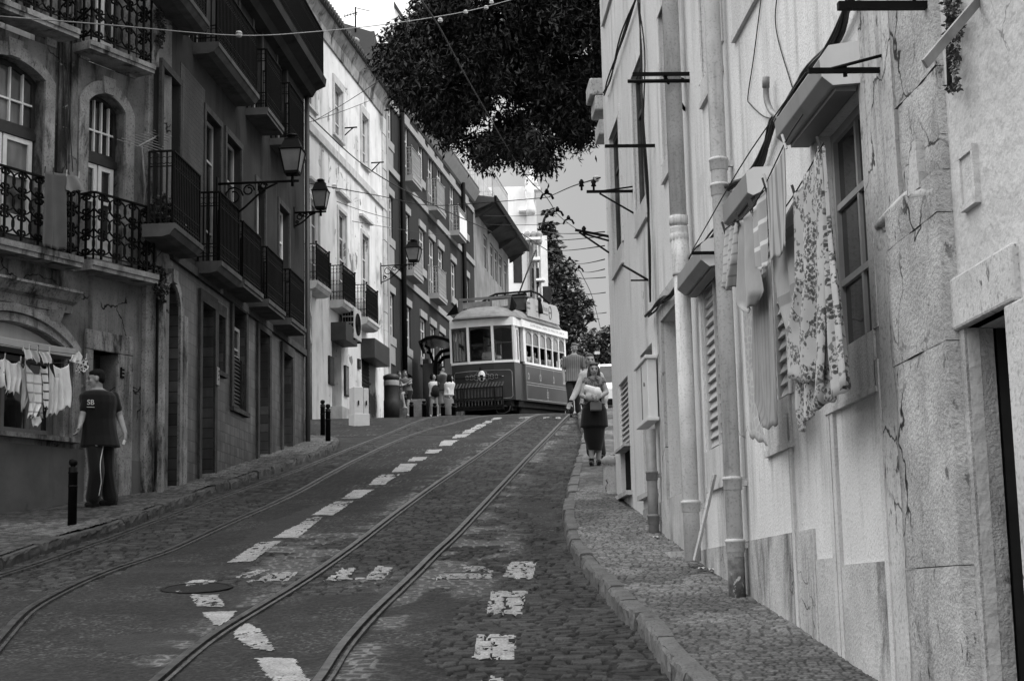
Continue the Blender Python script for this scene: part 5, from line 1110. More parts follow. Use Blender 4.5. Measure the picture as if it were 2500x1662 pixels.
    for P in ([(-1.05, .7, 3.80), (-1.48, .8, 3.38), (-.98, .68, 3.42)], [(1.02, .7, 3.93), (.92, .62, 3.34), (1.12, .72, 3.42), (1.16, .8, 3.6)]):
        mb = MB(); mb.add(P + [(p[0], p[1] + .04, p[2]) for p in P], [tuple(range(len(P))), tuple(range(2 * len(P) - 1, len(P) - 1, -1))] + [(i, (i + 1) % len(P), len(P) + (i + 1) % len(P), len(P) + i) for i in range(len(P))]); mb.build('folded_flag', M_STEEL, r)
    mb = MB(); mb.box(-.35, 1.05, 2.3, 3.3, 3.55, 4.02); mb.box(-.4, 1.1, 2.25, 3.35, 4.02, 4.07); mb.build('resistor_box', mat('resistor_grey', .07, .7, .3), r)
    mb = MB(); mb.tube([(-.7, 2.6, 3.95), (-.35, 2.6, 4.15), (-.1, 2.6, 4.24), (1.2, 2.7, 4.26), (1.45, 2.9, 4.15), (1.75, 3.2, 3.8)], .04, 6); mb.tube([(.1, 2.7, 4.1), (1.0, 2.8, 4.14)], .09, 8); mb.tube([(-.55, 2.5, 4.0), (-.3, 2.5, 4.15)], .03, 5)
    for x in (-.1, .2, .95, 1.2): mb.tube([(x, 2.7, 4.05), (x, 2.7, 4.22)], .04, 6)
    mb.build('trolley_base', M_UNDER, r)
    mb = MB()
    for x in (1.25, 1.6): mb.lathe([(.14, 3.5), (.12, 3.75), (.07, 3.95), (.1, 3.97), (.05, 4.1)], 10, (x - .35, 3.6, 0))
    mb.build('insulator', M_UNDER, r); mb = MB(); mb.tube([(.55, 3.2, 4.15), (.35, 5.4, 5.3), (.2, 7.4, 6.4)], .03, 6); mb.build('trolley_pole', M_STEEL, r)
    # advertising board on the roof side
    yb0, yb1, xb = 2.0, 6.6, 1.19; mb = MB(); pr = [(yb0, 3.30), (yb1, 3.30), (yb1, 3.75), (yb1 - .35, 4.0), (yb0 + .7, 4.0), (yb0 + .25, 3.95), (yb0, 3.75)]; mb.prism(pr, xb, xb + .04, 'x'); bd = mb.build('advert_board', mat('pale_advert_board', .42, .55, .08, 3, obj=True), r)
    mt_ = mat('advert_print', .12, .6, .1); mt2 = mat('advert_pale_print', .27, .6, .1)
    tx = lambda s, h, y, z, m, w: text_mesh(s, h, m, bd, Matrix.Translation((xb + .042, y, z)) @ Matrix.Rotation(R(90), 4, 'Z') @ Matrix.Rotation(R(90), 4, 'X'), width=w)
    tx('Tickets', .16, 2.1, 3.78, mt_, .55); tx('inside', .16, 2.1, 3.60, mt_, .55); tx('yellow', .22, 3.65, 3.74, mt2, 1.1); tx('bus', .30, 4.55, 3.76, mt_, .62); tx('www.yellowbustours.com', .1, 4.0, 3.56, mt_, 1.7)
    mb = MB(); el = [(xb + .045, 5.2 + .2 * math.cos(q), 3.66 + .24 * math.sin(q)) for q in [2 * math.pi * j / 20 for j in range(20)]]; mb.tube(el, .02, 4, closed=True); mb.box(xb + .04, xb + .046, 5.0, 5.4, 3.63, 3.69); mb.build('emblem', mt_, bd)
    for o in set(bpy.data.objects) - _n0:
        if o.parent == r: o.location.z += .30
    # dash: lining, rod, oval crest with scrolls
    yy = -.004; mb = MB()
    for a, b, c, d in ((-1.0, 1.0, 1.58, 1.595), (-1.0, 1.0, .58, .595)): mb.box(-.45, .45, yy - .003, yy, c, d)
    for sg in (-1, 1):
        p = lambda x, z: (sg * x, (x - .45) / .7 * .2 - .006, z); mb.tube([p(.45, 1.587), p(1.0, 1.57), p(1.06, 1.50), p(1.06, .66), p(1.0, .59), p(.45, .587)], .009, 4)
    mb.build('lining', M_TLINE, r)
    mb = MB(); mb.lathe([(.135, 0), (.13, .012), (.001, .014)], 20, (0, yy, 1.40), M=Matrix.Diagonal((1, 1, 1.45)).to_3x3() @ Matrix.Rotation(R(90), 3, 'X')); em = mb.build('crest', M_TW, r)
    mb = MB()
    for sg in (-1, 1):
        for k in range(3):
            cx = sg * (.20 + .17 * k); rr = .075 - .014 * k
            for zc in (1.36 + .055 - .01 * k, 1.36 - .055 + .01 * k): mb.tube([(cx + rr * math.cos(q), yy - .004, zc + rr * .6 * math.sin(q)) for q in [2 * math.pi * j / 10 for j in range(10)]], .009, 4, closed=True)
        mb.tube([(sg * .1, yy - .004, 1.55), (sg * .2, yy - .004, 1.52), (sg * .14, yy - .004, 1.47)], .01, 4); mb.tube([(sg * .1, yy - .004, 1.18), (sg * .2, yy - .004, 1.21), (sg * .14, yy - .004, 1.26)], .01, 4); mb.tube([(sg * .6, yy, 1.36), (sg * .78, yy + .06, 1.36)], .014, 4)
    mb.build('scrollwork', M_TLINE, em); mb = MB(); mb.box(-.06, .06, yy - .02, yy - .013, 1.38, 1.44); mb.box(-.045, .045, yy - .02, yy - .013, 1.24, 1.34); mb.build('crest_mark', M_UNDER, em)
    mb = MB(); mb.tube([(-.95, -.05, 1.36), (.75, -.06, 1.36)], .018, 6); mb.tube([(-.05, -.03, 1.60), (-.02, -.06, 1.72)], .03, 6); mb.build('hand_rod', M_UNDER, r)
    # folded slatted fender across the front, on side arms
    ms = mat('fender_slats', .075, .5, .3, 4, obj=True); mb = MB()
    for k in range(17):
        x = -1.12 + 1.9 * k / 16; mb.bar((x, -.34, .36), (x, -.30, .98), .035, .02); mb.bar((x, -.30, .98), (x + .06, -.20, 1.16), .06, .025)
    mb.build('fender', ms, r); mb = MB()
    for z, y, h in ((.98, -.33, .035), (.60, -.36, .06), (.32, -.36, .05), (.24, -.34, .10)): mb.box(-1.2, .86, y - .02, y + .02, z - h / 2, z + h / 2)
    for x in (-1.18, -.6, .55, .84): mb.box(x - .02, x + .02, -.36, .1, .28, .33); mb.box(x - .02, x + .02, -.38, -.33, .2, 1.0)
    mb.build('fender_frame', M_UNDER, r); mb = MB(); mb.tube([(.55, -.3, .2), (.62, -.35, .06), (.85, -.3, .04), (1.0, -.2, .12), (1.0, 0, .3)], .025, 6); mb.build('coupling', M_UNDER, r)
    mb = MB(); mb.box(-1.0, 1.0, .15, .5, .30, .50); mb.box(.4, .95, .3, 1.0, .16, .3); mb.build('bumper', M_UNDER, r)
    mb = MB(); mb.box(.9, 1.15, .5, 1.45, .28, .34); mb.box(-1.15, -.9, .5, 1.45, .28, .34); mb.build('step', M_UNDER, r)
tram()
# ---------------------------------------------------------------- street furniture
def bollard_mesh(h, r=.045):
    return MB().lathe([(r, -.1), (r, h - .16), (r * 1.12, h - .155), (r * 1.12, h - .14), (r, h - .135), (r, h - .09), (r * .55, h - .085), (r * .55, h - .075), (r * .9, h - .062), (r * 1.0, h - .035), (r * .85, h - .012), (r * .35, h - .001), (.001, h)], 16)
def bollard(px, top, lab, off=.12, dmax=80):
    p = ghit(*px, off, dmax); z = gz(p[1], off); h = at(px[0], top, p[1]).z - z
    t = thing('bollard', lab, 'bollard', (p[0], p[1], z), 0, 'dark cast iron bollards'); bollard_mesh(h, max(.04, .048)).build('post', M_STEEL, t)
    MB().lathe([(.052, h - .30), (.052, h - .285)], 14).build('ring', M_IRON, t); return t
bollard((176, 1281), 1120, 'lone dark bollard with a ball top on the pavement before the man in black')
bollard((788, 1056), 976, 'slightly taller of two slim bollards on the corner where the pavement turns')
bollard((801, 1077), 986, 'shorter front bollard of the pair on the turning pavement corner')
BD = 55.
for px, y0, lab in (((961, 1033), 982, 'bollard in front of the dark cylindrical column'), ((1005, 1033), 981, 'bollard before the woman leaning with crossed arms'), ((1036, 1031), 978, 'bollard between the leaning woman and the bus shelter post'), ((1062, 1029), 984, 'bollard before the woman in the white t-shirt'), ((1082, 1028), 984, 'bollard beside the man with the backpack'), ((1108, 1027), 984, 'bollard beside the corner of the tram fender')):
    v = at(px[0], px[1], BD); h = at(px[0], y0, BD).z - gz(BD, .04)
    t = thing('bollard', lab, 'bollard', (v.x, BD, gz(BD, .04)), 0, 'dark cast iron bollards at the tram stop'); bollard_mesh(h, .075).build('post', M_STEEL, t)
def stop_things():
    D = 53.6; g = gz(D, .02); v = lambda x: at(x, 1000, D).x; hz = lambda x, y: at(x, y, D).z - g
    x0, x1 = v(937), v(975); r_ = (x1 - x0) / 2
    t = thing('advertising_column', 'broad dark cylindrical column with a white band near its top at the tram stop', 'column', ((x0 + x1) / 2, D, g)); h = hz(956, 918)
    MB().lathe([(r_ * 1.02, 0), (r_ * 1.02, .55), (r_ * .97, .58), (r_ * .97, h - .12), (r_ * 1.06, h - .1), (r_ * 1.06, h), (r_ * .6, h + .06), (.001, h + .08)], 28).build('drum', mat('column_dark_paint', .032, .45, .25, 3), t)
    zb_ = hz(956, 942); MB().lathe([(r_ * .99, zb_), (r_ * 1.0, zb_ + .01), (r_ * 1.0, zb_ + .16), (r_ * .99, zb_ + .17)], 28).build('band', M_WST, t)
    # tram shelter: barrel roof on two leaning frames beside a grey pillar
    D = 59.; g = gz(D, .02); X = lambda px, y=900: at(px, y, D).x; Z = lambda py, px=1070: at(px, py, D).z - g
    t = thing('tram_shelter', 'curved smoked roof shelter on dark bent posts beside the waiting people', 'shelter', (X(1060), D, g)); b = X(1060)
    xs = [1030, 1046, 1065, 1085, 1110, 1135]; top = [846, 836, 832, 836, 846, 860]; P = [(X(x) - b, Z(y, x)) for x, y in zip(xs, top)]
    mb = MB(); n = 9; rows = [[(x, -1.0 + 2.4 * k / n, z - .02) for x, z in P] for k in range(n + 1)]; mb.grid(rows, True); mb.build('roof', mat('smoked_roof_sheet', .03, .15, .2, 3, spec=.5), t, solid=.03)
    mb = MB()
    for k in (0, 3, 6, 9): mb.tube([(x, -1.0 + 2.4 * k / n, z + .02) for x, z in P], .045, 6)
    mb.tube([(P[0][0], -1.05, P[0][1]), (P[0][0], 1.4, P[0][1])], .06, 6); mb.build('roof_rib', M_STEEL, t)
    for dy in (-.6, .9):
        mb = MB(); mb.tube([(X(1064) - b, dy, -.1), (X(1064) - b, dy, Z(905, 1064)), (X(1067) - b, dy, Z(880, 1067)), (X(1080) - b, dy, Z(864, 1080)), (X(1110) - b, dy, Z(858, 1110))], .07, 8); mb.tube([(X(1056) - b, dy, Z(880, 1056)), (X(1050) - b, dy, Z(855, 1050)), (X(1040) - b, dy, Z(850, 1040))], .05, 6); mb.build('post', M_STEEL, t)
    mb = MB(); mb.lathe([(.33, 0), (.33, Z(887, 1053))], 18, (X(1054) - b, .2, 0)); mb.build('pillar', mat('shelter_pillar_grey', .13, .5, .2), t)
    mb = MB(); mb.box(X(1031) - b, X(1046) - b, .2, .5, 0, Z(874, 1036)); mb.build('panel', mat('shelter_panel_grey', .09, .4, .2), t)
stop_things()
def meter_box():
    q = RW.rect(1557, 1584, 882, 1036, .1); w = q[1] - q[0]; h = q[3] - q[2]
    t = RW.sub('meter_box', 'pale metal meter box on the plastered wall above the thin grey pipe', 'meter box', (q[0] + q[1]) / 2, 0, q[2]); m = mat('meter_box_enamel', .62, .45, .07, 4, streak=.12)
    mb = MB(); mb.box(-w / 2, w / 2, .016, .11, .02, h - .02); mb.build('case', m, t, bev=.008); mb = MB(); mb.box(-w / 2 - .03, w / 2 + .03, .01, .13, h - .02, h + .015); mb.build('lid', m, t, bev=.006); mb = MB(); mb.box(-w / 2 - .03, w / 2 + .03, .01, .125, -.015, .02); mb.build('base', m, t, bev=.006)
    mb = MB(); mb.box(-.02, .02, .110, .116, .04, h - .04); mb.lathe([(.02, 0), (.02, .012)], 10, (-w * .25, .11, h * .6), M=Matrix.Rotation(R(-90), 3, 'X')); mb.build('lock', M_PIPED, t)
meter_box()
# lanterns on iron brackets
def lantern(nm_lab, W, px_lamp, py_top, py_bot, px_w, px_wall, py_arm, out, m_glass, py_arm2=None):
    """W: wall it hangs on; the lamp body spans py_top..py_bot at out metres from the facade"""
    s, zb_ = W.hit(px_lamp, py_bot, out); zt = W.hit(px_lamp, py_top, out)[1]; h = zt - zb_; t = W.sub('street_lantern', nm_lab, 'street lamp', s, 0, zb_, 'wall lanterns on scrolled iron brackets')
    p = W.wor(s, out, zb_); w = px_w * p.y / F / 2 * .95; za = W.hit(px_lamp, py_arm, out)[1] - zb_; m = M_STEEL
    c = lambda r0, r1, z0_, z1_: MB().lathe([(r0, z0_), (r1, z1_)], 4, (0, out, 0), False)
    rt = Matrix.Rotation(R(45), 3, 'Z'); k = 1.41
    g = MB(); g.lathe([(w * .62 * k, h * .06), (w * .98 * k, h * .58)], 4, (0, out, 0), False, rt); gl = g.build('glazing', m_glass, t)
    f = MB(); f.lathe([(w * .66 * k, h * .02), (w * .66 * k, h * .06), (w * .45 * k, h * .0)], 4, (0, out, 0), False, rt); f.build('tray', m, t); f = MB(); f.lathe([(w * 1.06 * k, h * .57), (w * 1.1 * k, h * .60), (w * .95 * k, h * .62), (w * .62 * k, h * .84), (w * .66 * k, h * .86), (w * .5 * k, h * .88), (w * .001, h * .885)], 4, (0, out, 0), False, rt)
    f.lathe([(w * .48, h * .87), (w * .42, h * .93), (w * .56, h * .94), (w * .36, h * .985), (.001, h)], 12, (0, out, 0)); f.build('hood', m, t)
    f = MB()
    for i in (-1, 1):
        for j in (-1, 1): f.bar((i * w * .62, out + j * w * .62, h * .06), (i * w * .99, out + j * w * .99, h * .58), w * .10)
    for i in (-1, 1):
        f.bar((i * w * .62, out - w * .62, h * .07), (i * w * .62, out + w * .62, h * .07), w * .1); f.bar((-w * .62, out + i * w * .62, h * .07), (w * .62, out + i * w * .62, h * .07), w * .1)
    f.build('frame', m, t)
    a = MB(); a.tube([(0, .01, za), (0, out + .1, za)], .022, 6); a.tube([(0, out, za - .08), (0, out, h * .03)], .022, 6); a.box(-.05, .05, .0, .02, za - out * .55, za + .1)
    lo = [(0, .02, za - out * .5), (0, out * .3, za - out * .38), (0, out * .6, za - out * .12), (0, out * .8, za - .02)]; a.tube(catmull(lo, 4), .018, 6)
    for cy, cz, r_ in ((out * .22, -out * .17, out * .13), (out * .42, -out * .10, out * .08), (out * .62, -out * .05, out * .05), (out * .12, -out * .36, out * .06)):
        a.tube([(0, y, z + za) for y, z in curl(cy, cz, r_, 0, 1.3, 12)], .014, 5)
    a.build('bracket', m, t); return t
M_LG = mat('milky_lantern_glass', .14, .3, .25, 3, spec=.4)
lantern('large wall lantern on the tiled house, hung on a long scrolled bracket', DK, 714, 327, 428, 58, 556, 442, 1.15, M_LG)
lantern('middle wall lantern at the corner of the tiled house, seen against the white facade', DK, 783, 437, 512, 40, 730, 517, .50, M_LG)
lantern('farther wall lantern where white and grey houses meet', WH, 1010, 585, 640, 38, 930, 645, 1.15, M_LG)
# ---------------------------------------------------------------- leaves, trees and plants
rg = np.random.default_rng(5)
def leaves(name, P, size, mat_, parent, droop=.6, ratio=.36):
    """P (n,3) leaf positions -> one mesh of folded leaf blades"""
    n = len(P); az = rg.uniform(0, 2 * np.pi, n); el = -rg.uniform(-.2, 1.4, n) * droop; L = size * rg.uniform(.65, 1.3, n)
    d = np.stack([np.cos(az) * np.cos(el), np.sin(az) * np.cos(el), np.sin(el)], -1); s = np.stack([-np.sin(az), np.cos(az), np.zeros(n)], -1)
    u = np.cross(s, d); roll = rg.normal(0, .6, n); s = s * np.cos(roll)[:, None] + u * np.sin(roll)[:, None]; w = (L * ratio)[:, None]; L = L[:, None]
    up = np.cross(s, d) * .18 * w
    V = np.stack([P, P + d * L * .45 + s * w * .5 + up, P + d * L, P + d * L * .45 - s * w * .5 + up], 1).reshape(-1, 3)
    Q = np.arange(4 * n).reshape(-1, 4); return link(name, np_mesh(name, V, Q, mat_, False), mat_, parent)
def leaf_mat(name, v, var=.5, rough=.45, spec=.35):
    t = NT(name); p = t.pos(); c = t.mt('MULTIPLY', v, t.mr(t.noise(p, 1.2, 4), .3, .7, 1 - var, 1 + var)); c = t.mt('MULTIPLY', c, t.mr(t.noise(p, 14, 2), .3, .7, .7, 1.3)); return t.fin(c, rough, spec)
M_BARK = mat('dark_bark', .03, .9, .4, 6, bump=.8, bsc=18, bd=.03); M_LEAF = leaf_mat('ficus_leaf', .012, .85, .6, .12); M_LEAF2 = leaf_mat('far_leaf', .04); M_IVY = leaf_mat('ivy_leaf', .03)
def big_tree():
    bx, by = 5.2, 41.; bz = gz(by, .1); t = thing('big_tree', 'huge dark leafy tree overhanging the street above the tram', 'tree', (bx, by, bz)); B = np.array([bx, by, bz])
    PG = [(925, 150), (950, 95), (1000, 52), (1028, 6), (1075, -60), (1065, -260), (1720, -260), (1760, 100), (1600, 300), (1478, 295), (1445, 305), (1412, 370), (1385, 335), (1352, 350), (1340, 415), (1290, 395), (1240, 410), (1195, 405), (1158, 385), (1130, 345), (1090, 345), (1045, 300), (1030, 262), (1045, 245), (985, 250), (940, 205), (945, 180)]
    Cs = []; x = rg.uniform(890, 1770, 30000); y = rg.uniform(-260, 470, 30000); ins = inpoly(x, y, PG)
    n3 = fbm(x / 45., y / 45., 301, 3); hole = ((x - 1425) / 26) ** 2 + ((y - 128) / 24) ** 2 < 1
    keep = ins & (n3 > .33 + .07 * (y > 200)) & ~hole; x, y = x[keep][:6500], y[keep][:6500]
    for a, b in zip(x, y):
        D = 41 + rg.normal(0, 1.9); v = at(a, b, D); Cs.append((v.x, v.y, v.z))
    Cs = np.array(Cs); n = 32; c = np.repeat(Cs, n, 0); P = c + rg.normal(0, 1, c.shape) * np.array([.15, .30, .15])
    leaves('crown', P - B, .17, M_LEAF, t, 1.0, .34)
    mb = MB(); tr = [Vector((0, 0, -.4)), Vector((-.1, .1, 2)), Vector((-.5, 0, 4.5)), Vector((-1.1, -.1, 7))]; mb.tube(catmull(tr, 4), [.52 - .02 * k for k in range(13)], 12); mb.build('trunk', M_BARK, t)
    mb = MB(); top = Vector((-1.0, -.1, 6.6)); r = random.Random(3)
    for k in range(13):
        e = Vector(Cs[r.randrange(len(Cs))] - B); m = top.lerp(e, .5) + Vector((r.uniform(-.4, .4), r.uniform(-.4, .4), r.uniform(.1, .7))); path = catmull([top + Vector((r.uniform(-.3, .3), 0, r.uniform(-.8, .4))), m, e], 5); mb.tube(path, [.09 * (1 - .9 * i / (len(path) - 1)) for i in range(len(path))], 6)
    mb.build('limb', M_BARK, t)
big_tree()
def far_tree(name, lab, px, D, blobs, leaf, n, m=None, trunk_r=.25, gap=.38):
    v = at(px, 900, D); z = gz(D); t = thing(name, lab, 'tree', (v.x, D, z)); B = np.array([v.x, D, z]); P = []
    for cx, cy, rx, ry in blobs:
        k = int(n * rx * ry / 900.) + 20; a = rg.uniform(0, 2 * np.pi, k); q = np.sqrt(rg.uniform(.0, 1, k)); X = cx + np.cos(a) * q * rx; Y = cy + np.sin(a) * q * ry
        kp = fbm(X / 9., Y / 9., 500 + int(cx), 3) > gap
        for x, y in zip(X[kp], Y[kp]):
            w = at(x, y, D + rg.normal(0, rx * D / F * .5)); P.append((w.x, w.y, w.z))
    leaves('crown', np.array(P) - B, leaf, m or M_LEAF2, t, .7, .5); zt = at(px, min(b[1] for b in blobs), D).z - z
    mb = MB(); mb.tube([(0, 0, -.5), (.05, 0, zt * .5), (0, 0, zt * .95)], [trunk_r, trunk_r * .7, .05], 8); r = random.Random(int(px))
    mb.build('trunk', M_BARK, t)
    mb = MB()
    for cx, cy, rx, ry in blobs:
        w = at(cx, cy, D); e = Vector((w.x, w.y, w.z)) - Vector(B); s = Vector((0, 0, max(zt * .25, e.z - 1.5 - abs(e.x) * .5))); mb.tube([s, s.lerp(e, .6) + Vector((0, 0, .2)), e], [trunk_r * .45, trunk_r * .3, .04], 5)
    mb.build('limb', M_BARK, t)
far_tree('far_tree', 'tall dark broadleaf tree rising behind the tram roof board', 1385, 104., [(1385, 700, 34, 40), (1400, 735, 40, 30), (1378, 770, 40, 40), (1420, 765, 28, 22), (1432, 738, 16, 10), (1345, 740, 30, 60), (1375, 665, 26, 22), (1392, 645, 14, 14), (1410, 800, 22, 30), (1350, 820, 40, 50), (1385, 850, 40, 40), (1446, 775, 12, 6), (1350, 660, 24, 20)], .34, 420)
far_tree('far_bush_tree', 'rounded grey-green tree beside the pale house corner, behind the walkers', 1470, 98., [(1465, 830, 42, 34), (1440, 850, 30, 30), (1490, 815, 26, 22), (1455, 880, 50, 30), (1500, 850, 40, 40)], .3, 420)
far_tree('araucaria', 'layered araucaria with flat drooping tiers beside the ornate white house', 1326, 108., [(1338, y, 10 + 26 * min(1, k / 5), 6 + k * .5) for k, y in enumerate((515, 545, 560, 572, 590, 605, 622, 640, 660, 680))] + [(1350, 640, 24, 16)], .5, 330, None, .3, .3)
def ivy(name, lab, cat, W, poly, out, n, size, m=None, stems=()):
    xs, ys = [p[0] for p in poly], [p[1] for p in poly]; x = rg.uniform(min(xs), max(xs), n * 3); y = rg.uniform(min(ys), max(ys), n * 3); k = inpoly(x, y, poly) & (fbm(x / 14., y / 14., 77, 3) > .36); x, y = x[k][:n], y[k][:n]
    o = rg.uniform(out[0], out[1], len(x)); c = (min(xs) + max(xs)) / 2, max(ys); s, z = W.hit(c[0], c[1], out[0]); t = W.sub(name, lab, cat, s, 0, z); P = []
    for a, b, q in zip(x, y, o): h = W.hit(a, b, q); P.append((h[0] - s, q, h[1] - z))
    leaves('foliage', np.array(P), size, m or M_IVY, t, .9, .7)
    mb = MB(); 
    for st in stems: mb.tube([(lambda h: Vector((h[0] - s, out[0] + .02, h[1] - z)))(W.hit(a, b, out[0])) for a, b in st], .012, 5)
    if stems: mb.build('stem', M_BARK, t)
    return t
ivy('balcony_plant', 'bushy dark plant spilling between the scrolled balcony and the tiled house', 'plant', NL, [(372, 480), (395, 465), (418, 490), (450, 525), (455, 560), (420, 575), (395, 560), (375, 570), (368, 520)], (.05, .5), 1500, .06, None, [[(392, 570), (395, 520), (392, 480)]])
ivy('wall_creeper', 'narrow creeper hanging down beside the upper scrolled balcony', 'plant', NL, [(378, 15), (396, 20), (402, 70), (398, 118), (380, 110)], (.05, .3), 420, .05, None, [[(388, 118), (390, 20)]])
ivy('wall_fern', 'small dark creeper under the balcony, above the arched louvred door', 'plant', NL, [(376, 640), (400, 650), (412, 700), (400, 740), (385, 730), (374, 690)], (.03, .3), 420, .05, None, [[(390, 735), (392, 650)]])
ivy('hanging_plant', 'slim trailing plant hanging on the smooth pale wall beside the rough quoin', 'plant', RN, [(2304, -10), (2345, -10), (2352, 70), (2342, 110), (2340, 190), (2344, 215), (2318, 228), (2312, 205), (2330, 200), (2314, 130), (2306, 70)], (.0, .08), 700, .022, leaf_mat('trailing_leaf', .05), [[(2330, 220), (2326, 100), (2330, -10)]])
def palm():
    v = at(718, 20, 31.); t = thing('potted_palm', 'spiky potted palm on the roof railing of the tiled house', 'plant', (v.x - .25, v.y - .3, v.z - .35)); r = random.Random(9); mb = MB()
    for k in range(30):
        a = r.uniform(0, 6.28); e = r.uniform(-.1, 1.3); L = r.uniform(.5, .85); d = Vector((math.cos(a) * math.cos(e), math.sin(a) * math.cos(e), math.sin(e))); s = d.orthogonal().normalized() * .02
        p = [Vector((0, 0, .25)), Vector((0, 0, .25)) + d * L * .5, Vector((0, 0, .25)) + d * L - Vector((0, 0, .18 * L))]
        mb.grid([[q - s * w, q + s * w] for q, w in zip(p, (.8, 1, .1))])
    mb.build('fronds', M_LEAF2, t); MB().lathe([(.12, -.1), (.16, .2), (.17, .22), (.12, .22)], 12).build('pot', M_DKST, t)
palm()
# ---------------------------------------------------------------- overhead wires
def wire(name, lab, cat, pts, r=.011, group=None, sag=0, m=None, beads=()):
    P = [at(x, y, D) for x, y, D in pts]; o = P[0].copy(); Q = catmull([p - o for p in P], 6) if len(P) > 2 else [(P[1] - P[0]) * (k / 8) - Vector((0, 0, sag * 4 * (k / 8) * (1 - k / 8))) for k in range(9)]
    t = thing(name, lab, cat, o, 0, group); MB().tube(Q, r, 5).build('cable', m or M_CABLE, t)
    for x, y, D, rr in beads:
        c = at(x, y, D) - o; MB().lathe([(.01, -.9 * rr), (rr * .7, -.7 * rr), (rr, -.2 * rr), (rr * .45, 0), (rr, .2 * rr), (rr * .7, .7 * rr), (.01, .9 * rr)], 10, c).build('insulator', M_PIPE, t)
    return t
W1 = 'tram wires and their span wires over the street'
wire('trolley_wire', 'long trolley wire running up the street from the tree crown to the far trees', 'wire', [(1000, -50, 16), (1028, 0, 18), (1078, 77, 21), (1153, 214, 27), (1275, 418, 39), (1334, 482, 45), (1361, 523, 50), (1387, 545, 54), (1408, 560, 58)], .012, W1)
wire('trolley_wire', 'far trolley wire dropping past the dark trees beside the pale house corner', 'wire', [(1250, 555, 50), (1336, 611, 60), (1364, 626, 63), (1391, 641, 66), (1414, 660, 69), (1426, 681, 72), (1444, 719, 78), (1457, 765, 85), (1466, 802, 92)], .016, W1)
wire('span_wire', 'span wire with white insulators crossing under the tree crown from the dark eaves', 'wire', [(-20, 39, 16.5), (250, 60, 18.5), (583, 87, 23), (780, 77, 25.5), (964, 57, 28), (1136, 29, 30), (1260, -3, 31)], .008, W1, 0, M_PIPED, [(583, 84, 23, .055), (1075, 50, 29.3, .05), (1137, 30, 30, .045), (1187, 19, 30.4, .045), (1200, 6, 30.6, .045)])
wire('span_wire', 'span wire from the middle lantern over the grey house to the plastered corner', 'wire', [(745, 446, 34), (925, 478, 41), (1044, 501, 45), (1155, 497, 46), (1325, 483, 45), (1345, 478, 44), (1395, 456, 34), (1465, 434, 21)], .012, W1, 0, None, [(816, 455, 37, .07), (1455, 437, 22, .05)])
wire('feeder_wire', 'long diagonal cable from the tiled house across the white facade', 'wire', [(600, 122, 28), (696, 222, 33), (768, 295, 37), (891, 406, 44), (1021, 482, 50), (1200, 566, 56)], .016, W1)
for a, b, lab in (((730, 306, 38), (914, 241, 48), 'drooping cable against the upper white facade'), ((765, 297, 38), (944, 184, 40), 'taut cable from white facade up into the tree'), ((822, 492, 44), (960, 535, 48), 'thin wire from white facade to grey house under the lantern'), ((860, 540, 46), (1100, 575, 58), 'thin wire crossing the grey house at balcony height'),
     ((1339, 567, 58), (1476, 566, 22), 'uppermost plain span wire meeting the pale house edge'), ((1330, 585, 58), (1476, 576, 22), 'second plain span wire meeting the pale house edge'), ((1342, 611, 60), (1476, 600, 22), 'span wire at the topmost dark araucaria tiers'), ((1402, 643, 66), (1476, 633, 23), 'span wire just above the dark tree top'),
     ((1421, 663, 69), (1476, 657, 24), 'short span wire level with the dark tree top'), ((1372, 677, 72), (1478, 677, 26), 'span wire crossing in front of the dark tree top'), ((1420, 715, 78), (1478, 714, 28), 'span wire right of the dark tree'), ((1438, 762, 85), (1480, 763, 30), 'lowest span wire above the rounded tree'), ((1180, 527, 52), (1361, 522, 50), 'span wire from the eaved house to the trolley wire'), ((1180, 548, 55), (1387, 545, 54), 'lower span wire from the eaved house to the trolley wire')):
    wire('span_wire', lab, 'wire', [a, b], .009, W1, .04)
for x, y, D, lab in ((1335, 478, 45, 'dark wire clamp hanging where span and trolley wires cross, nearest the tree'), (1361, 520, 50, 'wire clamp on the trolley wire below the tree tips'), (1388, 540, 54, 'wire clamp on the trolley wire beside the long bracket'), (1391, 638, 66, 'wire clamp above the dark tree top'), (1414, 658, 69, 'lower wire clamp above the dark tree top')):
    v = at(x, y, D); t = thing('wire_clamp', lab, 'clamp', v, 0, 'clamps on the trolley wires'); mb = MB(); mb.tube([(-.18, 0, -.1), (-.12, 0, .03), (0, 0, .08), (.12, 0, .03), (.18, 0, -.1)], .035, 6); mb.lathe([(.05, .05), (.07, .12), (.03, .2)], 8); mb.build('clamp', M_STEEL, t)
# ---------------------------------------------------------------- brackets, cables and conduit on the pale house
def bracket(lab, root, xtip, extra=(), w=.028, dy=0, W=RW, ins=()):
    s, z = W.hit(*root); D = W.wor(s, 0, z).y; L = abs(root[0] - xtip) / F * D * 1.02; t = W.sub('wall_bracket', lab, 'bracket', s, 0, z, 'iron brackets on the pale houses')
    mb = MB(); mb.bar((0, -.02, 0), (0, L, dy), w, w * .9); mb.build('arm', M_STEEL, t)
    for p, q, r_ in extra: MB().tube([Vector(p) * 1.0, (Vector(p) + Vector(q)) / 2, Vector(q)], r_, 6).build('stay', M_STEEL, t)
    for y in ins: MB().lathe([(.012, 0), (.012, .04), (.03, .045), (.02, .07), (.03, .09), (.012, .12), (.001, .125)], 8, (0, y, .015)).build('insulator', M_STEEL, t)
    return t, L
bracket('thick bracket at the very top beside the hanging plant', (2281, 14), 2037, [((0, .1, .0), (-.1, .0, .2), .008)], .036)
bracket('bracket over the nearest hood, carrying the black cable bundle', (2153, 172), 1968, [((-.05, .0, .06), (0, .28, .0), .008), ((0, .18, -.03), (0, .18, .02), .012)], .026)
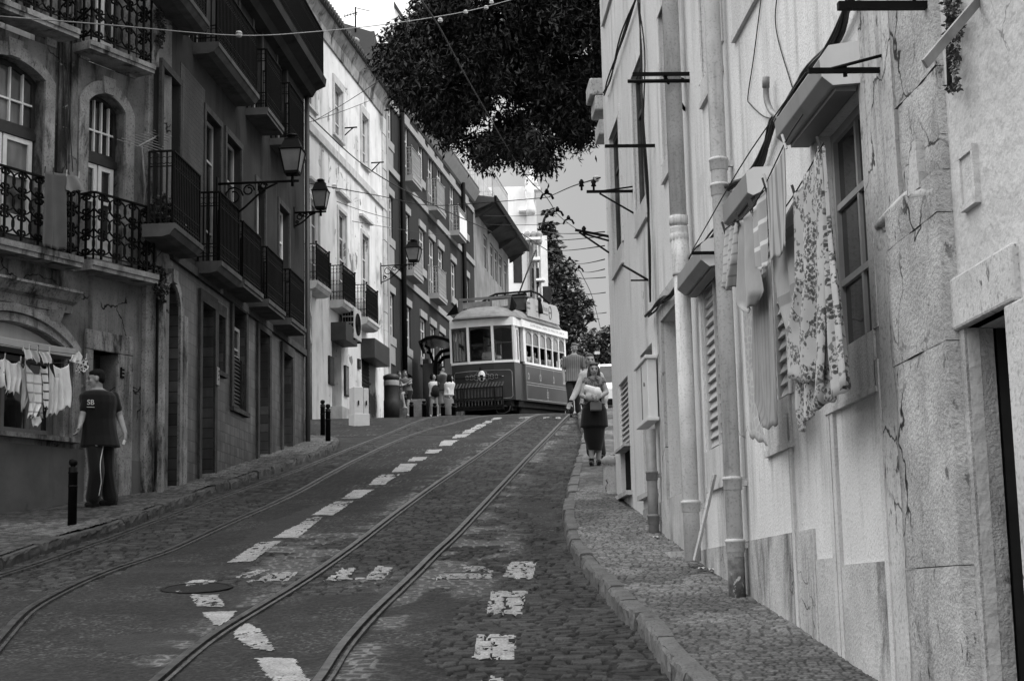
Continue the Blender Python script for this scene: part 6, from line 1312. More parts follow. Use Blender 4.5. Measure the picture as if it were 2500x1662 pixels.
bracket('double bracket crossing the two high downpipes', (1683, 181), 1541, [((.3, 0, .05), (.0, .25, 0), .014), ((.3, 0, -.22), (0, .22, 0), .014), ((0, 0, -.06), (0, .52, -.06), .016)], .03)
bracket('plain straight bar across the two middle upper windows', (1599, 356), 1475, (), .03)
bracket('bracket with two small insulators at the far corner, braced from below', (1545, 467), 1431, [((0, 0, .05), (0, .38, .0), .009), ((0, 0, -.24), (0, .36, -.02), .01)], .03, 0, RW, (.42, .55))
bracket('long bracket reaching out from the far corner toward the trolley wire', (1486, 578), 1404, [((0, 0, -.05), (0, .3, .04), .012), ((0, 0, -.2), (0, .36, .06), .012)], .03, .09, RW, (.3,))
bracket('short bracket holding the washing lines beside the pipe elbow', (1772, 617), 1688, (), .024)
bracket('thin bent rod under the far upper sill', (1583, 684), 1540, [((0, 0, .0), (.3, .22, .22), .012)], .016)
bracket('small iron bracket high between two upper windows of the white house', (840, 313), 873, [((0, 0, -.25), (0, .3, 0), .02)], .04, 0, WH)
bracket('small iron bracket where the white house meets the grey one', (906, 398), 938, [((0, 0, -.3), (0, .3, 0), .02)], .04, 0, WH)
def wall_cable(lab, px, r, n=3, out=.04, group='black cables along the pale house'):
    s0, z0 = RW.hit(*px[0], out); t = RW.sub('wall_cable', lab, 'cable', s0, 0, z0, group); rr = random.Random(len(px)); mb = MB()
    for k in range(n):
        P = []
        for x, y in px:
            s, z = RW.hit(x, y, out); P.append(Vector((s - s0 + rr.uniform(-.03, .03), out + rr.uniform(-.015, .03), z - z0 + rr.uniform(-.025, .025))) if n > 1 else Vector((s - s0, out, z - z0)))
        mb.tube(catmull(P, 5), r, 5)
    mb.build('cable', M_CABLE, t)
wall_cable('thick black cable bundle running down the wall past the hoods', [(2085, -10), (2040, 95), (1965, 188), (1905, 285), (1890, 300), (1850, 410), (1800, 445), (1757, 468)], .011, 7)
wall_cable('short black cable bundle between pipe elbow and hood', [(1775, 520), (1745, 570), (1700, 615), (1660, 690)], .008, 4)
wall_cable('tangled black cables over the doorway lintel', [(1660, 695), (1640, 725), (1618, 733), (1600, 750), (1582, 768)], .010, 6, .06)
wall_cable('straight cable pair running down between the two far upper windows', [(1562, -10), (1570, 130), (1576, 300), (1580, 450), (1585, 600), (1586, 738)], .008, 3)
wall_cable('slack thin wire looping on the wall above the conduit stub', [(1859, -10), (1840, 140), (1826, 235), (1832, 255), (1862, 283), (1885, 290)], .004, 1, .01)
wall_cable('slack thin wire falling toward the cable bundle', [(1897, -10), (1893, 50), (1903, 110), (1935, 215)], .004, 1, .01)
wall_cable('dark cable climbing beside the far corner window', [(1552, -10), (1520, 90), (1490, 190), (1477, 230)], .010, 3)
def conduit():
    s, z = RW.hit(1905, 288, .06); t = RW.sub('conduit_stub', 'bent grey conduit stub sticking up beside the cable bundle', 'conduit', s, 0, z); P = [(lambda h: Vector((h[0] - s, .06, h[1] - z)))(RW.hit(x, y, .06)) for x, y in ((1912, 289), (1900, 286), (1883, 272), (1872, 245), (1870, 215), (1870, 190))]
    MB().tube(catmull(P, 4), .019, 10).build('pipe', M_PIPED, t); MB().tube([P[4], P[5] + Vector((0, 0, .005))], .023, 10).build('socket', M_PIPED, t)
conduit()
def plank():
    a = RN.hit(2352, -25, .05); b = RN.hit(2258, 157, .30); s, z = a; t = RN.sub('projecting_bar', 'flat grey bar slanting out above the rough quoin', 'bar', s, .05, z); mb = MB(); mb.bar((0, -.1, 0), (b[0] - s, .25, b[1] - z), .012, .038); mb.build('bar', M_PIPED, t); mb = MB(); mb.tube([(0, -.05, -.04), (-.3, .1, .02)], .01, 6); mb.build('stay', M_STEEL, t)
plank()
def debris():
    s, z = RW.hit(1697, 1368, .2); t = RW.sub('leaning_board', 'thin pale board leaning in the corner behind the doorway downpipe', 'board', s - .12, .16, z + .02); MB().bar((0, .06, -.02), (-.10, -.1, .62), .05, .016).build('board', M_PIPE, t)
debris()
for x, y, lab in ((1716, 1393, 'tiny white paper scrap on the setts before the near downpipe foot'), (1742, 1396, 'second small scrap lying closer to the wall ribs'), (1604, 1316, 'curled pale scrap at the foot of the thin grey pipe')):
    q = ghit(x, y, .12); t = thing('litter_scrap', lab, 'litter', (q[0], q[1], gz(q[1], .13)), 0, 'scraps of paper on the pavement'); MB().grid([[(-.035 + .02 * i, .025 * j, .006 + .012 * ((i + j) % 2)) for i in range(4)] for j in range(3)]).build('paper', M_PIPE, t, solid=.002)
def road_sign():
    v = at(759, 1030, 43.6); g = gz(43.6, .1); t = thing('road_sign', 'round sign on a thin pole seen edge-on against the white house', 'sign', (v.x, 43.6, g)); h = at(755, 745, 43.6).z - g; mb = MB(); mb.tube([(0, 0, -.1), (0, 0, h + .4)], .035, 8); mb.build('pole', M_PIPED, t)
    for k in (0, .75): MB().lathe([(.33, -.012), (.34, 0), (.33, .012)], 24, (.0, -.05, h - k), M=Matrix.Rotation(R(84), 3, 'Y')).build('disc', M_PIPE, t)
road_sign()
# ---------------------------------------------------------------- washing
def interp_poly(P, u):
    d = [0]
    for a, b in zip(P, P[1:]): d.append(d[-1] + math.hypot(b[0] - a[0], b[1] - a[1]))
    return (np.interp(u * d[-1], d, [p[0] for p in P]), np.interp(u * d[-1], d, [p[1] for p in P]))
def cloth_mesh(W, left, right, out, amp, folds, seed, s0, z0, nu=30, nv=26, tilt=0., scoop=0., hem=0.):
    rows = []; r = random.Random(seed); ph = r.uniform(0, 6)
    for i in range(nv + 1):
        v = i / nv; lx, ly = interp_poly(left, v); rx, ry = interp_poly(right, v); row = []
        for j in range(nu + 1):
            u = j / nu; s, z = W.hit(lx + (rx - lx) * u, ly + (ry - ly) * u, out)
            o = out + amp * (.35 + .65 * v) * (math.sin(folds * 2 * math.pi * u + ph + .8 * math.sin(2.5 * v + ph)) + .45 * math.sin(folds * 4.6 * u + 1.7 * ph + 2 * v)) + tilt * v
            row.append((s - s0 + amp * .5 * v * math.sin(7 * v + 3 * u + ph), o, z - z0 + amp * .4 * math.sin(9 * u + ph) * v * .5 - scoop * (1 - v) ** 3 * math.sin(math.pi * u) + hem * v ** 4 * (math.sin(folds * 8 * u + ph) + .6 * math.sin(folds * 19 * u + 2 * ph))))
        rows.append(row)
    return MB().grid(rows)
def fabric(name, v, kind='plain', v2=.1, sc=1.):
    t = NT(name); p = t.pos(obj=True); c = v; sp = t.n('ShaderNodeSeparateXYZ'); t.L(p, sp.inputs[0]); x, z = sp.outputs[0], sp.outputs[2]; wv = lambda a, f: t.mt('FRACT', t.mt('MULTIPLY', a, f))
    if kind == 'floral':
        cb = t.n('ShaderNodeCombineXYZ'); t.L(x, cb.inputs[0]); t.L(z, cb.inputs[1]); q = cb.outputs[0]
        big = t.mr(t.noise(q, 6.5 * sc, 2, .5), .47, .50, 0, 1); leaf_ = t.mr(t.vor(q, 30 * sc), .40, .46, 1, 0); fine = t.mr(t.noise(q, 42 * sc, 2), .50, .55, 0, 1)
        c = t.mix(t.mt('MULTIPLY', big, t.mt('MAXIMUM', leaf_, t.mt('MULTIPLY', fine, .8))), v, v2); s2 = t.mr(t.noise(q, 16 * sc, 1), .64, .67, 0, 1); c = t.mix(t.mt('MULTIPLY', s2, .8), c, v2 * 1.5)
    elif kind == 'stripes': c = t.mix(t.mr(wv(z, 9 * sc), .78, .82, 0, 1), v, v2)
    elif kind == 'vstripes': c = t.mix(t.mr(wv(x, 5 * sc), .62, .68, 0, 1), v, v2)
    elif kind == 'checks': c = t.mix(t.mt('MAXIMUM', t.mr(wv(z, 10 * sc), .78, .84, 0, 1), t.mt('MULTIPLY', t.mr(wv(x, 9 * sc), .82, .86, 0, 1), .6)), v, v2)
    elif kind == 'print': 
        c = t.mix(t.mr(t.vor(p, 26 * sc, 'DISTANCE_TO_EDGE'), .10, .13, 1, 0), v2, v)
    elif kind == 'dots': c = t.mix(t.mr(t.vor(p, 14 * sc), .22, .28, 1, 0), v, v2)
    c = t.mt('MULTIPLY', c, t.mr(t.noise(p, 6, 3), .3, .7, .9, 1.08)); nrm = t.bump(t.noise(t.pos((1, 1, .3), True), 22, 3), .25, .01)
    m = t.fin(c, .9, .15, 0, nrm); t.b.inputs['Sheen Weight'].default_value = .15; return m
def hang(W, name, lab, cat, layers, out, m, amp=.02, folds=2, seed=1, group=None, pegs=True, tilt=0.):
    small = group == GR2; amp = amp * (1.7 if small else 1.25); hh = abs(W.hit(*layers[0][0][0], out)[1] - W.hit(*layers[0][0][-1], out)[1]); scoop, hem = (min(.055, .12 * hh), min(.018, .05 * hh)) if small else (.012, .008); amp = min(amp, .09 * hh)
    x, y = layers[0][0][0]; s, z = W.hit(x, y, out); t = W.sub(name, lab, cat, s, 0, z, group)
    for k, (l, r_) in enumerate(layers):
        o = cloth_mesh(W, l, r_, out - .012 * k, amp, folds, seed + k, s, z, tilt=tilt, scoop=scoop, hem=hem).build('cloth', m if not isinstance(m, (list, tuple)) else m[k], t, solid=.0025, fix=False)
    if pegs:
        for px, py in (layers[0][0][0], layers[0][1][0]):
            a, b = W.hit(px, py, out); MB().bar((a - s, out - .005, b - z - .03), (a - s + .01, out + .012, b - z + .05), .012).build('peg', M_DFRAME if seed % 2 else M_PIPE, t)
    return t
GR1 = 'washing hung before the shuttered window'
GR2 = 'small washing strung before the big arched window'
hang(RW, 'floral_sheet', 'long pale sheet printed with dark flowers, hanging beside the glazed window', 'sheet', [([(1941, 474), (1945, 560), (1948, 700), (1929, 810), (1930, 925)], [(2003, 357), (2012, 560), (2018, 720), (2020, 800), (2018, 938)]), ([(2001, 357), (2014, 560), (2020, 800), (2019, 985)], [(2011, 356), (2029, 570), (2051, 733), (2075, 943)]), ([(1945, 880), (1947, 960), (1948, 1053)], [(2022, 880), (2020, 930), (2014, 978)])], .30, fabric('floral_print', .34, 'floral', .05, 1.35), .022, 2.3, 3, GR1)
hang(RW, 'towel', 'striped towel folded over the upper washing line, left of the floral sheet', 'towel', [([(1872, 446), (1874, 589), (1876, 650)], [(1917, 350), (1922, 470), (1922, 600)])], .34, fabric('striped_towel', .30, 'vstripes', .15, 1.7), .010, 1.4, 6, GR1)
hang(RW, 'towel', 'grey towel ending in a point behind the striped towel', 'towel', [([(1886, 600), (1903, 735), (1925, 816)], [(1940, 480), (1954, 620), (1958, 738)])], .27, fabric('grey_towel', .26, 'stripes', .16, .35), .014, 1.5, 8, GR1, False)
hang(RW, 'striped_cloth', 'cloth with white stripes and a ruffled edge between shirt and striped towel', 'cloth', [([(1838, 508), (1840, 560), (1852, 656)], [(1869, 455), (1870, 560), (1871, 650)])], .33, fabric('white_striped_cloth', .25, 'stripes', .5, .9), .012, 1.5, 11, GR1)
hang(RW, 'grey_shirt', 'plain grey shirt with ruffled shoulder hanging by the pipe', 'shirt', [([(1802, 541), (1806, 590), (1803, 700), (1802, 747), (1819, 763)], [(1833, 508), (1840, 565), (1848, 660), (1853, 712), (1838, 745)])], .32, fabric('grey_cotton', .26), .018, 1.6, 13, GR1)
hang(RW, 'frilled_cloth', 'small frilled white cloth at the end of the washing line by the elbow', 'cloth', [([(1769, 560), (1767, 620), (1771, 704)], [(1803, 540), (1797, 637), (1786, 704)])], .33, fabric('frill_cloth', .40, 'stripes', .24, 2), .02, 2.6, 15, GR1)
hang(RW, 'bath_towel', 'large ribbed bath towel hanging lowest in front of the shutter', 'towel', [([(1836, 690), (1840, 876), (1850, 980), (1868, 1044)], [(1883, 640), (1897, 852), (1899, 950), (1901, 1036)])], .24, fabric('ribbed_towel', .22, 'vstripes', .17, 4), .014, 2, 17, GR1, False)
hang(RW, 'lace_cloth', 'pale lace cloth with ragged hem beside the near downpipe, under the grey shirt', 'cloth', [([(1813, 740), (1828, 972), (1826, 1066)], [(1840, 720), (1842, 900), (1858, 1020), (1880, 1086)])], .21, fabric('lace', .36, 'print', .29, .8), .014, 1.6, 19, GR1, False)
GR2 = 'small washing strung before the big arched window'; o2 = .42
LW = lambda *q: [(x / 6.533, 830 + y / 6.533) for x, y in q]
white = fabric('white_cotton', .60); 
hang(NL, 'spotted_top', 'pale spotted top at the line end beside the photo edge', 'top', [(LW((-60, 250), (-50, 500), (-40, 760)), LW((90, 258), (95, 500), (90, 770)))], o2, fabric('spotted_cotton', .62, 'dots', .15), .015, 1.5, 21, GR2)
hang(NL, 'white_vest', 'plain white vest with a scooped neck, next to the spotted top', 'vest', [(LW((80, 285), (110, 560), (88, 830)), LW((330, 330), (330, 600), (290, 865)))], o2, white, .02, 2, 22, GR2)
hang(NL, 'grey_tee', 'light grey tee hanging by one sleeve between vest and checked shirt', 'tee', [(LW((330, 380), (370, 700), (330, 980), (345, 1110)), LW((410, 380), (480, 850), (450, 980), (390, 1110)))], o2 - .04, fabric('pale_grey_cotton', .42), .015, 1, 23, GR2, False)
hang(NL, 'checked_shirt', 'checked pale shirt hanging upside down, longest on the small line', 'shirt', [(LW((405, 350), (430, 700), (490, 950), (450, 1200)), LW((640, 540), (650, 700), (640, 1050), (560, 1250))), (LW((560, 560), (600, 1000), (640, 1230)), LW((690, 540), (690, 900), (660, 1230)))], o2, fabric('checked_cotton', .66, 'checks', .32, .9), .018, 1.7, 24, GR2)
hang(NL, 'striped_tee', 'small tee with bold dark stripes beside the checked shirt', 'tee', [(LW((640, 380), (680, 700), (690, 1080)), LW((770, 400), (800, 780), (750, 1090)))], o2 + .02, fabric('bold_striped_cotton', .68, 'stripes', .05, 1.1), .014, 1.3, 25, GR2)
hang(NL, 'white_cloth', 'white cloth with dark-edged fold hanging right of the striped tee', 'cloth', [(LW((780, 385), (800, 800), (750, 1190)), LW((930, 600), (900, 850), (900, 1190)))], o2, white, .018, 1.6, 26, GR2)
hang(NL, 'white_tank_top', 'long white tank top closest to the man, with printed hem', 'top', [(LW((845, 380), (900, 800), (900, 1165)), LW((1090, 380), (1130, 850), (1150, 1030)))], o2, fabric('cream_cotton', .70), .02, 1.9, 27, GR2)
hang(NL, 'underwear', 'white small underwear pegged high before the hood, left of the grey piece', 'underwear', [(LW((370, 130), (380, 220), (395, 300)), LW((470, 140), (510, 250), (500, 310)))], o2 + .1, white, .02, 1.2, 28, GR2)
hang(NL, 'underwear', 'pale grey small underwear pegged in the middle before the hood', 'underwear', [(LW((475, 150), (520, 280), (580, 370)), LW((610, 150), (640, 280), (650, 350)))], o2 + .1, fabric('soft_grey_cotton', .4), .02, 1.2, 29, GR2)
hang(NL, 'underwear', 'white bra-like piece with straps at the right before the hood', 'underwear', [(LW((600, 170), (660, 280), (680, 370)), LW((790, 180), (830, 280), (845, 370)))], o2 + .1, white, .022, 2.4, 30, GR2)
hang(NL, 'crumpled_cloth', 'crumpled bright white cloth thrown over the end of the line', 'cloth', [(LW((1160, 230), (1130, 290), (1085, 340)), LW((1260, 175), (1320, 260), (1300, 390)))], o2, white, .03, 2.5, 31, GR2, False)
hang(NL, 'printed_cloth', 'small black and white printed cloth above the man in black', 'cloth', [(LW((1215, 310), (1205, 420), (1195, 520)), LW((1380, 280), (1400, 380), (1410, 450), (1340, 520)))], o2 - .05, fabric('labyrinth_print', .62, 'print', .05, .9), .012, 1, 32, GR2)
hang(NL, 'socks', 'white socks dangling below the checked shirt', 'socks', [(LW((560, 1200), (500, 1270), (515, 1370)), LW((640, 1200), (665, 1290), (600, 1370)))], o2, white, .015, 1, 33, GR2, False)
def rope(W, lab, px, out, r=.004, n='washing_line'):
    s, z = W.hit(*px[0], out); t = W.sub(n, lab, 'washing line', s, 0, z, 'washing lines'); P = [(lambda h: Vector((h[0] - s, out, h[1] - z)))(W.hit(x, y, out)) for x, y in px]; MB().tube(catmull(P, 3) if len(P) > 2 else P, r, 5).build('line', M_CABLE, t)
rope(NL, 'washing line in front of the arched window carrying the small washing', LW((-80, 245), (330, 335), (800, 375), (1490, 300)), o2); rope(NL, 'upper washing line before the hood carrying underwear', LW((-80, 40), (370, 130), (845, 185), (1220, 230)), o2 + .1)
rope(RW, 'long washing line from cable bracket down to the pipe elbow', [(1968, 178), (1880, 300), (1800, 420), (1690, 612)], .40); rope(RW, 'inner washing line carrying the towels and floral sheet', [(2010, 350), (1941, 472), (1869, 455 + 115), (1769, 700)], .30); rope(RW, 'washing line carrying shirts and the striped towel', [(1960, 280), (1917, 348), (1838, 506), (1769, 560)], .34)
tr = fabric('dark_denim', .075); o3 = .40
hang(NL, 'trousers', 'dark trousers hung over the scrolled balcony rail', 'trousers', [([(110, 417), (106, 520), (101, 598)], [(130, 420), (129, 520), (127, 605)]), ([(127, 418), (128, 520), (126, 606)], [(161, 424), (161, 520), (160, 610)])], o3, tr, .012, 1, 35)
hang(NL, 'shorts', 'grey shorts pegged beside the dark trousers on the balcony rail', 'shorts', [([(163, 425), (161, 450), (160, 466)], [(193, 430), (204, 450), (208, 466)])], o3, fabric('grey_shorts', .17), .015, 1.4, 36)
def wall_aerial():
    s, z = NL.hit(356, 505, .12); t = NL.sub('wall_aerial', 'many-toothed television aerial on a mast by the pilaster of the stained house', 'aerial', s, 0, z); f = lambda x, y, o=.12: (lambda h: Vector((h[0] - s, o, h[1] - z)))(NL.hit(x, y, o)); m = M_PIPED
    mb = MB(); mb.tube([f(358, 510), f(346, 352)], .014, 6); mb.tube([f(349, 400), f(349, 400, .0)], .012, 6); mb.build('mast', m, t); mb = MB(); a, b = f(338, 358, .3), f(397, 326, -.0 + .1); mb.tube([a, b], .014, 6)
    mb.build('boom', m, t); mb = MB()
    for k in range(9):
        p = a.lerp(b, k / 8); L = .18 + .22 * (1 - k / 8); mb.tube([p + Vector((L, .0, 0)), p - Vector((L, .0, 0))], .006, 5)
    mb.build('elements', m, t)
wall_aerial()
for px, lab in (([(153, 100), (155, 200), (160, 330), (163, 430)], 'thin black cable dropping down the pilaster between arched windows'), ([(160, 100), (166, 200), (172, 330), (178, 420)], 'second thin cable beside the pilaster, a hand to the side')):
    s, z = NL.hit(*px[0], .05); t = NL.sub('facade_cable', lab, 'cable', s, 0, z, 'cables on the stained house'); MB().tube([(lambda h: Vector((h[0] - s, .05, h[1] - z)))(NL.hit(x, y, .05)) for x, y in px], .006, 5).build('cable', M_CABLE, t)
# ---------------------------------------------------------------- people
def fuse(mb, voxel, name, mat_, parent, it=4):
    me = bpy.data.meshes.new('tmp'); me.from_pydata(mb.v, [], mb.f); t = bpy.data.objects.new('tmp', me); C.objects.link(t)
    m = t.modifiers.new('r', 'REMESH'); m.mode = 'VOXEL'; m.voxel_size = voxel; m.use_smooth_shade = True
    s = t.modifiers.new('s', 'SMOOTH'); s.factor = .5; s.iterations = it
    dg = bpy.context.evaluated_depsgraph_get(); dg.update(); out = bpy.data.meshes.new_from_object(t.evaluated_get(dg)); bpy.data.objects.remove(t)
    out.polygons.foreach_set('use_smooth', [True] * len(out.polygons)); out.materials.clear(); out.name = name
    return link(name, out, mat_, parent)
def limb(mb, pts, rs, n=10):
    for p, q, a, b in zip(pts, pts[1:], rs, rs[1:]): mb.tube([p, q], [a, b], n)
    for p, r_ in zip(pts, rs): mb.sphere(p, r_ * .995, n, 7)
def loft(mb, rows, ax, n=16):
    """rows: (centre, half width along ax, half depth)"""
    ax = Vector(ax).normalized(); dp = Vector((0, 0, 1)).cross(ax).normalized(); vs = []
    for c, a, b in rows: vs += [Vector(c) + ax * a * math.cos(2 * math.pi * k / n) + dp * b * math.sin(2 * math.pi * k / n) for k in range(n)]
    m = len(rows); mb.add(vs, [(i * n + k, i * n + (k + 1) % n, (i + 1) * n + (k + 1) % n, (i + 1) * n + k) for i in range(m - 1) for k in range(n)] + [tuple(reversed(range(n))), tuple((m - 1) * n + k for k in range(n))])
def hand(mb, w, d, nrm, side, s=1., curl_=.7):
    """palm, four unequal bent fingers and a thumb leaving the palm's side"""
    w, d, nrm = Vector(w), Vector(d).normalized(), Vector(nrm).normalized(); b = d.cross(nrm).normalized() * side; nrm = b.cross(d) * side if False else nrm
    for i in range(5): mb.sphere(w + d * (.02 + .014 * i) * s, .024 * s, 8, 6, (1, 1, 1))
    for k in (-1, 1): limb(mb, [w + d * .02 * s + b * .014 * k * s, w + d * .085 * s + b * .028 * k * s], [.017 * s, .014 * s], 8)
    for k, L in enumerate((.068, .078, .072, .056)):
        p = w + d * .085 * s + b * (.030 - .020 * k) * s; a = d; pts = [p]
        for j, f in enumerate((.42, .33, .25)):
            ang = curl_ * (.55 + .45 * j); a = (d * math.cos(ang) + nrm * math.sin(ang)); p = p + a * L * f * s; pts.append(p)
        limb(mb, pts, [.0098 * s, .0092 * s, .0085 * s, .0075 * s], 7)
    p = w + d * .03 * s + b * .030 * s; limb(mb, [p, p + (d * .5 + b * .8 + nrm * .25).normalized() * .036 * s, p + (d * .9 + b * .55 + nrm * .5).normalized() * .064 * s], [.012 * s, .0105 * s, .0085 * s], 7)
SKIN = mat('light_skin', .28, .55, .1, 8, obj=True); SKIN2 = mat('tanned_skin', .24, .55, .1, 8, obj=True); HAIRD = mat('dark_hair', .007, .75, .4, 30, obj=True, bump=.4, bsc=120); HAIRB = mat('brown_hair', .05, .5, .4, 30, obj=True, bump=.4, bsc=120); HAIRG = mat('grey_hair', .08, .6, .3, 30, obj=True)
BLACKC = fabric('black_cloth', .006); MOUTH = mat('lips', .09, .5, 0); EYE = mat('eye_dark', .01, .3, 0)
def head_of(t, c, look, up=(0, 0, 1), s=1., skin=SKIN, hair=HAIRD, style='short', voxel=.010, neck=None, detail=True):
    """head with jaw, nose, ears and sockets; look is the facing direction"""
    f = Vector(look).normalized(); u = Vector(up); r_ = f.cross(u).normalized(); u = r_.cross(f); M = Matrix((r_, f, u)).transposed(); P = lambda x, y, z: Vector(c) + M @ Vector((x, y, z)) * s
    mb = MB()
    def el(x, y, z, a, b, d, n=14): MB.lathe(mb, [(max(1e-5, math.sin(math.pi * i / 9)), -math.cos(math.pi * i / 9)) for i in range(10)], n, P(x, y, z), True, M @ Matrix.Diagonal((a * s, b * s, d * s)).to_3x3())
    el(0, -.012, .03, .073, .092, .085); el(0, .015, -.035, .058, .068, .078); el(0, .045, -.082, .030, .030, .026); el(0, .060, -.010, .045, .030, .05)
    limb(mb, [P(0, .082, .012), P(0, .108, -.022)], [.009 * s, .015 * s], 8); el(0, .086, -.055, .022, .012, .010); el(0, .080, .028, .05, .012, .010)
    for k in (-1, 1): el(k * .074, -.012, -.008, .012, .022, .032, 8); el(k * .042, .062, -.022, .020, .020, .020, 8)
    if neck is not None: limb(mb, [P(0, -.025, -.06), Vector(neck)], [.052 * s, .058 * s], 12)
    if detail:
        e = MB()
        for k in (-1, 1): e.sphere(P(k * .032, .080, .008), .0105 * s, 8, 6); e.bar(P(k * .014, .090, .028), P(k * .052, .078, .030), .008 * s, .006 * s)
        e.build('eyes', EYE, t); e = MB(); e.tube([P(-.024, .086, -.058), P(0, .100, -.056), P(.024, .086, -.058)], .005 * s, 6); e.build('mouth', MOUTH, t)
    h = MB()
    def he(x, y, z, a, b, d): MB.lathe(h, [(max(1e-5, math.sin(math.pi * i / 9)), -math.cos(math.pi * i / 9)) for i in range(10)], 14, P(x, y, z), True, M @ Matrix.Diagonal((a * s, b * s, d * s)).to_3x3())
    he(0, -.034, .055, .077, .086, .074); he(0, -.058, .014, .075, .058, .078)
    if style == 'long':
        he(0, -.045, -.06, .085, .06, .10)
        for k in (-1, 1): limb(h, [P(k * .068, .0, .03), P(k * .082, .0, -.07), P(k * .080, .005, -.16), P(k * .07, .0, -.21)], [.026 * s, .032 * s, .030 * s, .012 * s], 8)
        limb(h, [P(0, -.08, 0), P(0, -.10, -.17)], [.06 * s, .05 * s], 8); limb(h, [P(-.05, .045, .085), P(.05, .045, .085)], [.028 * s, .028 * s], 8)
    elif style == 'curly':
        for k in range(40):
            a, b = rnd.uniform(0, 6.28), rnd.uniform(-.9, 1.2); x, y, z = .10 * math.cos(a) * math.cos(b), .10 * math.sin(a) * math.cos(b) - .03, .02 + .12 * math.sin(b)
            if not (y > .03 and z < .07): h.sphere(P(x, y, z), .035 * s, 7, 5)
    elif style == 'pulled':
        he(0, .02, .085, .06, .05, .035)
    else: he(0, .012, .080, .066, .070, .040); he(0, -.02, .060, .0785, .090, .070)
    fuse(h, max(voxel, .011), 'hair', hair, t, 2); return mb
def torso_rows(P, N, ax, k=1., ex=0.):
    rows = []
    for t_, a, b in ((-.10, .150, .105), (.05, .172, .118), (.2, .160, .112), (.38, .150, .105), (.55, .162, .115), (.72, .182, .122), (.86, .185, .110), (.94, .140, .085), (1.0, .075, .065)):
        rows.append((P.lerp(N, t_), a * k + ex, b * k + ex))
    return rows
def figure(lab, base, J, look, wear, s=1., skin=SKIN, hair=HAIRD, style='short', voxel=.013, ax=None, girth=1., hands=True, detail=True, nm='person', sleeve=.45, group=None, hd=None):
    """J: joints as world points; wear: dict garment -> material"""
    b = Vector(base); t = thing(nm, lab, 'person', b, 0, group); j = {k: Vector(v) - b for k, v in J.items()}
    ax = ax or (j['shR'] - j['shL']); ax = Vector((ax[0], ax[1], 0)).normalized(); nk = j['neck']; pv = j['pelvis']
    mb = head_of(t, j['head'], look, s=s, skin=skin, hair=hair, style=style, voxel=voxel, neck=nk, detail=detail)
    loft(mb, torso_rows(pv, nk, ax, s * girth * .97), ax)
    for k in 'LR':
        limb(mb, [j['sh' + k], j['el' + k], j['wr' + k]], [.050 * s, .042 * s, .029 * s]); d = (hd or {}).get(k) or (j['wr' + k] - j['el' + k])
        if hands: hand(mb, j['wr' + k], d, (d if False else Vector(look) * .6 + Vector((0, 0, .2))), -1 if k == 'L' else 1, s * .98, .75)
        limb(mb, [j['hip' + k], j['kn' + k], j['an' + k]], [.082 * s, .056 * s, .040 * s])
    fuse(mb, voxel, 'body', skin, t, 3)
    if 'top' in wear:
        q = MB(); hem = wear.get('hem', -.12); rows = torso_rows(pv, nk, ax, s * girth, .030 if wear.get('baggy') else .016); rows = rows[:-1] + [(pv.lerp(nk, .985), .085 * s, .07 * s)]
        rows[0] = (pv.lerp(nk, hem), .186 * s * girth + (.04 if wear.get('baggy') else .016), .136 * s * girth + (.04 if wear.get('baggy') else .014)); loft(q, rows, ax)
        for k in 'LR':
            if wear.get('sleeve' + k, wear.get('sleeve', .5)) > 0:
                f = wear.get('sleeve' + k, wear.get('sleeve', .5)); a, e, w = j['sh' + k], j['el' + k], j['wr' + k]
                if f <= 1: limb(q, [a, a.lerp(e, f)], [.066 * s, .060 * s])
                else: limb(q, [a, e, e.lerp(w, f - 1)], [.064 * s, .054 * s, .042 * s])
        fuse(q, voxel, wear.get('topname', 'shirt'), wear['top'], t, 3)
    if 'trousers' in wear:
        q = MB(); loft(q, [(pv.lerp(nk, -.20), .150 * s, .12 * s), (pv, .178 * s * girth, .13 * s * girth), (pv.lerp(nk, .16), .165 * s * girth, .12 * s * girth)], ax); f = wear.get('leg', 1.)
        for k in 'LR':
            h_, n_, a_ = j['hip' + k], j['kn' + k], j['an' + k]
            if f < 1: limb(q, [h_, h_.lerp(n_, f * 1.25) if f < .8 else n_], [.098 * s, .085 * s])
            else: w_ = wear.get('baggy', 1.); limb(q, [h_, n_, n_.lerp(a_, .6), a_ + Vector((0, 0, .02))], [.100 * s, .082 * s * w_, .078 * s * w_, .080 * s * w_])
        fuse(q, voxel, wear.get('trousersname', 'trousers'), wear['trousers'], t, 3)
    if 'skirt' in wear:
        q = MB(); rows = [((Vector(c) - b), a, d) for c, a, d in wear['skirtrows']]; loft(q, rows, ax, 20); fuse(q, voxel, 'skirt', wear['skirt'], t, 2)
    if 'shoes' in wear:
        for k in 'LR':
            q = MB(); a, o_ = j['an' + k], j['toe' + k]; dd = (o_ - a); dd.z = 0; dd.normalize(); z = o_.z
            limb(q, [Vector((a.x, a.y, z + .035)) - dd * .05, Vector((a.x, a.y, z + .045)), Vector((o_.x, o_.y, z + .028)) - dd * .02], [.036 * s, .042 * s, .033 * s]); q.box(-.03, .03, -.03, .03, 0, .02, Matrix.Translation(Vector((a.x, a.y, z)))); limb(q, [a, Vector((a.x, a.y, z + .05))], [.042 * s, .044 * s]); fuse(q, max(.010, voxel * .8), 'shoe', wear['shoes'], t, 2)
    return t, j
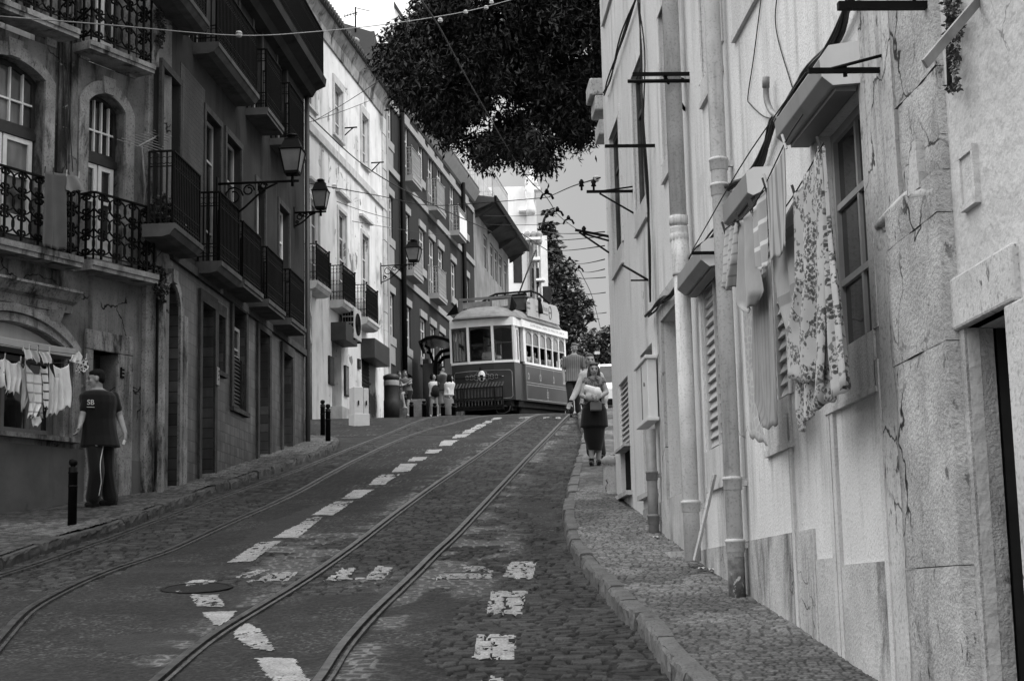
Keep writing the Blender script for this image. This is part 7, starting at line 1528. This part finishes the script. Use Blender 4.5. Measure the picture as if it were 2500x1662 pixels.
def people():
    # man in black walking past the doorway
    D = ghit(250, 1234, .12)[1]; g = gz(D, .12); c6 = lambda x, y, dy=0.: at(170 + x / 3.918, 860 + y / 3.918, D + dy)
    J = dict(head=c6(252, 258), neck=c6(272, 352, .02), pelvis=c6(290, 825, .03), shL=c6(172, 418, -.08), elL=c6(120, 618, -.12), wrL=c6(95, 712, -.24), shR=c6(420, 418, .10), elR=c6(478, 610, .16), wrR=c6(532, 772, .08),
             hipL=c6(232, 870, -.06), knL=c6(258, 1140, -.12), anL=c6(225, 1405, -.08), toeL=c6(150, 1462, -.16), hipR=c6(345, 870, .07), knR=c6(352, 1140, .08), anR=c6(395, 1412, .10), toeR=c6(280, 1462, .0))
    for k in ('toeL', 'toeR'): J[k].z = gz(J[k].y, .125)
    tr_ = fabric('black_track_fabric', .006); t, j = figure('man in a black t-shirt and black track trousers walking past the stained doorway, looking aside', (c6(290, 1450).x, D, g), J, (-.97, -.22, -.08), dict(top=BLACKC, sleeve=.62, hem=-.17, trousers=tr_, baggy=1.18, shoes=BLACKC), .98, SKIN2, HAIRD, 'short', .011, (.86, .5, 0), 1.12, hd={'L': Vector((-.25, -.35, -.9)), 'R': Vector((.05, -.2, -1))})
    wm = mat('white_print', .5, .6, .1); b = Vector((c6(290, 1450).x, D, g)); q = MB(); rows = []
    for x, y, dx in ((286, 808, 0), (300, 850, 0), (322, 875, 0), (308, 960, 0), (292, 1050, 0), (296, 1150, 0), (300, 1230, 0), (285, 1330, 0), (262, 1400, 0)):
        p = c6(x, y) - b; rows.append(p + Vector((.0, -.155 if y < 950 else -.135, 0)))
    bm_body = [o for o in t.children if o.name.startswith('trousers')][0]
    from mathutils.bvhtree import BVHTree
    def snap(pts, o, off=.004):
        bv = BVHTree.FromPolygons([v.co for v in o.data.vertices], [tuple(p.vertices) for p in o.data.polygons]); out = []
        for p in pts:
            w = p + b; d = w.normalized(); h = bv.ray_cast(-b, d)
            if h[0] is not None: out.append(h[0] + h[1] * off if h[1].dot(d) < 0 else h[0] - h[1] * off)
        return out
    P = snap([c6(x, y) - b for x, y in ((288, 812), (300, 850), (320, 875), (312, 930), (300, 1000), (292, 1060), (293, 1130), (297, 1190), (300, 1240), (290, 1300), (278, 1370))], bm_body)
    if len(P) > 2: MB().tube(catmull(P, 4), .006, 5).build('side_stripe', wm, t)
    P = snap([c6(x, y) - b for x, y in ((246, 888), (258, 893), (274, 886))], bm_body)
    if len(P) > 2: MB().tube(P, .006, 5).build('leg_mark', wm, t)
    sh = [o for o in t.children if o.name.startswith('shirt')][0]; P = snap([c6(200, 480) - b], sh, .006)
    if P:
        rd = Vector((.80, .42, 0)).normalized(); up = Vector((0, 0, 1)); nr = rd.cross(up); M = Matrix((rd, up, nr)).transposed().to_4x4(); M.translation = P[0] + nr * .012
        text_mesh('SB', .085, wm, t, M, 'chest_letters', ext=.006); q = MB(); q.box(-.045, .045, -.058, -.052, -.004, .006, M); q.build('chest_line', wm, t)
    pk = thing('cigarette_packet', 'small pale packet held in the lowered hand of the man in black', 'packet', b + j['wrR'] + Vector((.0, -.05, -.10))); MB().box(-.012, .022, -.014, .014, -.04, .015, Matrix.Rotation(.4, 4, 'Y')).build('box', M_PIPE, pk, bev=.003)
    # woman carrying a white bundle down the pavement
    D = ghit(1450, 1134, .12)[1]; c3 = lambda x, y, dy=0., d0=D: at(1380 + x / 4.75, 820 + y / 4.75, d0 + dy)
    J = dict(head=c3(330, 390, -.02), neck=c3(335, 478, .02), pelvis=c3(335, 800, .02), shL=c3(245, 520), elL=c3(190, 690, -.06), wrL=c3(280, 735, -.24), shR=c3(425, 520), elR=c3(478, 655, -.03), wrR=c3(380, 715, -.24),
             hipL=c3(290, 850), knL=c3(300, 1170, -.04), anL=c3(305, 1425, -.02), toeL=c3(298, 1500, -.16), hipR=c3(385, 850), knR=c3(390, 1170, .04), anR=c3(388, 1450, .06), toeR=c3(400, 1485, -.06))
    for k in ('toeL', 'toeR'): J[k].z = gz(J[k].y, .125)
    flor = fabric('busy_floral_top', .20, 'floral', .04, 1.6); ww = lambda y, a, d, x=335: (c3(x, y), a, d)
    mW = D / 4000 / 4.75 * 1.0
    rows = [ww(760, 100 * mW, .10), ww(850, 145 * mW, .15), ww(960, 158 * mW, .17), ww(1055, 165 * mW, .18), ww(1062, 128 * mW, .15), ww(1180, 120 * mW, .14), ww(1325, 80 * mW, .11, 345)]
    b2 = (c3(340, 1480).x, D, gz(D, .12)); t, j = figure('woman in a patterned top and long black skirt, carrying a white bundle down the pavement', b2, J, (.08, -1, -.12), dict(top=flor, topname='blouse', sleeve=.12, hem=.0, skirt=BLACKC, skirtrows=rows, shoes=BLACKC), .92, SKIN, HAIRB, 'long', .011, (1, 0, 0), .95, hd={'L': Vector((.75, -.5, .1)), 'R': Vector((-.75, -.5, .1))})
    sc_ = MB(); nk = j['neck']; sc_.tube([nk + Vector((.085 * math.cos(q), -.01 + .08 * math.sin(q), -.02 + .012 * math.sin(3 * q))) for q in [2 * math.pi * k / 14 for k in range(14)]], .034, 8, closed=True); limb(sc_, [nk + Vector((-.03, -.10, -.04)), nk + Vector((-.02, -.13, -.16))], [.04, .028]); limb(sc_, [nk + Vector((.05, -.09, -.04)), nk + Vector((.07, -.12, -.12))], [.04, .025]); fuse(sc_, .012, 'scarf', fabric('floral_scarf', .16, 'floral', .03, 2), t, 1)
    bt = thing('white_bundle', 'white wrapped bundle held in the arms of the woman in the long skirt', 'bundle', c3(330, 665, -.24)); q = MB(); bb = c3(330, 665, -.24)
    for x, y, r_ in ((270, 620, .085), (310, 640, .10), (360, 660, .10), (290, 690, .09), (340, 710, .085), (390, 690, .06), (245, 590, .045), (375, 625, .06)): q.sphere(c3(x, y, -.24) - bb, r_ * .84, 10, 7, (1, .85, .9))
    o_ = fuse(q, .013, 'cloth', fabric('bundle_cloth', .62, 'dots', .2, .6), bt, 1)
    bt = thing('shoulder_bag', 'small grey bag hanging under the white bundle', 'bag', c3(355, 815, -.22)); q = MB(); k = mW; q.box(-65 * k, 65 * k, -.05, .05, -50 * k, 50 * k); q.build('bag', fabric('bag_canvas', .12), bt, bev=.012); MB().tube([Vector((-60 * k, 0, 48 * k)), Vector((-50 * k, .06, 150 * k)), Vector((0, .08, 220 * k)), Vector((55 * k, .06, 150 * k)), Vector((60 * k, 0, 48 * k))], .010, 6).build('strap', M_STEEL, bt)
    # her companion a step behind, arm held out
    D2 = D + 1.1; d3 = lambda x, y, dy=0.: c3(x, y, dy, D2)
    J = dict(head=d3(285, 285), neck=d3(290, 385, .02), pelvis=d3(300, 770), shL=d3(205, 470), elL=d3(120, 660, -.05), wrL=d3(58, 770, -.12), shR=d3(400, 460), elR=d3(468, 640, .02), wrR=d3(470, 770, -.05), hipL=d3(260, 800), knL=d3(280, 1120), anL=d3(300, 1360), toeL=d3(300, 1425, -.1), hipR=d3(360, 800), knR=d3(395, 1120), anR=d3(420, 1370, .03), toeR=d3(432, 1420, -.1))
    for k in ('toeL', 'toeR'): J[k].z = gz(J[k].y, .125)
    b3 = (d3(350, 1420).x, D2, gz(D2, .12)); t, j = figure('woman in a pale cardigan half hidden behind the woman with the bundle, arm held out', b3, J, (.1, -1, -.1), dict(top=fabric('pale_cardigan', .42), topname='cardigan', sleeve=1.75, hem=-.05, trousers=fabric('dark_cloth', .012), shoes=BLACKC), .92, SKIN, HAIRB, 'pulled', .011, (1, 0, 0), .98, hd={'L': Vector((-.35, -.2, -.9))})
    q = MB(); w = j['wrL']; q.tube([w + Vector((.034 * math.cos(a), .034 * math.sin(a), .02)) for a in [2 * math.pi * k / 10 for k in range(10)]], .010, 6, closed=True); q.build('wristwatch', M_STEEL, t)
    # man in a striped shirt at the crest
    D = 38.5; g = gz(D, .02); c2 = lambda x, y, dy=0.: at(1230 + x / 4.611, 690 + y / 4.611, D + dy)
    J = dict(head=c2(793, 778), neck=c2(790, 850, .03), pelvis=c2(775, 1120), shL=c2(690, 905), elL=c2(672, 1030, .02), wrL=c2(680, 1140, -.06), shR=c2(885, 900), elR=c2(905, 1030), wrR=c2(900, 1140, -.05), hipL=c2(735, 1150), knL=c2(750, 1330, -.08), anL=c2(762, 1490, -.02), toeL=c2(758, 1535, -.16), hipR=c2(815, 1150), knR=c2(830, 1330, .05), anR=c2(838, 1490, .1), toeR=c2(838, 1530, -.02))
    dz = g + .01 - min(J['toeL'].z, J['toeR'].z)
    for k in J: J[k].z += dz
    for k in ('toeL', 'toeR'): J[k].z = gz(J[k].y, .015)
    figure('man in an untucked striped shirt walking down behind the two women, beside the tram', (c2(790, 1520).x, D, g), J, (-.05, -1, -.25), dict(top=fabric('striped_shirt', .13, 'vstripes', .08, 4), sleeve=.75, hem=-.16, trousers=fabric('dark_trousers', .014), shoes=BLACKC), .98, SKIN2, HAIRG, 'short', .014, (1, .05, 0), 1.08)
    # people waiting at the stop
    def stop(D, c, J, lab, look, wear, **kw):
        J = {k: c(*v) for k, v in J.items()}; g = gz(D, .03); dz = g - min(J['toeL'].z, J['toeR'].z)
        for k in J: J[k].z += dz
        p = J['pelvis']; return figure(lab, (p.x, D, g), J, look, wear, voxel=.018, **kw)
    D = 56.2; c4 = lambda x, y, dy=0.: at(940 + x / 7.126, 830 + y / 7.126, D + dy)
    bw = thing('stone_block', 'low grey block the woman with crossed arms leans on', 'block', (c4(330, 1440).x, D + .25, gz(D + .25, .02))); mb = MB(); mb.box(-.55, .75, -.12, .35, -.1, .62); mb.build('block', M_SLAB, bw, bev=.02)
    stop(D, c4, dict(head=(345, 690), neck=(345, 765, .02), pelvis=(400, 1000, .05), shL=(280, 800), elL=(300, 900, -.06), wrL=(410, 850, -.22), shR=(445, 795), elR=(455, 860, -.08), wrR=(340, 885, -.20), hipL=(370, 1020), knL=(300, 1040, -.35), anL=(340, 1240, -.36), toeL=(390, 1300, -.42), hipR=(430, 1030), knR=(400, 1230, -.12), anR=(392, 1400, -.1), toeR=(430, 1440, -.2)), 'woman with long wavy hair leaning with crossed arms, one leg crossed, by the dark column', (.5, -.85, 0), dict(top=fabric('grey_top', .12), topname='top', sleeve=.05, hem=.0, trousers=fabric('dark_shorts', .01), trousersname='shorts', leg=.4, shoes=fabric('pale_sandal', .4)), hair=HAIRB, style='long', s=.98)
    D = 56.9; stop(D, c4, dict(head=(250, 700), neck=(252, 770), pelvis=(300, 1010), shL=(215, 810), elL=(235, 900, -.05), wrL=(290, 910, -.2), shR=(320, 800), elR=(350, 900), wrR=(300, 940, -.15), hipL=(280, 1020), knL=(300, 1220, -.1), anL=(500, 1300, -.1), toeL=(560, 1435, -.25), hipR=(340, 1030), knR=(450, 1150, -.15), anR=(520, 1400), toeR=(560, 1440, -.1)), 'fair-haired person mostly hidden behind the woman with crossed arms', (.4, -.9, 0), dict(top=fabric('pale_grey_top', .25), topname='top', sleeve=.3, hem=0, trousers=fabric('pale_shorts', .25), trousersname='shorts', leg=.45, shoes=white), hair=HAIRB, style='long', s=.94)
    D = 56.6; stop(D, c4, dict(head=(845, 745), neck=(845, 815, .02), pelvis=(855, 1060), shL=(800, 840), elL=(790, 940, .03), wrL=(810, 1040, .0), shR=(895, 840), elR=(915, 940), wrR=(925, 1040), hipL=(825, 1080), knL=(815, 1240, -.05), anL=(800, 1390), toeL=(790, 1425, -.1), hipR=(890, 1080), knR=(900, 1240), anR=(905, 1390, .05), toeR=(920, 1425, -.05)), 'dark curly-haired woman in a white t-shirt and pale jeans near the shelter', (.75, -.6, 0), dict(top=white, topname='t_shirt', sleeve=.4, hem=-.08, trousers=fabric('pale_denim', .24), shoes=white), style='curly', s=.95)
    D = 55.8; t, j = stop(D, c4, dict(head=(990, 600), neck=(985, 675, .0), pelvis=(985, 960), shL=(925, 720, -.1), elL=(960, 860, -.1), wrL=(1060, 980, -.1), shR=(1045, 720, .15), elR=(1070, 850, .2), wrR=(1090, 960, .15), hipL=(960, 980, -.05), knL=(965, 1190, -.02), anL=(965, 1370), toeL=(1000, 1415, -.05), hipR=(1020, 980, .05), knR=(1040, 1190, .05), anR=(1045, 1370), toeR=(1090, 1405, .02)), 'man in a dark polo and pale shorts with a backpack, facing the tram', (.85, .5, 0), dict(top=fabric('dark_polo', .05), topname='polo_shirt', sleeve=.55, hem=-.05, trousers=fabric('pale_cargo', .28), trousersname='shorts', leg=.8, shoes=white), skin=SKIN2, s=1.03, ax=(.35, -.7, 0), girth=1.1)
    bp = thing('backpack', 'dark rounded backpack on the man facing the tram', 'backpack', c4(875, 890, -.12)); q = MB(); q.sphere((0, 0, 0), .2, 14, 9, (.72, .8, 1.12)); q.sphere((-.08, -.02, -.08), .12, 10, 7, (.8, .9, .9)); q.build('bag', fabric('backpack_nylon', .014), bp); MB().tube([Vector((.08, .0, .18)), Vector((.2, .05, .22)), Vector((.26, .05, .0)), Vector((.1, 0, -.16))], .02, 6).build('strap', M_STEEL, bp)
    D = 55.4; stop(D, c4, dict(head=(1140, 745), neck=(1130, 815), pelvis=(1110, 1050), shL=(1080, 840), elL=(1100, 950, -.1), wrL=(1110, 1040, -.1), shR=(1170, 830), elR=(1150, 950), wrR=(1120, 1030), hipL=(1085, 1070), knL=(1080, 1240), anL=(1080, 1380), toeL=(1085, 1410, -.1), hipR=(1135, 1070), knR=(1140, 1240), anR=(1130, 1380), toeR=(1140, 1405, -.1)), 'dark-haired woman in a white blouse and grey skirt right beside the tram fender', (.8, .3, 0), dict(top=white, topname='blouse', sleeve=1.7, hem=-.02, skirt=fabric('grey_skirt', .16), skirtrows=[(c4(1110, 1020) + Vector((0, 0, .0)), .15, .13), (c4(1108, 1150), .2, .17), (c4(1105, 1325), .22, .19)], shoes=white), style='long', s=.95)
    for px, D, lab in ((1120, 63.5, 'person in pale trousers standing behind the tram, legs seen beneath it'), (1168, 65.5, 'person further behind the tram, only pale shoes and legs showing')):
        v = at(px, 1020, D); g = gz(D, .03); q = lambda x, z, y=0.: Vector((v.x + x, D + y, g + z))
        figure(lab, (v.x, D, g), dict(head=q(0, 1.6), neck=q(0, 1.46), pelvis=q(0, .95), shL=q(-.19, 1.4), elL=q(-.25, 1.12), wrL=q(-.22, .88, -.05), shR=q(.19, 1.4), elR=q(.25, 1.12), wrR=q(.22, .88, -.05), hipL=q(-.09, .9), knL=q(-.1, .5, -.03), anL=q(-.1, .09), toeL=q(-.12, 0, -.15), hipR=q(.09, .9), knR=q(.1, .5), anR=q(.12, .09), toeR=q(.14, 0, -.15)), (0, -1, 0), dict(top=fabric('pale_shirt', .4), sleeve=.5, hem=-.08, trousers=fabric('pale_trousers', .4), shoes=white), voxel=.02)
    # driver and passengers, seen through the tram's windows
    TM = TRAM.matrix_basis if False else (Matrix.Translation(TRAM.location) @ TRAM.rotation_euler.to_matrix().to_4x4())
    def rider(x, y, zs_, lab, top, look=(0, -1, 0), hair=HAIRD, style='short', sk=SKIN):
        q = lambda a, z, d=0.: TM @ Vector((x + a, y + d, zs_ + z)); lk = TM.to_3x3() @ Vector(look)
        figure(lab, q(0, -.45), dict(head=q(0, .72), neck=q(0, .58), pelvis=q(0, .05), shL=q(-.19, .52), elL=q(-.24, .28, -.05), wrL=q(-.16, .15, -.28), shR=q(.19, .52), elR=q(.24, .28, -.05), wrR=q(.16, .15, -.28), hipL=q(-.09, .02), knL=q(-.1, 0, -.4), anL=q(-.1, -.38, -.4), toeL=q(-.1, -.45, -.52), hipR=q(.09, .02), knR=q(.1, 0, -.4), anR=q(.1, -.38, -.4), toeR=q(.1, -.45, -.52)), lk, dict(top=top, sleeve=.5, hem=0, trousers=fabric('seat_dark_cloth', .02), shoes=BLACKC), .98, sk, hair, style, .020, hands=False)
    rider(.02, .95, 1.72, 'tram driver in a pale shirt behind the middle front window', fabric('driver_shirt', .6), sk=SKIN2)
    rider(.8, 3.05, 1.62, 'passenger in white at the second side window of the tram', white, (.2, -1, 0)); rider(.82, 4.1, 1.62, 'passenger in grey at the middle side window of the tram', fabric('rider_grey', .3), (.4, -1, 0)); rider(.84, 5.9, 1.66, 'passenger in a bright white shirt at the fifth side window of the tram', white, (.5, -1, 0), HAIRB)
    # parked van beyond the walkers
    v = at(1478, 990, 60.); g = gz(60., .03); t = thing('parked_van', 'white parked van half hidden by the pale house, behind the walkers', 'van', (v.x + .55, 60., g), R(-4)); vm = mat('van_white_paint', .78, .3, .04, 2, spec=.5)
    mb = MB(); sec = [(.0, .35), (.0, .95), (.12, 1.05), (.75, 1.25), (1.35, 1.95), (1.5, 2.05), (4.6, 2.08), (4.75, 1.9), (4.8, .4), (4.6, .3), (.2, .3)]; mb.prism(sec, -.92, .92, 'x'); mb.build('body', vm, t, bev=.05)
    mb = MB(); mb.add([(-.8, .74, 1.27), (.8, .74, 1.27), (.72, 1.33, 1.93), (-.72, 1.33, 1.93)], [(0, 1, 2, 3)]); mb.v = [(a, y - .02, z + .02) for a, y, z in mb.v]; mb.build('windscreen', M_GLASS, t); mb = MB(); mb.box(-.85, .85, -.04, .08, .32, .55); mb.build('bumper', M_STEEL, t, bev=.02)
    for x in (-.7, .7):
        mb = MB(); mb.box(x - .14, x + .14, -.015, .05, .72, .92); mb.build('headlight', M_PIPE, t, bev=.02)
    for x in (-.86, .86):
        for y in (.85, 3.9):
            mb = MB(); mb.lathe([(.2, -.1), (.32, -.1), (.34, -.07), (.34, .07), (.32, .1), (.2, .1)], 18, (x, y, .34), M=Matrix.Rotation(R(90), 3, 'Y')); mb.build('wheel', M_UNDER, t)
        mb = MB(); mb.tube([(x, 1.1, 1.35), (x * 1.18, 1.05, 1.4)], .03, 6); mb.box(min(x * 1.14, x * 1.3), max(x * 1.14, x * 1.3), .98, 1.06, 1.28, 1.55); mb.build('wing_mirror', M_STEEL, t)
    v = at(1458, 861, 75.); t = thing('street_sign', 'small white rectangular sign on a post before the rounded tree', 'sign', (v.x, 75., gz(75.))); z = v.z - gz(75.); mb = MB(); mb.tube([(0, .03, 0), (0, .03, z + .1)], .035, 6); mb.build('post', M_STEEL, t); mb = MB(); mb.box(-.12, .12, -.01, .01, z - .07, z + .07); mb.build('plate', white, t)
people()
